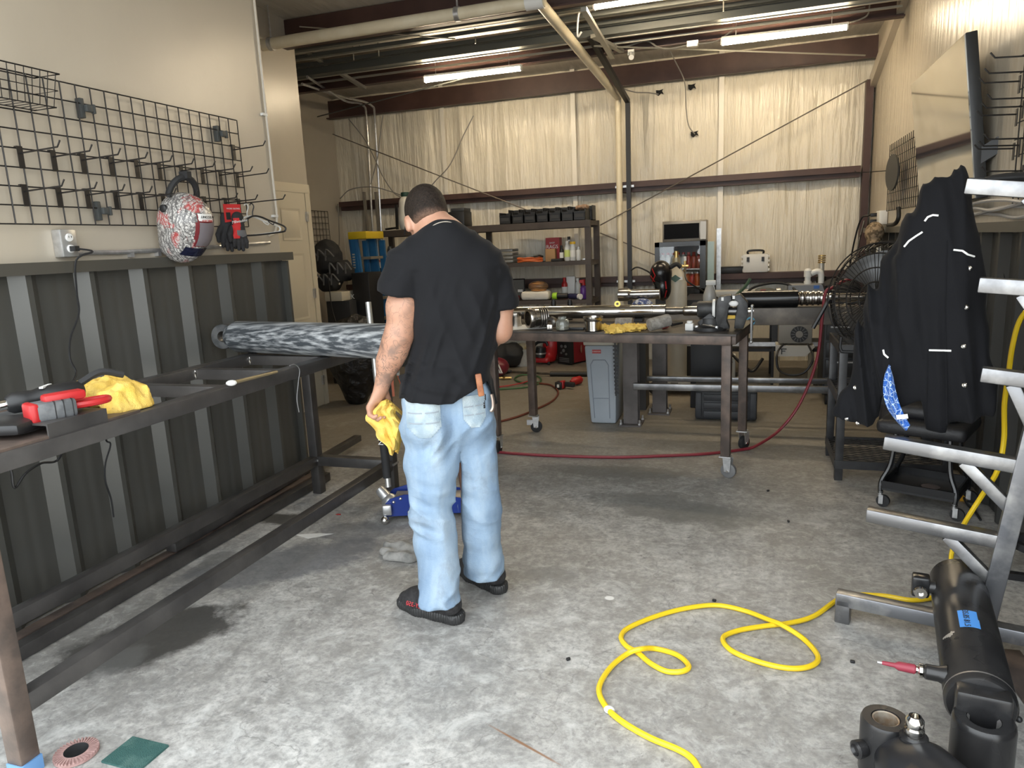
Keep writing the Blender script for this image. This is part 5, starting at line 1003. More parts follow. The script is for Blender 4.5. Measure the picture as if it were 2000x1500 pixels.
# ================================================================ LONG BROWN SHELVING UNIT ON THE BACK WALL
ys0, ys1 = 8.02, 8.50; sx0, sx1 = aY(728, 455, ys0).x, aY(1148, 440, ys0).x
shm_ = mat('brown shelf steel', (.050, .038, .032), .5, .2, (.07, .055, .046), 4)
th = thing('shelving_unit', 'long dark brown steel shelving unit against the insulated back wall', 'shelf', ((sx0+sx1)/2, (ys0+ys1)/2, 0))
zs = [aY(1080, 433, ys0).z, aY(1080, 511, ys0).z, aY(1080, 586, ys0).z, 0.0]
for x in (sx0, (sx0+sx1)/2, sx1):
    for y in (ys0, ys1): MB().box((x, y, zs[0]/2), (.065, .05, zs[0])).build('post', shm_, th)
for x in (sx0, sx1):
    for z in zs[:3]: MB().box((x, (ys0+ys1)/2, z-.03), (.05, ys1-ys0, .05)).build('end_rail', shm_, th)
for i, z in enumerate(zs[:3]):
    hh = .075 if i == 0 else .045
    MB().box(((sx0+sx1)/2, ys0-.028, z-hh/2), (sx1-sx0+.06, .012, hh)).build('front_rail', shm_, th); MB().box(((sx0+sx1)/2, ys1, z-hh/2), (sx1-sx0, .012, hh)).build('rear_rail', shm_, th)
    MB().box(((sx0+sx1)/2, (ys0+ys1)/2, z-.012), (sx1-sx0, ys1-ys0, .012)).build('shelf_board', shm_, th)
def sp_(px, i, dy=.10): p = aY(px, 500, ys0+dy); return Vec((p.x, ys0+dy, zs[i]))     # standing point on shelf i
mpx = 8.3/FPX                                                                       # metres per photo pixel there
def bottle(px, i, w, h, col, capc, lab, dy=.1, name='bottle', neck=.5, band=None, cat='bottle', base=None, group=None):
    q = base if base is not None else sp_(px, i, dy); r = w*mpx/2; H = h*mpx; th = thing(name, lab, cat, q, group)
    MB().lathe(q, (0, 0, 1), [(r*.92, 0), (r, .006), (r, H*.68), (r*.8, H*.76), (r*neck, H*.82), (r*neck, H*.88)], 16).build('body', col, th)
    MB().cyl(q+Vec((0, 0, H*.87)), q+Vec((0, 0, H)), r*neck*1.15, n=12).build('cap', capc, th)
    if band: MB().lathe(q+Vec((0, 0, H*.2)), (0, 0, 1), [(r*1.02, 0), (r*1.02, H*.35)], 16, False).build('paper_label', band, th)
    return th
# row of black hopper bins
def bin_(x, y, z, w, d, h, lab, grp):
    th = thing('storage_bin', lab, 'bin', (x, y, z), grp); g = MB(); t_ = .006
    g.box((x, y, z+.004), (w, d, .006)); g.box((x-w/2+t_/2, y, z+h/2), (t_, d, h)); g.box((x+w/2-t_/2, y, z+h/2), (t_, d, h)); g.box((x, y+d/2-t_/2, z+h/2), (w, t_, h)); g.box((x, y-d/2+t_/2, z+h*.36), (w, t_, h*.72)); g.build('tub', mat('black bin plastic', (.014, .014, .015), .45), th)
    MB().box((x, y-d/2-.004, z+h*.72), (w*.98, .012, .012)).build('front_lip', blk, th); MB().box((x, y-d/2-.002, z+h*.40), (w*.7, .006, h*.28)).build('label_slot', mat('bin label slot', (.03, .03, .032), .6), th)
bx = [sp_(p, 0).x for p in (985, 1009, 1032, 1056, 1080, 1104, 1127)]; bw = .135
for i, x in enumerate(bx): bin_(x+.06, ys0+.13, zs[0]+.001, bw, .24, .13, ords[i]+' black bin from the left in the front row on top of the brown shelving', 'black bins on the top shelf')
for i, x in enumerate(bx): bin_(x+.085, ys0+.37, zs[0]+.001, bw, .20, .17, ords[i]+' black bin from the left in the taller back row on the top shelf', 'tall black bins on the top shelf')
q = sp_(897, 0); th = thing('storage_crate', 'large black crate on the top shelf right behind the worker', 'crate', q); MB().box(q+Vec((0, .08, .09)), (.22, .26, .18)).build('body', blk, th, bevel=.01); MB().box(q+Vec((.02, .08, .20)), (.17, .22, .04)).build('upper_tray', mat('dark grey case', (.028, .030, .034), .5), th, bevel=.006)
q = sp_(1140, 0, .10)+Vec((0, 0, .132)); S = ragmesh('', [e3(q+Vec((0, 0, .012)), .07, .06, .02)], '', .008, 1.2, seed=8); one_sdf('packing_scrap', S, mat('brown paper bag', (.28, .18, .12), .6), 'crumpled brown wrapper on top of the last bin', 'wrapper')
# white sprayer jug with green cap
q = sp_(800, 0, .08); th = thing('sprayer_jug', 'white backpack sprayer tank with a dark green cap on the top shelf', 'sprayer', q)
S = SDF(q-Vec((.16, .14, 0)), q+Vec((.16, .14, .5)), .009); S.cap(q+Vec((0, 0, .12)), q+Vec((0, 0, .32)), .10, .085, .04); S.cap(q+Vec((0, 0, .06)), q+Vec((0, 0, .1)), .095, .10, .03); S.cut(lambda X, Y, Z: -(Z-q.z)); S.mesh('tank', mat('translucent white tank', (.72, .70, .64), .45), th)
MB().lathe(q+Vec((0, 0, .395)), (0, 0, 1), [(.05, 0), (.055, .01), (.055, .045), (.045, .05)], 18).build('cap', mat('dark green cap', (.02, .06, .045), .5), th)
MB().bar(q+Vec((-.10, -.08, .01)), q+Vec((-.08, -.10, .30)), .03, .02).build('strap', blk, th); MB().tube(spl([q+Vec((-.28, -.03, .02)), q+Vec((-.2, -.05, .025)), q+Vec((-.12, -.06, .03))], 4), .014, 6).build('wand', blk, th)
# second shelf
q = sp_(982, 1); th = thing('plastic_tub', 'grey plastic tub stack on the second shelf beside the worker', 'tub', q)
for k in range(4): MB().box(q+Vec((0, .1, .02+k*.042)), (.26, .24, .034)).build('tray', mat('smoky tray', (.16, .16, .15), .3), th, bevel=.008)
g = MB(); q = sp_(1035, 1, .08)
for k in range(7):
    rr = .15-.012*(k % 3); g.tube([q+Vec((rr*math.cos(a)+.01*math.sin(k), .45*rr*math.sin(a), .012+.006*k+.006*math.sin(3*a+k))) for a in [2*math.pi*j/26 for j in range(26)]], .007, 6, True)
o = one('orange_cable', g, mat('orange jacket', (.60, .13, .03), .5), 'coiled orange extension cable on the second shelf', 'cable'); MB().tube(spl([q+Vec((.02, -.05, .05)), q+Vec((.12, -.06, .075)), q+Vec((.16, -.02, .06))], 5), .012, 6).build('plug', blk, o)
q = sp_(1080, 1, .20); th = thing('rag_box', 'red cardboard box of rags on the second shelf', 'box', q); MB().box(q+Vec((.0, .06, .135)), (.165, .12, .27)).build('carton', mat('red carton', (.38, .03, .035), .5), th); text('RAGS', .058, q+Vec((-.005, -.002, .165)), (1, 0, 0), (0, 0, 1), white, th); text('SHOP', .026, q+Vec((-.005, -.002, .21)), (1, 0, 0), (0, 0, 1), white, th)
q = sp_(1075, 1, .08); one('cardboard_box', MB().box(q+Vec((0, .03, .072)), (.115, .08, .144)), mat('brown cardboard', (.32, .19, .09), .8), 'small brown cardboard box in front of the rag box', 'box', bevel=.003)
gw = mat('yellow spray label', (.75, .48, .03), .4); clr = mat('clear bottle plastic', (.60, .62, .62), .2); lime = mat('lime label', (.55, .65, .20), .5)
bottle(1097, 1, 8, 30, blk, blk, 'black bottle with white label left of the spray bottles', band=white); bottle(1108, 1, 11, 38, clr, white, 'clear bottle with a lime green label on the second shelf', band=lime); bottle(1119, 1, 11, 36, clr, gw, 'spray can with a yellow top on the second shelf', neck=.9, band=white); bottle(1130, 1, 9, 26, clr, clr, 'small clear bottle by the shelf post', band=None)
bottle(1112, 1, 10, 46, mat('silver can', (.5, .5, .5), .3, .7), blk, 'tall silver bottle behind the lime label bottle', dy=.26)
q = sp_(1140, 1, .08); one('small_bolt_pile', MB().box(q+Vec((0, 0, .012)), (.05, .05, .024)), galv, 'small metal part lying at the shelf post', 'part', bevel=.006)
q = sp_(1087, 1, .05); one('cloth_strip', MB().box(q+Vec((0, 0, .015)), (.13, .05, .03)), blkm, 'black folded strap at the front edge of the second shelf', 'strap', bevel=.01)
# third shelf
q = sp_(1008, 2, .22); th = thing('mesh_crate', 'dark open mesh crate with a white mark on the third shelf', 'crate', q); g = MB(); w_, h_ = .18, .24
MB().box(q+Vec((0, .02, h_/2)), (w_-.02, .01, h_-.02)).build('mesh_panel', mat('dark mesh', (.10, .095, .085), .6), th)
MB().tube([q+Vec((-w_/2, 0, .01)), q+Vec((w_/2, 0, .01)), q+Vec((w_/2, 0, h_)), q+Vec((-w_/2, 0, h_))], .009, 6, True).build('frame', blk, th); MB().box(q+Vec((.03, .012, .10)), (.06, .004, .03)).build('white_mark', white, th)
q = sp_(1048, 2, .10); th = thing('white_bundle', 'folded white cloth bundle on the third shelf', 'cloth', q); MB().box(q+Vec((-.02, .0, .05)), (.34, .16, .10)).build('folded_cloth', mat('folded white cloth', (.66, .63, .56), .8, bump=.4, bsc=40), th, bevel=.03, seg=3)
q2 = q+Vec((0, .02, .10)); th = thing('pad_stack', 'stack of orange pads in a clear bag on the white bundle', 'pads', q2)
for k in range(5): MB().lathe(q2+Vec((.004*(-1)**k, 0, .003+.019*k)), (0, 0, 1), [(.085, 0), (.093, .006), (.093, .012), (.085, .017)], 22).build('pad', mat('orange pad', (.55, .27, .09), .85), th)
MB().ball(q2+Vec((0, 0, .055)), (.125, .10, .065)).build('bag', mat('clear film', (.85, .83, .78), .12, trans=.95), th)
q = sp_(1003, 2, .06); one('red_tool', MB().box(q+Vec((0, 0, .03)), (.10, .06, .06)), dred, 'dark red tool at the left of the white bundle', 'tool', bevel=.012)
q = sp_(1090, 2, .05)+Vec((0, 0, .042)); th = thing('flashlight', 'black and lime green flashlight lying on the third shelf', 'flashlight', q-Vec((0, 0, .042))); MB().lathe(q-Vec((.05, 0, 0)), (1, 0, 0), [(.034, -.03), (.04, -.02), (.04, .025)], 18).build('head', mat('lime plastic', (.36, .65, .04), .4), th); MB().lathe(q-Vec((.02, 0, 0)), (1, 0, 0), [(.032, -.004), (.032, .12)], 18).build('barrel', blk, th)
q = sp_(1122, 2, .03)+Vec((0, 0, .034)); th = thing('lying_spray_can', 'dark spray can lying on its side pointing at the viewer on the third shelf', 'spray can', q-Vec((0, 0, .034))); d = Vec((.8, -.6, 0)); MB().lathe(q-d*.11, d, [(.028, 0), (.032, .01), (.032, .16), (.02, .18)], 16).build('body', mat('dark blue can', (.03, .03, .08), .35), th); MB().lathe(q+d*.06, d, [(.033, 0), (.033, .03), (.02, .032)], 16).build('cap', white, th)
bottle(1101, 2, 12, 40, red, red, 'red bottle with a white label at the back of the third shelf', dy=.30, band=white); bottle(1127, 2, 11, 38, clr, white, 'clear spray bottle at the back of the third shelf', dy=.30); 
q = sp_(1113, 2, .32); one('white_pouch', MB().prism([(-.045, 0), (.045, 0), (.055, .25), (-.055, .25)], q, (1, 0, 0), (0, 0, 1), -.05), white, 'white upright pouch between bottles on the third shelf', 'pouch', bevel=.01)
th = bottle(1138, 2, 13, 30, mat('purple bottle', (.10, .03, .22), .35), red, 'purple spray bottle with a red trigger by the shelf post', dy=.10); q = sp_(1138, 2, .10); MB().box(q+Vec((-.012, -.02, .20)), (.05, .04, .035)).cyl(q+Vec((0, 0, .16)), q+Vec((0, 0, .22)), .02, n=10).build('trigger', red, th)
# left end of the unit
q = sp_(740, 1, .08); th = thing('paint_can', 'small white can with a rusty band on the second shelf near the ladder', 'can', q); MB().cyl(q, q+Vec((0, 0, .11)), .055, n=20).build('can', mat('can white', (.60, .52, .46), .5), th); MB().lathe(q+Vec((0, 0, .07)), (0, 0, 1), [(.056, 0), (.056, .03)], 20, False).build('band', mat('rust band', (.40, .14, .08), .6), th)
for i, (px, w, h, ma, lab) in enumerate(((763, .08, .26, drk, 'tall dark grey canister on the second shelf by the paint can'), (782, .07, .16, dred, 'dark red canister partly hidden by the worker'))): q = sp_(px, 1, .12); one('canister', MB().lathe(q, (0, 0, 1), [(w/2, 0), (w/2, h*.8), (w*.3, h)], 16), ma, lab, 'canister')
for i, (px, lab) in enumerate(((733, 'left one of two steel tools hanging under the top shelf'), (741, 'right one of two steel tools hanging under the top shelf'))): q = aY(px, 470, ys0-.01); one('hanging_tool', MB().cyl((q.x, ys0+.04, zs[0]-.06), (q.x, ys0+.04, zs[0]-.30), .010, n=8).ball((q.x, ys0+.04, zs[0]-.08), (.02, .01, .03)), galv, lab, 'tool')
q = sp_(752, 2, .10); one('blue_cloth', MB().ball(q+Vec((0, 0, .02)), (.12, .07, .028)), mat('dark blue cloth', (.03, .06, .2), .9), 'dark blue cloth lump on the third shelf by the ladder', 'cloth'); q = sp_(775, 3, .25); one('grey_bucket', MB().lathe(q, (0, 0, 1), [(.14, 0), (.17, .30), (.175, .32)], 22), mat('dark bucket', (.05, .055, .06), .5), 'dark grey bucket low on the shelving beside the worker', 'bucket')
# ================================================================ FAR LEFT CORNER: ladder, black gear, bag
lm = mat('blue fibreglass', (.015, .10, .24), .45, 0, (.02, .12, .28), 8); ly = 7.45
th = thing('step_ladder', 'folded blue fibreglass step ladder with a yellow top cap', 'ladder', aZ(715, 720)); 
def lad(px, py, dy=0): return aY(px, py, ly+dy)
for (x0, y0, x1, y1, w_, dy) in ((690, 465, 722, 690, .115, 0), (713, 470, 733, 690, .07, .18)):
    a, b_ = lad(x0, y0, dy), lad(x1, y1, dy); b_ = a+(b_-a)*((a.z-.02)/(a.z-b_.z)); MB().bar(a, b_, .035, w_, (1, 0, 0)).build('side_rail', lm, th, bevel=.004); MB().bar(a+Vec((.0, -.02, 0)), b_+Vec((0, -.02, 0)), .01, w_*.5, (1, 0, 0)).build('rail_flange', mat('blue rail shade', (.02, .13, .30), .4), th)
    a2, b2 = a+Vec((.05, .32, 0)), b_+Vec((.05, .32, 0)); MB().bar(a2, b2, .035, w_, (1, 0, 0)).build('side_rail', lm, th)
for k in range(5): p = lad(692+6*k, 505+40*k, .02)+Vec((.06, .02, 0)); MB().box(p+Vec((.07, .14, 0)), (.16, .30, .03)).build('step', mat('ladder step', (.26, .23, .18), .5, .4), th)
q = lad(697, 460); MB().box(q+Vec((.03, .16, 0)), (.24, .42, .085)).build('top_cap', mat('yellow cap', (.62, .44, .02), .45), th, bevel=.01)
q = lad(692, 497, -.025)+Vec((0, -.02, 0)); 
for k in range(6): MB().box(q+Vec((0, 0, -k*.03)), (.03, .004, .016)).build('warning_label', mat('label cream', (.45, .43, .36), .6), th)
# black gear against the far left wall
q = aY(652, 500, 7.3); gear = [('tool_backpack', 640, 505, .20, .22, .26, 7.3, 'black backpack on top of the gear pile in the far left corner', 'bag'), ('tool_bag', 670, 530, .14, .18, .16, 7.25, 'black tool bag right of the backpack in the far left corner', 'bag'), ('coiled_leads', 645, 552, .18, .16, .14, 7.2, 'coiled black leads below the backpack in the far left corner', 'cable')]
for nm, px, py, a, b_, c_, yy, lab, cat in gear:
    p = aY(px, py, yy); S = SDF(p-Vec((a, b_, c_))*1.3, p+Vec((a, b_, c_))*1.3, .014); S.ell(p, (a*.8, b_*.8, c_*.8), .03); S.push(lambda X, Y, Z: .03*(np.abs(2*vnoise(X*12, Y*12, Z*12, 5)-1)-.5)); S.cut(lambda X, Y, Z: -(Z-p.z+c_*.7)); o = one_sdf(nm, S, blkm, lab, cat)
    for k in range(3): MB().tube(spl([p+Vec((-a*.6+.1*k, -b_*.8, -.02)), p+Vec((-a*.4+.1*k, -b_*.95, .10)), p+Vec((-.0+.1*k, -b_*.85, .02))], 5), .010, 6).build('strap_loop', mat('grey strap', (.12, .12, .12), .6), o)
p = aY(655, 640, 7.0); th = thing('speaker_cabinet', 'dark cabinet with a cream top strip in the far left corner', 'cabinet', (p.x, 7.1, 0)); zt_ = aY(655, 570, 7.0).z; zc = aY(655, 588, 7.0).z
MB().box((p.x+.06, 7.15, zc/2), (.30, .3, zc)).build('body', mat('dark cabinet', (.022, .023, .025), .6), th, bevel=.01); MB().box((p.x+.03, 7.12, (zt_+zc)/2), (.22, .30, zt_-zc)).build('cream_box', mat('cream box', (.50, .46, .36), .6), th, bevel=.006)
MB().box((p.x+.28, 7.3, .62), (.22, .30, 1.24)).build('tall_body', blk, th, bevel=.01); text('HyK', .075, (aY(682, 580, 7.14).x, 7.145, aY(682, 580, 7.14).z), (1, 0, 0), (0, 0, 1), white, th)
MB().tube(spl([aY(641, 540, 6.8), aY(648, 600, 6.8), aY(660, 640, 6.8)], 5), .006, 6).build('lead', blk, th); MB().ball(aY(663, 554, 7.0), .014).build('chrome_knob', chrome, th)
# small grid on the far left wall
gx_ = XF+.03; a = aX(622, 412, gx_); b_ = aX(646, 480, gx_); th = thing('small_wire_grid', 'narrow black wire grid on the far left wall beside the door', 'grid panel', (gx_, (a.y+b_.y)/2, b_.z)); 
y0g, y1g, z0g, z1g = 6.15, b_.y, b_.z-.1, a.z
for k in range(int((y1g-y0g)/.0762)+1): MB().cyl((gx_, y1g-k*.0762, z0g), (gx_, y1g-k*.0762, z1g), .004, n=5).build('vertical_wire', wire, th)
for k in range(8): z = z1g-k*.0762; MB().cyl((gx_, y0g, z), (gx_, y1g, z), .004, n=5).build('horizontal_wire', wire, th) if z > z0g else None
# black trash bag
q = aZ(700, 792); m, t, b = nt('black bag film'); setc(b.inputs['Base Color'], (.008, .008, .009)); b.inputs['Roughness'].default_value = .22; bumpn(t, b, noise(t, coords(t), 16, 5, .65, 1.2), .7, .03)
S = SDF(q-Vec((.5, .4, .0)), q+Vec((.5, .5, 1.1)), .014); P_ = lambda px, py: aY(px, py, q.y+.1)
S.path([P_(700, 785), P_(697, 740), P_(695, 700), P_(692, 660), P_(700, 640)], [.09, .17, .24, .20, .10], .08); S.cap(P_(670, 640), P_(690, 650), .07, .10, .06); S.cap(P_(735, 670), P_(735, 720), .06, .08, .06)
S.push(lambda X, Y, Z: .03*(np.abs(2*vnoise(X*9, Y*9, Z*7, 11)-1)-.5)+.018*(np.abs(2*vnoise(X*22, Y*22, Z*16, 12)-1)-.5)); S.cut(lambda X, Y, Z: -(Z-.003)); one_sdf('trash_bag', S, m, 'glossy black trash bag standing between the door and the ladder', 'bag')
# orange stand behind the jack
q = aZ(768, 772); th = thing('jack_stand', 'orange jack stand with a white lettered strip behind the worker', 'jack stand', q); om = mat('orange paint', (.62, .12, .02), .4); H_ = aY(770, 690, q.y).z
for a in (.5, 2.07, 3.64, 5.2): MB().bar(q+Vec((.11*math.cos(a), .11*math.sin(a), .01)), q+Vec((.03*math.cos(a), .03*math.sin(a), H_*.75)), .03, .012).build('leg', om, th)
MB().cyl(q+Vec((0, 0, H_*.4)), q+Vec((0, 0, H_)), .026, n=12).build('column', om, th); p = aY(777, 722, q.y-.05); MB().box(p, (.03, .01, .12)).build('white_strip', white, th); text('UZI', .04, p+Vec((0, -.006, 0)), (0, 0, -1), (1, 0, 0), blk, th)
# ================================================================ UNDER THE SHELVING: red machines, bag, bucket
fz = .36
q = aY(1118, 700, 7.75); q.z = zs[3]+.001; zsb = q.z
# lower shelf is low, machines stand on it
def low(px, yy=7.85): p = aY(px, 700, yy); return Vec((p.x, yy, 0))
fb = aZ(1065, 712); 
q = aZ(1065, 711); th = thing('shop_vacuum', 'red shop vacuum with a black curved handle on the floor under the shelving', 'vacuum', q); s_ = q.y/FPX*1.02
pz = lambda px, py, dy=0: aY(px, py, q.y+dy)
S = SDF(q-Vec((.3, .25, .0)), q+Vec((.35, .4, .5)), .012); S.cap(pz(1045, 703), pz(1068, 703), .05, .055, .02); S.path([pz(1072, 700, .1), pz(1077, 675, .1), pz(1078, 655, .1)], [.09, .10, .09], .04); S.cut(lambda X, Y, Z: -(Z-.02)); S.mesh('body', red, th)
MB().cyl(pz(1055, 697, -.02), pz(1057, 678, -.02), .07, .06, n=20).build('motor_drum', blk, th); MB().lathe(pz(1056, 691, -.04), (0, 0, 1), [(.071, 0), (.071, .018)], 20, False).build('chrome_band', galv, th)
MB().tube(spl([pz(1041, 695), pz(1041, 680), pz(1050, 669), pz(1065, 668), pz(1070, 675)], 6), .018, 8).build('handle', blk, th)
for px in (1042, 1072): MB().ball(pz(px, 710, -.05), .022).build('wheel', blkm, th)
q = aZ(1118, 711); th = thing('welder_power_source', 'red welding power source with a black front panel under the shelving', 'welder', q); w_ = 30*q.y/FPX; dvec = Vec((.28, .30, 0)); H_ = aY(1110, 662, q.y).z
g = lambda x0, x1, z0, z1, dy, dp: MB().box((q.x+(x0+x1)/2, q.y+dy+dp/2, (z0+z1)/2), (x1-x0, dp, z1-z0), )
Rw = Rz(-.5); MB().box(q+Vec((.03, .16, H_/2+.01)), (.22, .42, H_-.02), Rw).build('cabinet', dred, th, bevel=.012); MB().box(q+Vec((-.075, -.03, H_/2)), (.235, .05, H_-.01), Rw).build('front_panel', blk, th, bevel=.008)
for (dx, dz, r) in ((-.03, .22, .018), (.03, .22, .018), (-.04, .14, .014), (.04, .13, .014), (0, .17, .02)): c_ = q+Vec((-.075, -.03, 0))+Rw @ Vec((dx, -.028, dz*H_/.3)); MB().cyl(c_, c_+Rw @ Vec((0, -.012, 0)), r, n=12).build('dial', mat('grey dial', (.14, .14, .14), .4), th)
for dz in (.04, .06, .08): c_ = q+Vec((-.075, -.03, dz))+Rw @ Vec((0, -.028, 0)); MB().box(c_, (.16, .006, .008), Rw).build('vent', mat('grey dial', (.14, .14, .14), .4), th)
c_ = q+Vec((.03, .16, .18))+Rw @ Vec((.112, -.05, 0)); MB().ball(c_, (.004, .05, .05)).build('badge', mat('badge tan', (.35, .22, .15), .5), th)
q = aZ(1022, 713); th = thing('paint_pail', 'grey and white pail on the floor under the shelving', 'pail', q); MB().lathe(q, (0, 0, 1), [(.12, 0), (.14, .2), (.145, .21), (.13, .21), (.12, .03), (.001, .03)], 24).build('pail', mat('dull pail', (.30, .30, .29), .5, 0, (.42, .40, .36), 9), th); S = ragmesh('', [e3(q+Vec((0, 0, .22)), .11, .10, .05)], '', .012, 1, seed=5); S.mesh('contents', mat('mixed rags', (.45, .42, .33), .9, 0, (.30, .24, .10), 15), th)
q = aZ(982, 719); S = SDF(q-Vec((.3, .25, .0)), q+Vec((.3, .3, .5)), .012); S.cap(q+Vec((-.10, .05, .14)), q+Vec((.10, .08, .16)), .13, .14, .05); S.push(lambda X, Y, Z: .03*(np.abs(2*vnoise(X*10, Y*10, Z*10, 15)-1)-.5)); S.cut(lambda X, Y, Z: -(Z-.003)); one_sdf('duffel_bag', S, blkm, 'black duffel bag under the shelving beside the worker', 'bag')
q = aZ(972, 735); th = thing('motorcycle_helmet', 'dark red and white helmet on the floor behind the worker', 'helmet', q); MB().ball(q+Vec((0, 0, .11)), (.14, .13, .11)).build('shell', mat('maroon shell', (.16, .02, .03), .3), th)
for k in range(3): MB().bar(q+Vec((-.02+.04*k, -.125, .16)), q+Vec((.06+.02*k, -.125, .06)), .012, .012).build('white_stripe', white, th)
# bar, drill, hoses on the floor
a_, b_ = aZ(1075, 730, .03), aZ(1175, 730, .03); th = thing('pry_bar', 'long dark round bar with a black end lying on the floor', 'bar', (a_+b_)/2); MB().cyl(a_, b_+Vec((.2, 0, 0)), .028, n=14).build('sleeve', mat('dark tube', (.035, .034, .03), .4, .4), th); MB().cyl(aZ(1000, 726, .03), a_, .014, n=10).build('shaft', dmach, th); MB().ball(aZ(985, 725, .03), (.10, .03, .028)).build('head', blk, th)
q = aZ(1112, 754); th = thing('impact_driver', 'red and black cordless impact driver lying on the floor', 'power tool', q); p_ = lambda px, py, z: aZ(px, py, z); MB().box(p_(1093, 752, .04), (.075, .10, .075), Rz(-.1)).build('battery', blk, th, bevel=.01); MB().box(p_(1099, 751, .045), (.04, .08, .08), Rz(-.1)).build('battery_mount', red, th, bevel=.01); MB().bar(p_(1103, 750, .045), p_(1122, 752, .045), .045, .05).build('grip', blkm, th, bevel=.012); MB().lathe(p_(1131, 742, .05), Vec((-.5, -.9, 0)), [(.03, -.03), (.042, -.01), (.042, .08), (.028, .10), (.016, .13)], 16).build('head', red, th); MB().box(p_(1090, 754, .06), (.02, .02, .03)).build('logo_patch', white, th)
hz = lambda pts: spl([aZ(x, y, z) for x, y, z in pts], 7)
one('oxygen_hose', MB().tube(hz(((950, 762, .01), (1010, 758, .01), (1040, 754, .01), (1056, 745, .01), (1050, 735, .012), (1020, 732, .014), (1005, 740, .015), (1025, 748, .012), (1052, 746, .02))), .009, 6), mat('green hose', (.05, .13, .05), .5), 'thin green welding hose coiled on the floor behind the worker', 'hose')
one('fuel_hose', MB().tube(hz(((950, 759, .02), (1000, 752, .02), (1030, 745, .025), (1045, 738, .02), (1020, 728, .012), (970, 727, .01))), .008, 6), mat('bright red hose', (.36, .03, .03), .5), 'thin bright red welding hose coiled with the green one', 'hose')
one('brown_hose', MB().tube(hz(((1045, 748, .01), (1075, 752, .01), (1090, 765, .01), (1080, 782, .01), (1050, 798, .01), (1010, 814, .01), (958, 828, .01))), .010, 6), mat('brown red hose', (.14, .035, .02), .5), 'brown red hose curving over the floor under the wheeled table', 'hose')
q = aZ(985, 742); one('torch_head', MB().cyl(q+Vec((-.06, 0, .02)), q+Vec((.08, .02, .02)), .014, n=10).cyl(q+Vec((0, -.03, .02)), q+Vec((0, .03, .03)), .01, n=8), brs, 'brass torch fitting lying on the coiled hoses', 'torch')
# ================================================================ BACK BENCH ON THE RIGHT WITH FRIDGE AND CLUTTER
wz = .86; wy0, wy1, wx0, wx1 = 7.25, 8.05, aY(1335, 590, 7.25).x, 1.05
th = thing('workbench', 'long black workbench along the back wall on the right', 'bench', ((wx0+wx1)/2, (wy0+wy1)/2, 0)); bkm = mat('black bench paint', (.018, .019, .022), .5)
MB().box(((wx0+wx1)/2, (wy0+wy1)/2, wz-.03), (wx1-wx0, wy1-wy0, .06)).build('top', bkm, th)
for x in (wx0+.05, aY(1515, 660, wy0).x, wx1-.05):
    for y in (wy0+.05, wy1-.05): MB().box((x, y, (wz-.06)/2), (.07, .07, wz-.06)).build('leg', bkm, th)
MB().box(((wx0+wx1)/2, (wy0+wy1)/2, .36), (wx1-wx0, wy1-wy0-.05, .03)).build('lower_shelf', bkm, th); MB().box(((wx0+wx1)/2, wy0+.02, .42), (wx1-wx0, .02, .04)).build('pale_rail', galv, th)
def on(px, yy=7.6, z=wz): p = aY(px, 560, yy); return Vec((p.x, yy, z+.001))
# fridge and microwave
fy_ = 8.12; fx0, fx1 = aY(1279, 520, fy_).x, aY(1378, 520, fy_).x; fz1 = aY(1330, 472, fy_).z; fz0 = aY(1330, 575, fy_).z; fw_ = fx1-fx0; fxm = (fx0+fx1)/2
sth = thing('fridge_stand', 'black stand cabinet under the drinks fridge', 'cabinet', (fxm, fy_+.22, 0)); MB().box((fxm, fy_+.24, fz0/2), (fw_, .40, fz0-.004)).build('body', bkm, sth); MB().box((fxm, fy_+.03, fz0*.5), (fw_*.9, .02, fz0*.8)).build('door', blk, sth)
th = thing('drinks_fridge', 'black glass door drinks fridge stocked with bottles', 'fridge', (fxm, fy_+.2, fz0)); hF = fz1-fz0
inn = mat('fridge interior', (.45, .46, .48), .5)
MB().box((fxm, fy_+.40, fz0+hF/2), (fw_, .02, hF)).build('back_panel', inn, th); MB().box((fx0+.02, fy_+.22, fz0+hF/2), (.04, .38, hF)).build('side_panel', blk, th); MB().box((fx1-.02, fy_+.22, fz0+hF/2), (.04, .38, hF)).build('side_panel', blk, th)
MB().box((fxm, fy_+.22, fz1-.02), (fw_, .38, .04)).build('top_panel', blk, th); MB().box((fxm, fy_+.22, fz0+.03), (fw_, .38, .06)).build('bottom_panel', blk, th)
for (x, z, w_, h_) in ((fx0+.025, fz0+hF/2, .05, hF), (fx1-.03, fz0+hF/2, .06, hF), (fxm, fz1-.025, fw_, .05), (fxm, fz0+.03, fw_, .06)): MB().box((x, fy_+.008, z), (w_, .03, h_)).build('door_frame', blkg, th)
MB().box((fxm, fy_+.014, fz0+hF/2), (fw_-.1, .004, hF-.1)).build('door_glass', mat('fridge glass', (.95, .97, .97), .02, trans=1, spec=.2), th)
fs1, fs2 = aY(1330, 518, fy_).z-.0, fz0+.08
sh1 = aY(1330, 516, fy_+.1).z-.055; 
for z in (sh1, fs2): MB().box((fxm, fy_+.22, z), (fw_-.09, .32, .008)).build('wire_shelf', galv, th)
for k in range(8): q = Vec((fx0+.075+k*(fw_-.15)/7, fy_+.12, sh1+.005)); bottle(0, 0, 10, 30, mat('water bottle', (.62, .66, .68), .15) if k < 5 else mat('soda bottle', (.40, .05, .04), .2), red, ords[k]+' bottle from the left on the upper fridge shelf', base=q, name='drink_bottle', group='bottles in the fridge')
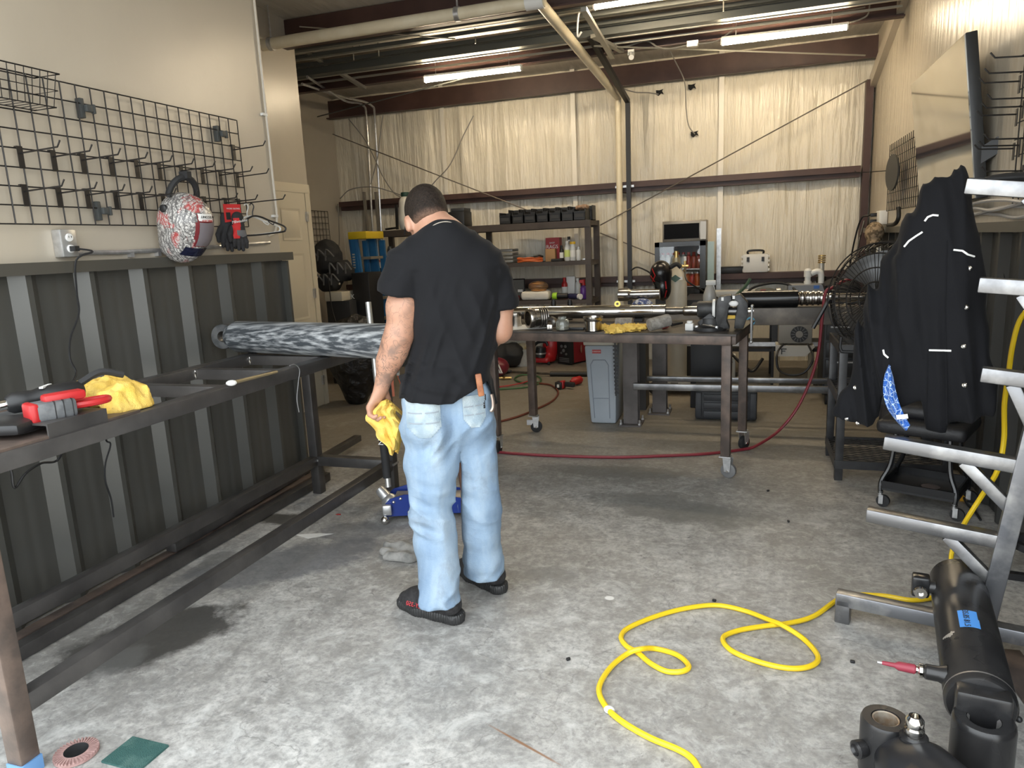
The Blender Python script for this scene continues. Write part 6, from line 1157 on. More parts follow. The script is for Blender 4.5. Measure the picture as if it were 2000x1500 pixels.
for k in range(5): q = Vec((fxm+.01+k*(fw_*.42)/4, fy_+.12, fs2+.005)); bottle(0, 0, 11, 26, mat('orange soda', (.60, .12, .03), .25) if k % 2 else mat('cola can', (.45, .03, .03), .3), mat('can top', (.5, .5, .5), .3, .8), ords[k]+' orange or red drink from the left on the lower fridge shelf', base=q, name='drink_can', neck=.9, cat='can', group='drinks on the lower fridge shelf')
mx0, mx1 = aY(1294, 450, fy_+.05).x, aY(1380, 450, fy_+.05).x; mz1 = aY(1335, 431, fy_+.05).z; th = thing('microwave', 'stainless microwave oven on top of the drinks fridge', 'microwave', ((mx0+mx1)/2, fy_+.2, fz1)); mh = mz1-fz1; ssm = mat('stainless trim', (.28, .25, .21), .35, .7)
MB().box(((mx0+mx1)/2, fy_+.21, fz1+mh/2+.001), (mx1-mx0, .32, mh)).build('body', ssm, th, bevel=.005); MB().box(((mx0+mx1)/2-.03, fy_+.045, fz1+mh*.5), ((mx1-mx0)*.80, .012, mh*.72)).build('door_window', mat('microwave glass', (.005, .005, .006), .45, spec=.05), th); MB().box((mx1-.035, fy_+.045, fz1+mh*.5), (.06, .012, mh*.85)).build('control_panel', ssm, th)
one('glass_sheet', MB().box((fx1+.05, fy_+.1, fz0+.25), (.07, .02, .62)), mat('greenish glass edge', (.30, .40, .38), .2), 'upright greenish glass sheet beside the drinks fridge', 'glass')
# things on the bottom girt and bench
gz = 1.036
def girt(px): p = aY(px, 530, 8.72); return Vec((p.x, 8.72, gz))
q = girt(1475); th = thing('tool_case', 'white carrying case with a black handle standing on the lower girt', 'case', q); cw_, ch_ = .28, .21
MB().box(q+Vec((0, .0, ch_/2)), (cw_, .09, ch_)).build('shell', white, th, bevel=.018); MB().tube(spl([q+Vec((-.08, -.01, ch_-.01)), q+Vec((-.075, -.02, ch_+.035)), q+Vec((.075, -.02, ch_+.035)), q+Vec((.08, -.01, ch_-.01))], 5), .012, 8).build('handle', blk, th)
for dx in (-.08, .08): MB().box(q+Vec((dx, -.05, ch_*.72)), (.03, .014, .05)).build('latch', blk, th)
for dx in (-.145, .145):
    for k in range(4): MB().box(q+Vec((dx, -.0, .03+.05*k)), (.02, .085, .03)).build('edge_rib', white, th, bevel=.005)
q = girt(1427); one('black_tray', MB().box(q+Vec((0, 0, .035)), (.26, .10, .07)).box(q+Vec((0, 0, .072)), (.28, .12, .008)), blk, 'low black tray on the lower girt left of the white case', 'tray', bevel=.005)
q = on(1575, 7.5); th = thing('meter_box', 'flat grey box with a sloped top on the back workbench', 'box', q); MB().prism([(-.17, 0), (.17, 0), (.13, .11), (-.17, .11)], q+Vec((0, .15, 0)), (1, 0, 0), (0, 0, 1), .28).build('body', mat('pale grey box', (.22, .23, .25), .5), th); MB().box(q+Vec((.08, -.132, .09)), (.05, .006, .03)).build('blue_tag', mat('blue tag', (.05, .15, .45), .5), th)
q = aY(1577, 560, 7.5); q.z = wz+.112; th = thing('pvc_fitting', 'white plastic pipe elbow standing on the grey box', 'fitting', q); MB().lathe(q, (0, 0, 1), [(.034, 0), (.034, .03), (.027, .03), (.027, .07), (.036, .07), (.036, .13), (.02, .15)], 18).build('upright', white, th); MB().tube(spl([q+Vec((.03, 0, .10)), q+Vec((.08, 0, .12)), q+Vec((.115, 0, .10)), q+Vec((.12, 0, .03)), q+Vec((.12, 0, .005))], 5), .028, 12).build('elbow', white, th)
q = on(1603, 7.7); zt_ = aY(1604, 497, 7.7).z; th = thing('rod_end', 'upright rod with brass rings on a dark sleeve on the back workbench', 'rod', q); H_ = zt_-q.z
MB().cyl(q, q+Vec((0, 0, H_*.45)), .045, n=20).build('sleeve', mat('dark tube', (.035, .034, .03), .4, .4), th); MB().cyl(q+Vec((0, 0, H_*.45)), q+Vec((0, 0, H_*.78)), .026, n=16).build('shaft', mat('white rod', (.6, .57, .5), .3, .3), th)
for k in range(4): MB().lathe(q+Vec((0, 0, H_*(.78+.055*k))), (0, 0, 1), [(.028, 0), (.036, .004), (.036, H_*.03), (.028, H_*.04)], 18).build('brass_ring', brs, th)
q = on(1640, 7.5); S = SDF(q-Vec((.25, .2, 0)), q+Vec((.25, .2, .25)), .012); S.ell(q+Vec((0, 0, .06)), (.18, .12, .10), .02); S.push(lambda X, Y, Z: .02*(np.abs(2*vnoise(X*12, Y*12, Z*12, 25)-1)-.5)); S.cut(lambda X, Y, Z: -(Z-q.z)); one_sdf('soft_bag', S, blkm, 'soft black bag on the right end of the back workbench', 'bag')
q = on(1480, 7.45); th = thing('angle_grinder', 'grey and red grinder lying on the back workbench', 'power tool', q); MB().lathe(q+Vec((-.02, 0, .045)), (1, .2, 0), [(.03, 0), (.04, .02), (.04, .14), (.03, .18)], 14).build('body', drk, th); MB().box(q+Vec((.05, -.02, .05)), (.05, .05, .05)).build('red_switch', dred, th); MB().lathe(q+Vec((.17, .03, .04)), (1, .2, .1), [(.04, 0), (.04, .04), (.02, .05)], 14).build('gear_head', galv, th)
q = on(1440, 7.6); one('white_tray', MB().box(q+Vec((0, 0, .03)), (.5, .2, .06)), mat('pale tray', (.42, .42, .40), .5), 'long pale tray at the back of the black workbench', 'tray', bevel=.006)
one('bench_hose', MB().tube(spl([aY(1455, 574, 7.3), aY(1475, 560, 7.35), aY(1510, 553, 7.4), aY(1540, 556, 7.4), aY(1556, 570, 7.35)], 6), .012, 8), blk, 'black hose arched over the back workbench', 'hose')
one('wall_lead', MB().tube(spl([aY(1688, 432, 8.0), aY(1678, 470, 7.9), aY(1668, 515, 7.8), aY(1640, 548, 7.6), aY(1612, 560, 7.4)], 6), .009, 6), blk, 'black cord running from the wall box down to the back workbench', 'cord')
one('wall_lead', MB().tube(spl([aY(1232, 528, 8.3), aY(1245, 522, 8.3), aY(1265, 530, 8.3), aY(1276, 540, 8.25)], 6), .010, 6), blk, 'black cord arched left of the drinks fridge', 'cord')
q = aY(1386, 590, 6.4); th = thing('spray_bottle', 'white and grey spray bottle behind the vise', 'spray bottle', (q.x, 6.4, zt)); b0 = Vec((q.x, 6.4, aY(1386, 592, 6.4).z)); k_ = 6.4/FPX
MB().lathe(b0, (0, 0, 1), [(12*k_, 0), (12*k_, 15*k_), (9*k_, 25*k_), (6*k_, 33*k_)], 18).build('body', mat('cloudy plastic', (.40, .40, .39), .3), th); MB().box(b0+Vec((2*k_, 0, 38*k_)), (18*k_, .03, 9*k_)).bar(b0+Vec((6*k_, 0, 36*k_)), b0+Vec((9*k_, 0, 22*k_)), .012, .012).build('trigger_head', white, th, bevel=.004)
one('bottle_stand', MB().box((q.x, 6.4, b0.z/2), (.3, .25, b0.z-.002)), bkm, 'dark pedestal behind the vise carrying the spray bottle', 'stand', bevel=.006)
q = aY(1250, 575, 6.3); one('chrome_rod', MB().lathe(q-Vec((.19, 0, 0)), (1, 0, .0), [(.045, 0), (.056, .005), (.056, .09), (.050, .10), (.044, .11), (.044, .36)], 26), mach, 'short thick rod with a wide collar lying behind the long chrome rod', 'rod')
q = aY(1255, 595, 6.2); th = thing('patterned_beanie', 'blue and white patterned cap behind the long chrome rod', 'cap', q-Vec((0, 0, .06))); S = SDF(q-Vec((.16, .14, .06)), q+Vec((.16, .14, .1)), .008); S.ell(q-Vec((0, 0, .03)), (.10, .09, .085), .02); S.cap(q+Vec((-.02, -.08, -.045)), q+Vec((.02, -.08, -.045)), .05, .05, .03, ((0, 0, 1), .3)); S.cut(lambda X, Y, Z: -(Z-q.z+.058)); S.mesh('crown', mat('blue camo print', (.05, .08, .22), .85, 0, (.50, .54, .62), 38, lo=.48, hi=.54), th)
zs_ = q.z-.06; one('steel_stand', MB().box((q.x-.12, 6.25, zs_/2), (.30, .22, zs_-.004)), mat('dark steel stand', (.05, .045, .042), .5), 'dark steel stand carrying the cap and the short rod', 'stand')
# under the back bench
q = aY(1553, 672, 7.0); th = thing('plasma_cutter', 'grey power unit with a round fan grille under the back workbench', 'power unit', (q.x, 7.15, .38)); fx, fzc = aY(1556, 650, 7.02), 0
zb0, zb1 = aY(1553, 671, 7.02).z, aY(1553, 627, 7.02).z; w_ = 58*7.0/FPX; MB().box((q.x, 7.12, (zb0+zb1)/2), (w_, .20, zb1-zb0)).build('cabinet', mat('grey beige cabinet', (.26, .245, .22), .5), th, bevel=.006)
c_ = aY(1561, 653, 7.01); MB().lathe((c_.x, 7.016, c_.z), (0, -1, 0), [(.02, 0), (.075, 0), (.075, .008), (.02, .008)], 28).build('fan_grille', blk, th)
for k in range(14): a = k*2*math.pi/14; MB().bar(Vec((c_.x+.04*math.cos(a), 7.006, c_.z+.04*math.sin(a))), Vec((c_.x+.07*math.cos(a), 7.006, c_.z+.07*math.sin(a))), .004, .006).build('grille_fin', mat('grey dial', (.14, .14, .14), .4), th)
MB().cyl((c_.x, 7.008, c_.z), (c_.x, 6.998, c_.z), .032, n=20).build('fan_hub', mat('grey beige cabinet', (.26, .245, .22), .5), th)
pz0 = aY(1555, 693, 6.95).z; th = thing('cart_plate', 'white steel cart with a letter cut-out under the grey power unit', 'cart', (q.x, 7.1, 0)); pw = 68*6.95/FPX; MB().prism([(-pw/2, -.02), (pw*.28, -.02), (pw/2, .07), (-pw/2, .085)], (q.x, 6.99, pz0+.0), (1, 0, 0), (0, 0, 1), .012).build('side_plate', cm, th); MB().box((q.x, 7.13, pz0+.07), (pw*.96, .24, .016)).build('deck', cm, th)
g = MB(); g.box((q.x-pw*.32, 6.976, pz0+.05), (.07, .004, .008)); g.box((q.x-pw*.34, 6.976, pz0+.025), (.008, .004, .05)); g.box((q.x-pw*.30, 6.976, pz0+.03), (.035, .004, .007)); g.build('letter_mark', blk, th)
for dx in (-.15, .15): MB().box((q.x+dx, 7.13, pz0/2), (.05, .05, pz0)).build('leg', mat('tan leg', (.36, .30, .20), .6), th)
q = aY(1412, 735, 6.9); th = thing('stick_welder', 'small white welder with black leads low behind the table legs', 'welder', (q.x, 6.95, 0)); zq = aY(1412, 735, 6.9).z; MB().box((q.x, 7.0, zq+.09), (.22, .30, .18)).build('cabinet', white, th, bevel=.008); text('ARMY', .045, (q.x+.03, 6.848, zq+.13), (1, 0, 0), (0, 0, 1), blk, th); MB().box((q.x, 7.0, zq/2-.002), (.26, .3, zq-.004)).build('stand', bkm, th)
MB().tube(spl([Vec((q.x+.0, 6.9, zq+.19)), aY(1425, 690, 6.85), aY(1450, 712, 6.8), aY(1470, 725, 6.8), aY(1490, 700, 6.85)], 6), .014, 8).build('lead', blk, th); MB().tube(spl([Vec((q.x-.1, 6.9, zq+.15)), aY(1380, 700, 6.85), aY(1372, 725, 6.85)], 6), .014, 8).build('lead', blk, th)
one('coiled_lead', MB().tube(spl([aY(1530, 672, 7.0), aY(1518, 690, 6.8), aY(1520, 720, 6.75), aY(1540, 732, 6.7), aY(1570, 728, 6.7), aY(1588, 700, 6.75), aY(1578, 672, 7.0)], 6), .010, 6), blk, 'black lead looping below the white letter plate', 'cord')
th = thing('tool_chest', 'black roller tool chest behind the cart on the right', 'tool chest', (.87, 6.6, 0)); MB().box((.87, 6.75, .42), (.50, .45, .66)).build('body', bkm, th, bevel=.008)
for k in range(4): MB().box((.87, 6.52, .18+.15*k), (.46, .014, .13)).build('drawer', blk, th, bevel=.004); MB().box((.87, 6.508, .225+.15*k), (.4, .012, .012)).build('drawer_pull', galv, th)
for x in (.67, 1.06): MB().lathe((x-.02, 6.56, .05), (1, 0, 0), [(.02, 0), (.05, 0), (.05, .04), (.02, .04)], 18).build('caster', blkm, th)
# ================================================================ RIGHT WALL: television, grids, cables
th = thing('television', 'large flat television tilted down on the right wall', 'television', (1.15, 5.3, 1.6))
k_ = .95; tl, tr, br, bl = aX(1776, 171, 1.06), aX(1881, 67, 1.06), aX(1910, 389, 1.165), aX(1802, 405, 1.165)
e = ((tr-tl)+(br-bl)).normalized(); u = ((tl-bl)+(tr-br)); u = (u-e*u.dot(e)).normalized(); n = u.cross(e); n = n if n.x < 0 else -n
ctr = (tl+tr+br+bl)/4; W_, H_ = ((tr-tl).length+(br-bl).length)/2, ((tl-bl).length+(tr-br).length)/2; RT = Mat((e, n, u)).transposed()
MB().box(ctr-n*.03, (W_, .055, H_), RT).build('casing', mat('tv casing', (.020, .021, .022), .4), th, bevel=.004)
MB().box(ctr+n*.0005, (W_-.012, .006, H_-.012), RT).build('screen', mat('mirror black screen', (.52, .51, .47), .06, 1), th)
MB().bar(ctr-n*.062-u*.1, Vec((XR+.005, ctr.y, ctr.z-.1)), .12, .05).build('wall_mount', blk, th); MB().bar(ctr-n*.075+e*.66-u*.15, Vec((XR-.0, ctr.y-.68, ctr.z-.2)), .04, .16).build('mount_arm', blk, th)
def wallgrid(name, lab, y0, y1, z0, z1, x, hooks, hl, hgroup):
    th = thing(name, lab, 'grid panel', (x, (y0+y1)/2, z0)); k = 0
    while y0+k*.0762 <= y1+.001: MB().cyl((x, y0+k*.0762, z0), (x, y0+k*.0762, z1), .0032, n=6).build('vertical_wire', wire, th); k += 1
    k = 0
    while z0+k*.0762 <= z1+.001: MB().cyl((x+.006, y0, z0+k*.0762), (x+.006, y1, z0+k*.0762), .0032, n=6).build('horizontal_wire', wire, th); k += 1
    return th
a, b_ = aX(1737, 284, XR-.03), aX(1799, 400, XR-.03)
wallgrid('wire_grid_panel', 'black wire grid on the right wall partly behind the television', b_.y-.1, a.y, aX(1733, 412, XR-.03).z, a.z, XR-.03, None, 0, None)
p = aX(1741, 337, XR-.10); one('cutting_disc', MB().lathe(p, (1, .15, 0), [(.02, 0), (.15, 0), (.15, .015), (.02, .02)], 28), mat('dark disc', (.05, .05, .048), .5), 'round dark disc hung on the grid left of the television', 'disc')
o_ = aX(1741, 333, XR-.04); one('grid_hook', MB().tube([o_, o_-Vec((.28, 0, 0)), o_-Vec((.30, 0, -.02))], .004, 6), wire, 'thin hook carrying the round dark disc on the right wall grid', 'hook')
yg = aX(1985, 250, XR-.03).y; gth = wallgrid('wire_grid_panel', 'black wire grid at the right edge of the photo full of long hooks', yg-.42, yg+.03, 1.56, aX(1985, 112, XR-.03).z, XR-.03, None, 0, None)
rws = [(1990, 118, 1968), (1990, 140, 1945), (1990, 152, 1937), (1985, 195, 1962), (1985, 206, 1940), (1985, 216, 1934), (1980, 270, 1960), (1978, 280, 1942), (1975, 284, 1938), (1978, 330, 1960)]
for i, (x0, y0, x1) in enumerate(rws):
    yy = yg-(.06+.12*(2-i % 3)); o_ = aX(x0, y0, XR-.035); o_ = Vec((XR-.035, yg-.02-.12*(2-i % 3)*.6, o_.z)); L_ = .15
    h = thing('grid_hook', ords[i]+' long black hook from the top on the grid at the right edge', 'hook', o_-Vec((0, 0, .07)), 'long hooks on the right edge grid')
    MB().box(o_-Vec((.004, 0, .034)), (.004, .024, .08)).build('back_plate', wire, h); MB().tube([o_-Vec((.006, 0, .02)), o_-Vec((L_, 0, .012)), o_-Vec((L_+.02, 0, -.012))], .004, 6).build('prong', wire, h)
p = aX(1982, 347, XR-.2); th = thing('black_pliers', 'black tools hung low on the right edge grid', 'tools', p-Vec((0, 0, .03))); MB().ball(p, (.12, .05, .022)).build('head', blkm, th); MB().bar(p-Vec((.25, 0, -.01)), p-Vec((.08, 0, 0)), .012, .012).build('handle', blk, th)
# grey cables lying on the wainscot cap, socket box, hat
cgm = mat('pale grey cable', (.35, .34, .33), .5)
for k in range(4):
    pts = [Vec((XR-.015-.014*k, y, 1.495+.02*k+.035*abs(math.sin(y*2.3+k*1.3)))) for y in [2.9+.3*j for j in range(11)]]
    one('wall_cable', MB().tube(spl(pts, 5), .009, 6), cgm, ('lowest', 'second lowest', 'second highest', 'highest')[k]+' of the grey cables lying along the right wainscot cap', 'cable', 'cables on the right wainscot cap')
p = aX(1722, 425, XR-.04); th = thing('outlet_box', 'white socket box with black plugs on the right wall', 'outlet', p-Vec((0, 0, .1))); MB().box(p, (.07, .20, .13)).build('box', white, th, bevel=.006); MB().box(p-Vec((.03, .12, .25)), (.03, .06, .40)).build('conduit_strip', white, th)
for dz in (.03, -.03): MB().box(p+Vec((-.06, .07, dz)), (.06, .04, .035)).build('plug', blk, th, bevel=.006); 
MB().tube(spl([p+Vec((-.09, .07, .03)), p+Vec((-.16, .12, .0)), p+Vec((-.2, .2, -.2)), p+Vec((-.22, .3, -.45))], 6), .008, 6).build('plug_lead', blk, th)
MB().tube(spl([aX(1755, 405, XR-.04), aX(1755, 425, XR-.04), aX(1748, 437, XR-.05), aX(1735, 440, XR-.05)], 5), .018, 8).build('bent_pipe', blk, th)
p = aX(1708, 455, XR-.16); S = SDF(p-Vec((.16, .16, .16)), p+Vec((.16, .16, .16)), .009); S.ell(p, (.08, .10, .10), .02); S.cap(p+Vec((-.03, -.05, -.09)), p+Vec((.02, -.08, -.10)), .04, .03, .03); one_sdf('camo_cap', S, mat('tan camo', (.34, .25, .16), .85, 0, (.12, .085, .05), 30, lo=.48, hi=.56), 'tan camouflage cap hanging below the socket box', 'cap')
# ================================================================ BLACK CART, FAN, STOOL
c0 = aZ(1630, 938); cx0, cy0, cx1, cy1 = c0.x, c0.y, 1.12, c0.y+.55; zt_ = aY(1640, 675, cy0).z
th = thing('mesh_cart', 'black angle iron cart with expanded metal shelves below the fan', 'cart', ((cx0+cx1)/2, (cy0+cy1)/2, 0)); am = mat('black angle iron', (.03, .03, .032), .42, .3, (.05, .05, .052), 10)
for x in (cx0+.02, cx1-.02):
    for y in (cy0+.02, cy1-.02): MB().box((x, y, zt_/2), (.045, .045, zt_)).build('leg', am, th, bevel=.003)
for i, z in enumerate((zt_-.02, .50, .10)):
    for (a, b_) in (((cx0, cy0), (cx1, cy0)), ((cx0, cy1), (cx1, cy1)), ((cx0, cy0), (cx0, cy1)), ((cx1, cy0), (cx1, cy1))): MB().bar((a[0], a[1], z), (b_[0], b_[1], z), .012, .05).build('shelf_rail', am, th)
    g = MB(); wd, dp = cx1-cx0, cy1-cy0; N = 22
    for k in range(-N, N+1):
        for sg in (1, -1):
            # diagonal strands clipped to the shelf
            m_ = sg*.5; c_ = k*.05; pts = []
            for X in (0, wd):
                Y = m_*X+c_+(dp if sg < 0 else 0)
                if 0 <= Y <= dp: pts.append((X, Y))
            for Y in (0, dp):
                X = (Y-c_-(dp if sg < 0 else 0))/m_
                if 0 < X < wd: pts.append((X, Y))
            if len(pts) >= 2: g.bar((cx0+pts[0][0], cy0+pts[0][1], z+.015), (cx0+pts[1][0], cy0+pts[1][1], z+.015), .006, .003)
    o = g.build('expanded_mesh', am, th); o['kind'] = 'stuff'
MB().tube(spl([(cx0+.0, cy0-.0, zt_+.05), (cx0-.0, cy0-.01, zt_-.02), (cx0+.05, cy0-.012, zt_-.035), (cx0+.35, cy0-.012, zt_-.03)], 6), .008, 6).build('bent_rim', blk, th); MB().box((cx0+.26, cy0+.15, zt_+.008), (.30, .04, .012)).build('flat_bar', galv, th)
# round fan
fc = aY(1727, 583, 4.78); fn2 = Vec((-.62, -.78, .06)).normalized(); fs2_ = Vec((0, 0, 1)).cross(fn2).normalized(); fu2 = fn2.cross(fs2_); fr = .335
th = thing('floor_fan', 'round black wire cage fan standing on the cart behind the jacket', 'fan', (fc.x, fc.y, zt_))
def fp(r, a, d): return fc+fs2_*(r*math.cos(a))+fu2*(r*math.sin(a))+fn2*d
for (r, d) in ((fr, 0), (fr*.985, .06), (fr*.985, -.06), (fr*.8, .085), (fr*.55, .095), (fr*.3, .10), (fr*.8, -.085), (fr*.5, -.10)): MB().tube([fp(r, 2*math.pi*k/48, d) for k in range(48)], .0045 if d else .008, 5, True).build('cage_ring', wire, th)
for k in range(64):
    a = 2*math.pi*k/64; MB().tube([fp(.06, a, .10), fp(fr*.6, a+.1, .095), fp(fr*.9, a+.15, .075), fp(fr, a+.16, .0), fp(fr*.9, a+.15, -.075), fp(fr*.5, a+.08, -.10), fp(.06, a, -.10)], .0022, 4).build('cage_wire', wire, th)
MB().cyl(fp(0, 0, -.16), fp(0, 0, -.02), .075, n=18).build('motor', blk, th); MB().cyl(fp(0, 0, .095), fp(0, 0, .105), .06, n=20).build('centre_badge', blk, th)
for k in range(3):
    a = k*2.094; g = MB(); g.grid(lambda u, v, a=a: fp(.05+(fr*.86-.05)*u, a+(v-.5)*(.55+.7*u), (v-.5)*.07), 8, 6); g.build('blade', mat('grey blade', (.10, .10, .10), .35, .6), th, thick=.003)
pl, pr_ = fp(fr+.015, math.pi, 0), fp(fr+.015, 0, 0); pl = fp(fr+.015, math.pi, 0) if fp(fr, math.pi, 0).x < fp(fr, 0, 0).x else fp(fr+.015, 0, 0)
for P_ in (fp(fr+.015, math.pi, 0), fp(fr+.015, 0, 0)):
    q_ = P_-fn2*.05; bs_ = [Vec((P_.x-.10, P_.y-.02, zt_+.04)), Vec((P_.x+.05, P_.y+.12, zt_+.04))]
    if P_.x > fc.x: bs_ = [Vec((P_.x-.02, P_.y-.04, zt_+.04)), Vec((P_.x, P_.y+.02, zt_+.04))]
    for b2 in bs_: MB().tube([P_, b2], .014, 8).build('stand_leg', blk, th)
    MB().ball(P_, .022).build('pivot_knob', chrome, th)
# rolling mechanic stool
sc_ = [aZ(1718, 988), aZ(1862, 1016)]; ex = (sc_[1]-sc_[0]); ex.z = 0; sw_ = ex.length; ex.normalize(); ey = Vec((-ex.y, ex.x, 0)); so = sc_[0]
st = lambda a, b_, z: so+ex*a+ey*b_+Vec((0, 0, z)); RS = Mat((ex, ey, Vec((0, 0, 1)))).transposed()
th = thing('rolling_stool', 'black padded rolling stool with a tool tray under the hanging jacket', 'stool', st(sw_/2, .16, 0)); sz = .45
MB().box(st(sw_/2, .16, sz), (sw_+.07, .40, .075), RS).build('seat', mat('black vinyl', (.016, .016, .018), .5, bump=.2, bsc=60), th, bevel=.03, seg=3); MB().box(st(sw_/2, .20, sz+.07), (sw_-.05, .30, .08), RS).build('cushion', MC['black vinyl'], th, bevel=.035, seg=3)
for a in (0, sw_):
    for b_ in (0, .32):
        s_ = 1 if a == 0 else -1; MB().tube(spl([st(a, b_, .075), st(a, b_+(.01 if b_ == 0 else -.01), .14), st(a+s_*.035, b_+(.03 if b_ == 0 else -.03), .24), st(a+s_*.05, b_+(.05 if b_ == 0 else -.05), sz-.03)], 5), .013, 8).build('leg', blkg, th)
        ca = MB().cyl(st(a, b_, .055), st(a, b_, .085), .012, n=10).build('caster_stem', galv, th); MB().lathe(st(a+.015, b_, .034)-ey*.012, ey, [(.015, 0), (.033, .002), (.033, .022), (.015, .024)], 18).build('caster_wheel', blkm, ca); MB().box(st(a+.008, b_-.018, .045), (.022, .006, .05), RS).build('caster_fork', galv, ca)
MB().box(st(sw_/2, .16, .10), (sw_+.02, .33, .012), RS).build('tool_tray', blk, th)
for (a0, b0, a1, b1) in ((0, 0, sw_, 0), (0, .32, sw_, .32), (0, 0, 0, .32), (sw_, 0, sw_, .32)): MB().bar(st(a0, b0, .12), st(a1, b1, .12), .008, .05).build('tray_wall', blkg, th)
q = st(sw_*.62, .10, .115); one('grease_tin', MB().lathe(q, (0, 0, 1), [(.04, 0), (.045, .01), (.03, .016)], 18), mat('brown tin', (.10, .08, .075), .5), 'small round brown lid lying in the tray of the rolling stool', 'lid')
a_, b_ = aZ(1872, 930, .12), aZ(1880, 968, .03); th = thing('yellow_plug', 'yellow plug end lying beside the rolling stool', 'plug', b_-Vec((0, 0, .03))); MB().lathe(a_, b_-a_, [(.010, 0), (.016, .02), (.016, .08), (.012, .10), (.018, .11), (.018, .14)], 12).build('plug_body', mat('amber yellow plastic', (.62, .32, .02), .4), th); MB().tube(spl([b_, aZ(1890, 985, .01), aZ(1905, 1000, .01), aZ(1915, 1015, .01)], 5), .007, 6).build('lead', blk, th)
# ================================================================ CANTILEVER STEEL RACK
RF = Vec((.37, 2.775, 0)); rd_ = Vec((.965, -.262, 0)).normalized(); rp = Vec((-rd_.y, rd_.x, 0))
def RKp(px, py): r = ray(px, py); nrm = rp; return CAM+r*((RF-CAM).dot(nrm)/r.dot(nrm))          # point of the photo in the rack's plane
th = thing('cantilever_rack', 'bare welded steel cantilever rack at the right with sloping arms', 'rack', RF+rd_*.45)
tw = .052
def arm(px0, py0, px1, py1, w=tw, nm='arm', ma=alum): a, b_ = RKp(px0, py0), RKp(px1, py1); return MB().bar(a, b_, w, w*.9).build(nm, ma, th, bevel=.004)
pb, pt_ = RKp(1930, 1195), RKp(2003, 905); pdir = (pt_-pb).normalized(); pbot = pb-pdir*(pb.z-.03)/pdir.z; ptop = pb+pdir*((1.72-pb.z)/pdir.z)
post = MB().bar(pbot, ptop, tw*1.1, tw*1.15, (rp)).build('post', alum, th, bevel=.004)
post_at = lambda z: pb+pdir*((z-pb.z)/pdir.z)
for (px, py, qx, qy) in ((1886, 364, 2000, 371), (1911, 556, 2000, 562), (1916, 730, 2000, 741), (1727, 862, 1990, 909), (1693, 1003, 1960, 1057)):
    a, e_ = RKp(px, py), RKp(qx, qy); sl = (e_-a); z = a.z
    for _ in range(6): b_ = post_at(z); z = a.z+sl.z*(b_-a).dot(rd_)/sl.dot(rd_)
    b_ = post_at(z); ar = MB().bar(a, b_, tw, tw*.92).build('arm', alumb, th, bevel=.004)
    j = b_+(a-b_).normalized()*min(.17, (a-b_).length*.5); k = post_at(z-.16); 
    MB().bar(j-Vec((0, 0, .02)), k, tw*.7, tw*.75).build('gusset_brace', alumb, ar, bevel=.004)
f0 = Vec((RF.x, RF.y, .095)); fend = f0+rd_*.78; MB().bar(f0-rd_*.025, fend, tw, tw).build('foot_beam', alum, th, bevel=.004); MB().box(f0-Vec((0, 0, .0475+.0)), (tw, tw, .095), Mat((rd_, rp, Vec((0, 0, 1)))).transposed()).build('foot_leg', alumb, th, bevel=.004); MB().box(fend-rd_*.03-Vec((0, 0, .0475)), (tw, tw, .095), Mat((rd_, rp, Vec((0, 0, 1)))).transposed()).build('foot_leg', alum, th)
# ================================================================ BLACK JACKET AND BLUE BANDANA
JQ = Vec((.60, 2.90, 0)); jf = Vec((JQ.x, JQ.y, 0)).normalized(); jsd = Vec((jf.y, -jf.x, 0))
def PJ(px, py, d=0): r = ray(px, py); return CAM+r*((d-(CAM-JQ).dot(jf))/r.dot(jf))
m, t, b = nt('black jacket cloth'); setc(b.inputs['Base Color'], (.0068, .0070, .0084)); b.inputs['Roughness'].default_value = .85; b.inputs['Sheen Weight'].default_value = .02; b.inputs['Specular IOR Level'].default_value = .15; bumpn(t, b, noise(t, coords(t), 350, 2), .25, .002); jm = m
corners = [PJ(x, y, d) for x in (1630, 1930) for y in (330, 850) for d in (-.25, .25)]
lo = Vec([min(c_[i] for c_ in corners) for i in range(3)]); hi = Vec([max(c_[i] for c_ in corners) for i in range(3)])
S = SDF(lo-Vec((.02,)*3), hi+Vec((.02,)*3), .0065); sq = (jf, .62)
S.path([PJ(1868, 362, -.01), PJ(1850, 400, 0), PJ(1838, 450, 0), PJ(1832, 500, 0)], [.040, .070, .105, .125], .04, sq); S.cap(PJ(1880, 352, 0), PJ(1880, 380, 0), .018, .03, .03)
S.path([PJ(1832, 500, 0), PJ(1838, 560, 0), PJ(1845, 650, 0), PJ(1850, 730, 0), PJ(1852, 790, 0)], [.130, .140, .130, .112, .095], .04, sq)
S.cap(PJ(1870, 470, -.02), PJ(1884, 790, -.02), .055, .060, .03, sq)
S.path([PJ(1800, 460, .02), PJ(1768, 520, .02), PJ(1742, 610, .02), PJ(1716, 700, .02), PJ(1684, 805, .02)], [.070, .075, .078, .074, .068], .02, sq)
S.path([PJ(1775, 520, -.02), PJ(1765, 640, -.03), PJ(1772, 760, -.03)], [.060, .065, .05], .03, sq)
X_, Y_, Z_ = S.all(); a_ = (X_-JQ[0])*jsd[0]+(Y_-JQ[1])*jsd[1]; f_ = (X_-JQ[0])*jf[0]+(Y_-JQ[1])*jf[1]; ja = lambda p: (p-JQ).dot(jsd)
S.f = S.f+0.062*(np.abs(2*vnoise(a_*15+Z_*2.5, f_*6, Z_*1.6, 31)-1)-.5)+.026*(np.abs(2*vnoise(a_*34+Z_*5, f_*10, Z_*3, 32)-1)-.5)
hx = [(1640, 815), (1655, 822), (1700, 832), (1716, 830), (1722, 770), (1760, 790), (1800, 775), (1808, 836), (1848, 840), (1853, 818), (1893, 822), (1915, 810)]
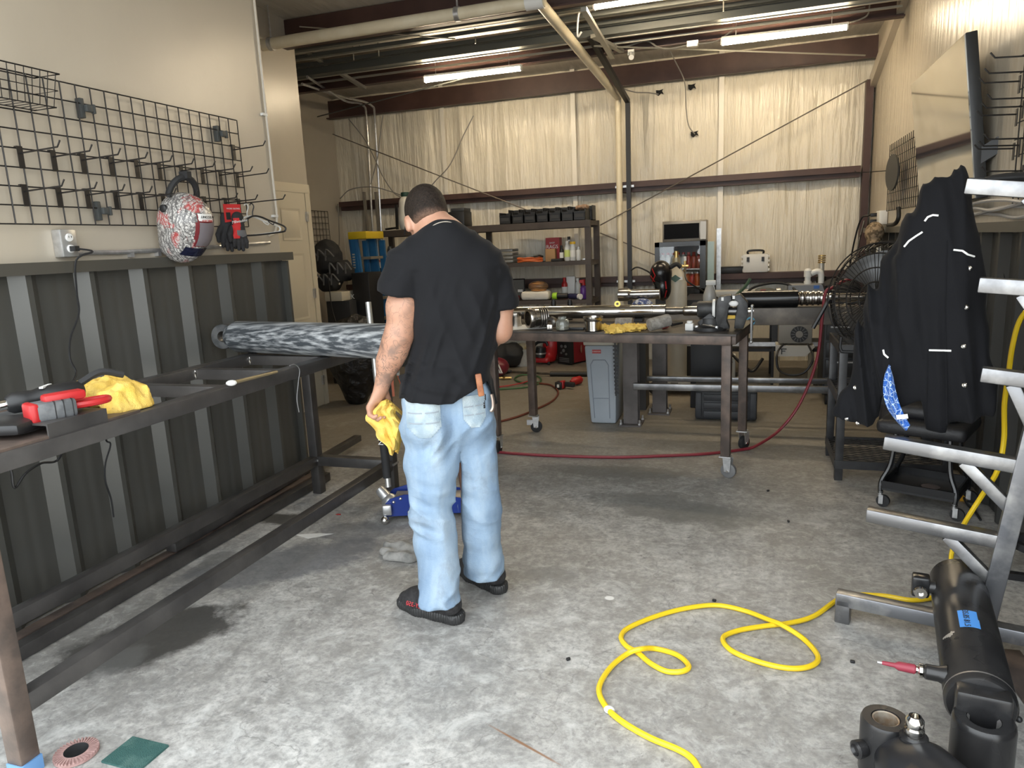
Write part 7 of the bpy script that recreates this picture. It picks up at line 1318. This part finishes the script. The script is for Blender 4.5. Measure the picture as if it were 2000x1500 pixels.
S.f = np.maximum(S.f, np.interp(a_, [ja(PJ(x, y)) for x, y in hx], [PJ(x, y).z for x, y in hx])-Z_)
jk = one_sdf('jacket', S, jm, 'black jacket with white piping hanging from the top arm of the steel rack', 'jacket', smooth=2)
pipe_m = mat('white piping', (.80, .80, .78), .6)
def onto(pts, r, nm, ma, par, tgt, off=.003, n=8):
    L = org(tgt); T = BVHTree.FromPolygons([v.co+L for v in tgt.data.vertices], [tuple(p.vertices) for p in tgt.data.polygons]); out = []
    for k in range(len(pts)-1):
        for j in range(n+(k == len(pts)-2)):
            u = j/n; d = ray(pts[k][0]+(pts[k+1][0]-pts[k][0])*u, pts[k][1]+(pts[k+1][1]-pts[k][1])*u).normalized(); h = T.ray_cast(CAM, d)
            if h[0] is not None: out.append(h[0]-d*off)
    if len(out) > 1: return MB().tube(out, r, 6).build(nm, ma, par)
for pts in ([(1806, 432), (1812, 424), (1822, 420), (1833, 421)], [(1766, 482), (1775, 471), (1788, 462), (1802, 453)], [(1863, 488), (1880, 490), (1890, 497), (1903, 501)], [(1815, 684), (1858, 685)], [(1725, 683), (1727, 692), (1735, 699)]): onto(pts, .0035, 'piping', pipe_m, jk, jk)
for (x, y) in ((1893, 524), (1887, 600), (1882, 676), (1884, 752), (1654, 817), (1676, 826), (1671, 757)):
    L = org(jk); T = BVHTree.FromPolygons([v.co+L for v in jk.data.vertices], [tuple(p.vertices) for p in jk.data.polygons]); d = ray(x, y).normalized(); h = T.ray_cast(CAM, d)
    if h[0] is not None: MB().lathe(h[0]+d*.002, -d, [(.008, 0), (.008, .003), (.005, .0045), (.003, .003)], 14).build('snap', chrome, jk)
for pts in ([(1850, 470), (1846, 600), (1848, 720), (1850, 838)], [(1812, 690), (1810, 760), (1810, 835)], [(1735, 600), (1742, 680), (1735, 760)]): onto(pts, .002, 'seam', jm, jk, jk, .001, 14)
m, t, b = nt('blue bandana print'); c = coords(t); v1 = nn(t, 'ShaderNodeTexVoronoi', Scale=44, feature='DISTANCE_TO_EDGE'); t.links.new(c, v1.inputs['Vector']); n1 = noise(t, c, 40, 3, .5, 2)
pt = math_(t, 'MAXIMUM', ramp(t, v1.outputs['Distance'], [(.02, .9), (.06, 0)]), ramp(t, n1, [(.49, 0), (.51, .8), (.53, 0)])); t.links.new(mixc(t, pt, (.015, .10, .42), (.55, .68, .85)), b.inputs['Base Color']); b.inputs['Roughness'].default_value = .85
L_ = [(1736, 712), (1727, 735), (1725, 765), (1732, 795), (1748, 820), (1768, 842)]; R_ = [(1738, 714), (1744, 735), (1750, 765), (1757, 790), (1766, 812), (1777, 830)]
Ls, Rs = spl([PJ(x, y, -.10) for x, y in L_], 4), spl([PJ(x, y, -.125) for x, y in R_], 4); N = len(Ls)
g = MB(); g.grid(lambda u, v: Ls[int(round(v*(N-1)))].lerp(Rs[int(round(v*(N-1)))], u)-jf*(.018*math.sin(u*math.pi)+.006*math.sin(u*9+v*5)), 9, N)
bd = one('bandana', g, m, 'blue paisley bandana hanging out of the jacket', 'bandana', thick=.004); q = PJ(1762, 814, -.15); MB().box(q, (.036, .002, .016), Mat((jsd, jf, Vec((0, 0, 1)))).transposed() @ Ry(-.2)).build('care_label', white, bd)
# ================================================================ YELLOW HOSE
yp = [aX(2010, 600, 1.02), aX(1990, 630, 1.0), aX(1977, 680, .98), aX(1970, 730, .96), aX(1962, 790, .95), aX(1961, 860, .94), aX(1948, 920, .92), aX(1918, 968, .90), aX(1885, 1020, .86)]
yp += [aZ(1868, 1055, .14), aZ(1858, 1085, .06), aZ(1860, 1120, .013), aZ(1850, 1150, .012), aZ(1820, 1167, .012), aZ(1780, 1172, .011), aZ(1720, 1163, .011)]
yp += [aZ(x, y, .011) for x, y in ((1650, 1165), (1590, 1203), (1540, 1217), (1490, 1223), (1440, 1232), (1412, 1246), (1428, 1270), (1480, 1292), (1540, 1305), (1583, 1301), (1598, 1283), (1572, 1250))]+[aZ(1530, 1222, .03), aZ(1500, 1210, .02)]+[aZ(x, y, .011) for x, y in ((1455, 1193), (1400, 1182), (1340, 1188), (1280, 1204), (1228, 1226), (1213, 1244), (1224, 1262))]+[aZ(1245, 1274, .011)]+[aZ(x, y, .011) for x, y in ((1270, 1295), (1302, 1311), (1333, 1311), (1345, 1300), (1322, 1279), (1280, 1267))]+[aZ(1250, 1268, .03), aZ(1225, 1277, .014)]+[aZ(x, y, .011) for x, y in ((1192, 1304), (1170, 1343), (1182, 1378), (1215, 1409), (1268, 1440), (1325, 1464), (1352, 1482), (1370, 1510))]
th = one('yellow_hose', MB().tube(spl(yp, 7), .0095, 8), mat('yellow rubber hose', (.80, .55, .015), .4), 'bright yellow air hose looping over the concrete floor', 'hose'); q = aZ(1190, 1386, .011); MB().ball(q, (.018, .014, .012)).build('white_tape', white, th)
# ================================================================ BLACK CYLINDERS IN THE FOREGROUND
bc = mat('scuffed black paint', (.014, .014, .015), .24, .1, (.034, .032, .031), 6, 3, .35, .8, r2=.38); bareM = mat('bare grey metal', (.30, .29, .28), .4, .7)
A = aZ(1918, 1345, .135); A = Vec((.622, 2.03, .195)); Bf = Vec((.735, 2.75, .222)); d = (Bf-A).normalized(); L = (Bf-A).length; r_ = .087; sd_ = d.cross(Vec((0, 0, 1))).normalized(); ud = sd_.cross(d)
th = thing('black_hydraulic_cylinder', 'large black hydraulic cylinder with blue tape resting on the rack foot', 'cylinder', Vec((.68, 2.1, 0)))
bar_ = MB().lathe(A, d, [(.06, -.012), (r_-.006, -.008), (r_, 0), (r_, L-.01), (r_-.008, L), (.06, L+.001)], 48).build('barrel', bc, th)
MB().lathe(A+d*.015, d, [(r_+.001, 0), (r_+.0015, .003), (r_+.001, .006)], 48, False).build('weld_line', bareM, th)
el = A-d*.075; el.z = 0
g = MB(); g.lathe(el+Vec((0, 0, .205)), (0, 0, -1), [(.040, .004), (.068, 0), (.072, .006), (.074, .02), (.074, .195), (.066, .203), (.036, .203), (.036, .03), (.040, .004)], 36, False); g.build('end_eye', bc, th); MB().lathe(el+Vec((0, 0, .2)), (0, 0, -1), [(.0385, 0), (.034, .006), (.034, .15), (.0385, .15)], 28, False).build('eye_bushing', bareM, th)
MB().bar(A, A-d*.06, .13, .13, ud).build('eye_neck', bc, th, bevel=.012)
dp = lambda u, v, w=0: A+d*(L*u)+sd_*v+ud*w
L0 = dp(.10, -.10, .02); lf = (-sd_+ud*.0).normalized(); 
if (A+lf).x > A.x: lf = -lf
q = A+d*.075+lf*(r_-.01)+ud*.02; MB().lathe(q, lf, [(.03, 0), (.022, .02), (.022, .05), (.018, .055)], 16).build('port_boss', bc, th); MB().lathe(q+lf*.055, lf, [(.017, 0), (.021, .004), (.021, .012), (.012, .016), (.012, .020)], 12).build('port_fitting', chrome, th); MB().lathe(q+lf*.075, lf, [(.010, 0), (.014, .004), (.013, .045), (.007, .055), (.006, .085), (.004, .09)], 12).build('red_plug', mat('maroon plug', (.26, .03, .05), .5), th); MB().cyl(q+lf*.13, q+lf*.175, .005, n=8).build('plug_pin', galv, th)
q = A+d*(L*.80)+lf*(r_-.01)+ud*.03; MB().cyl(q, q+lf*.05, .022, n=14).build('port_neck', bc, th); MB().bar(q+lf*.045-ud*.035, q+lf*.045+ud*.04, .055, .05, d).build('port_block', blkg, th, bevel=.008); c_ = q+lf*.045-d*.028-ud*.01; MB().lathe(c_, -d, [(.02, 0), (.023, .004), (.020, .012), (.010, .012), (.010, .002)], 14).build('port_nut', chrome, th)
def on_barrel(px, py): 
    T = BVHTree.FromPolygons([v.co+org(bar_) for v in bar_.data.vertices], [tuple(p.vertices) for p in bar_.data.polygons]); dd = ray(px, py).normalized(); h = T.ray_cast(CAM, dd); return h[0], h[1]
h0, n0 = on_barrel(1893, 1209); n0 = n0 if n0.dot(CAM-h0) > 0 else -n0; ee = n0.cross(d).normalized()
if ee.x < 0: ee = -ee
tm = decal('blue_tape', [bar_], h0, ee, d if ee.cross(d).dot(n0) > 0 else -d, .056, .10, mat('painter tape', (.07, .28, .72), .6), th, .0015, 24, 24, lambda u, v: u < .46-.08*v, .3)
text('35.85 81.5', .023, h0+n0*.0026-ee*.008, -d if (-d).y < 0 else d, ee if ((-d).cross(ee)).dot(n0) > 0 else -ee, blk, th, ext=.0004)
h1, n1_ = on_barrel(1853, 1241); decal('bare_chip', [bar_], h1, ee, d if ee.cross(d).dot(n0) > 0 else -d, .04, .035, mat('chipped bare metal', (.55, .52, .48), .4, .6), th, .001, 9, 9, lambda u, v: u*u+v*v+.06*math.sin(9*u+7*v) < .16, .3)
MB().ball(dp(.02, 0, 0)-lf*.09-ud*.03, .009).build('grease_nipple', blk, th)
# clevis end of a second cylinder, cut by the bottom edge
b0 = aZ(1703, 1500, 0); bq = Vec((.375, 1.93, 0)); zt_ = .180; th = thing('cylinder_clevis_end', 'black cylinder end with a bushed hole and chrome fitting at the bottom edge', 'cylinder', bq)
MB().lathe(bq+Vec((0, 0, .01)), (0, 0, 1), [(.05, 0), (.060, .004), (.062, .01), (.062, zt_-.02), (.058, zt_-.01), (.036, zt_-.01), (.034, zt_-.03), (.034, .0)], 36, False).build('clevis_boss', bc, th); MB().lathe(bq+Vec((0, 0, .02)), (0, 0, 1), [(.0335, 0), (.0335, zt_-.022), (.030, zt_-.024), (.030, .0)], 28, False).build('bushing', mat('rusty bushing', (.30, .20, .12), .5, .5, (.45, .40, .33), 20), th)
bd_ = Vec((.50, -.86, -.0)).normalized(); MB().lathe(bq+Vec((.0, 0, .095))+bd_*.03, bd_, [(.055, 0), (.08, .035), (.098, .09), (.10, .12), (.10, .62)], 36).build('barrel', mat('scuffed black barrel', (.018, .018, .02), .35, .1, (.16, .10, .05), 5, 6, .55, .78), th)
q = bq+Vec((.01, 0, .135))+bd_*.085; MB().lathe(q, (0, 0, 1), [(.034, 0), (.034, .055), (.028, .06)], 20).build('port_boss', bc, th); MB().lathe(q+Vec((0, 0, .06)), (0, 0, 1), [(.022, 0), (.024, .004), (.024, .018), (.020, .022), (.022, .028), (.022, .042), (.015, .052), (.012, .052), (.012, .03)], 18).build('chrome_fitting', chrome, th)
q = bq+Vec((-.055, -.03, .10)); MB().lathe(q, Vec((-.8, -.5, 0)), [(.022, 0), (.024, .01), (.024, .024), (.016, .028), (.012, .02)], 16).build('side_plug', bc, th)
# flat bar and black trestle foot behind the big cylinder
a_, b_ = aZ(1945, 1300), aZ(2010, 1430); one('flat_bar', MB().bar(a_+Vec((.05, .1, .006)), b_+Vec((.09, -.05, .006)), .10, .010), steelrust, 'brown flat steel bar on the floor behind the big black cylinder', 'flat bar')
q = aZ(1990, 1130); th = thing('black_trestle', 'black trestle foot at the right edge behind the rack post', 'trestle', q)
for (x0, y0, z0, x1, y1, z1) in ((-.10, 0, .015, .30, -.05, .015), (-.05, .1, .14, .30, -.08, .02), (-.05, .1, .14, .30, .12, .16), (-.02, .05, .14, -.04, .05, .06)): MB().bar(q+Vec((x0, y0, z0)), q+Vec((x1, y1, z1)), .03, .03).build('bar', blk, th)
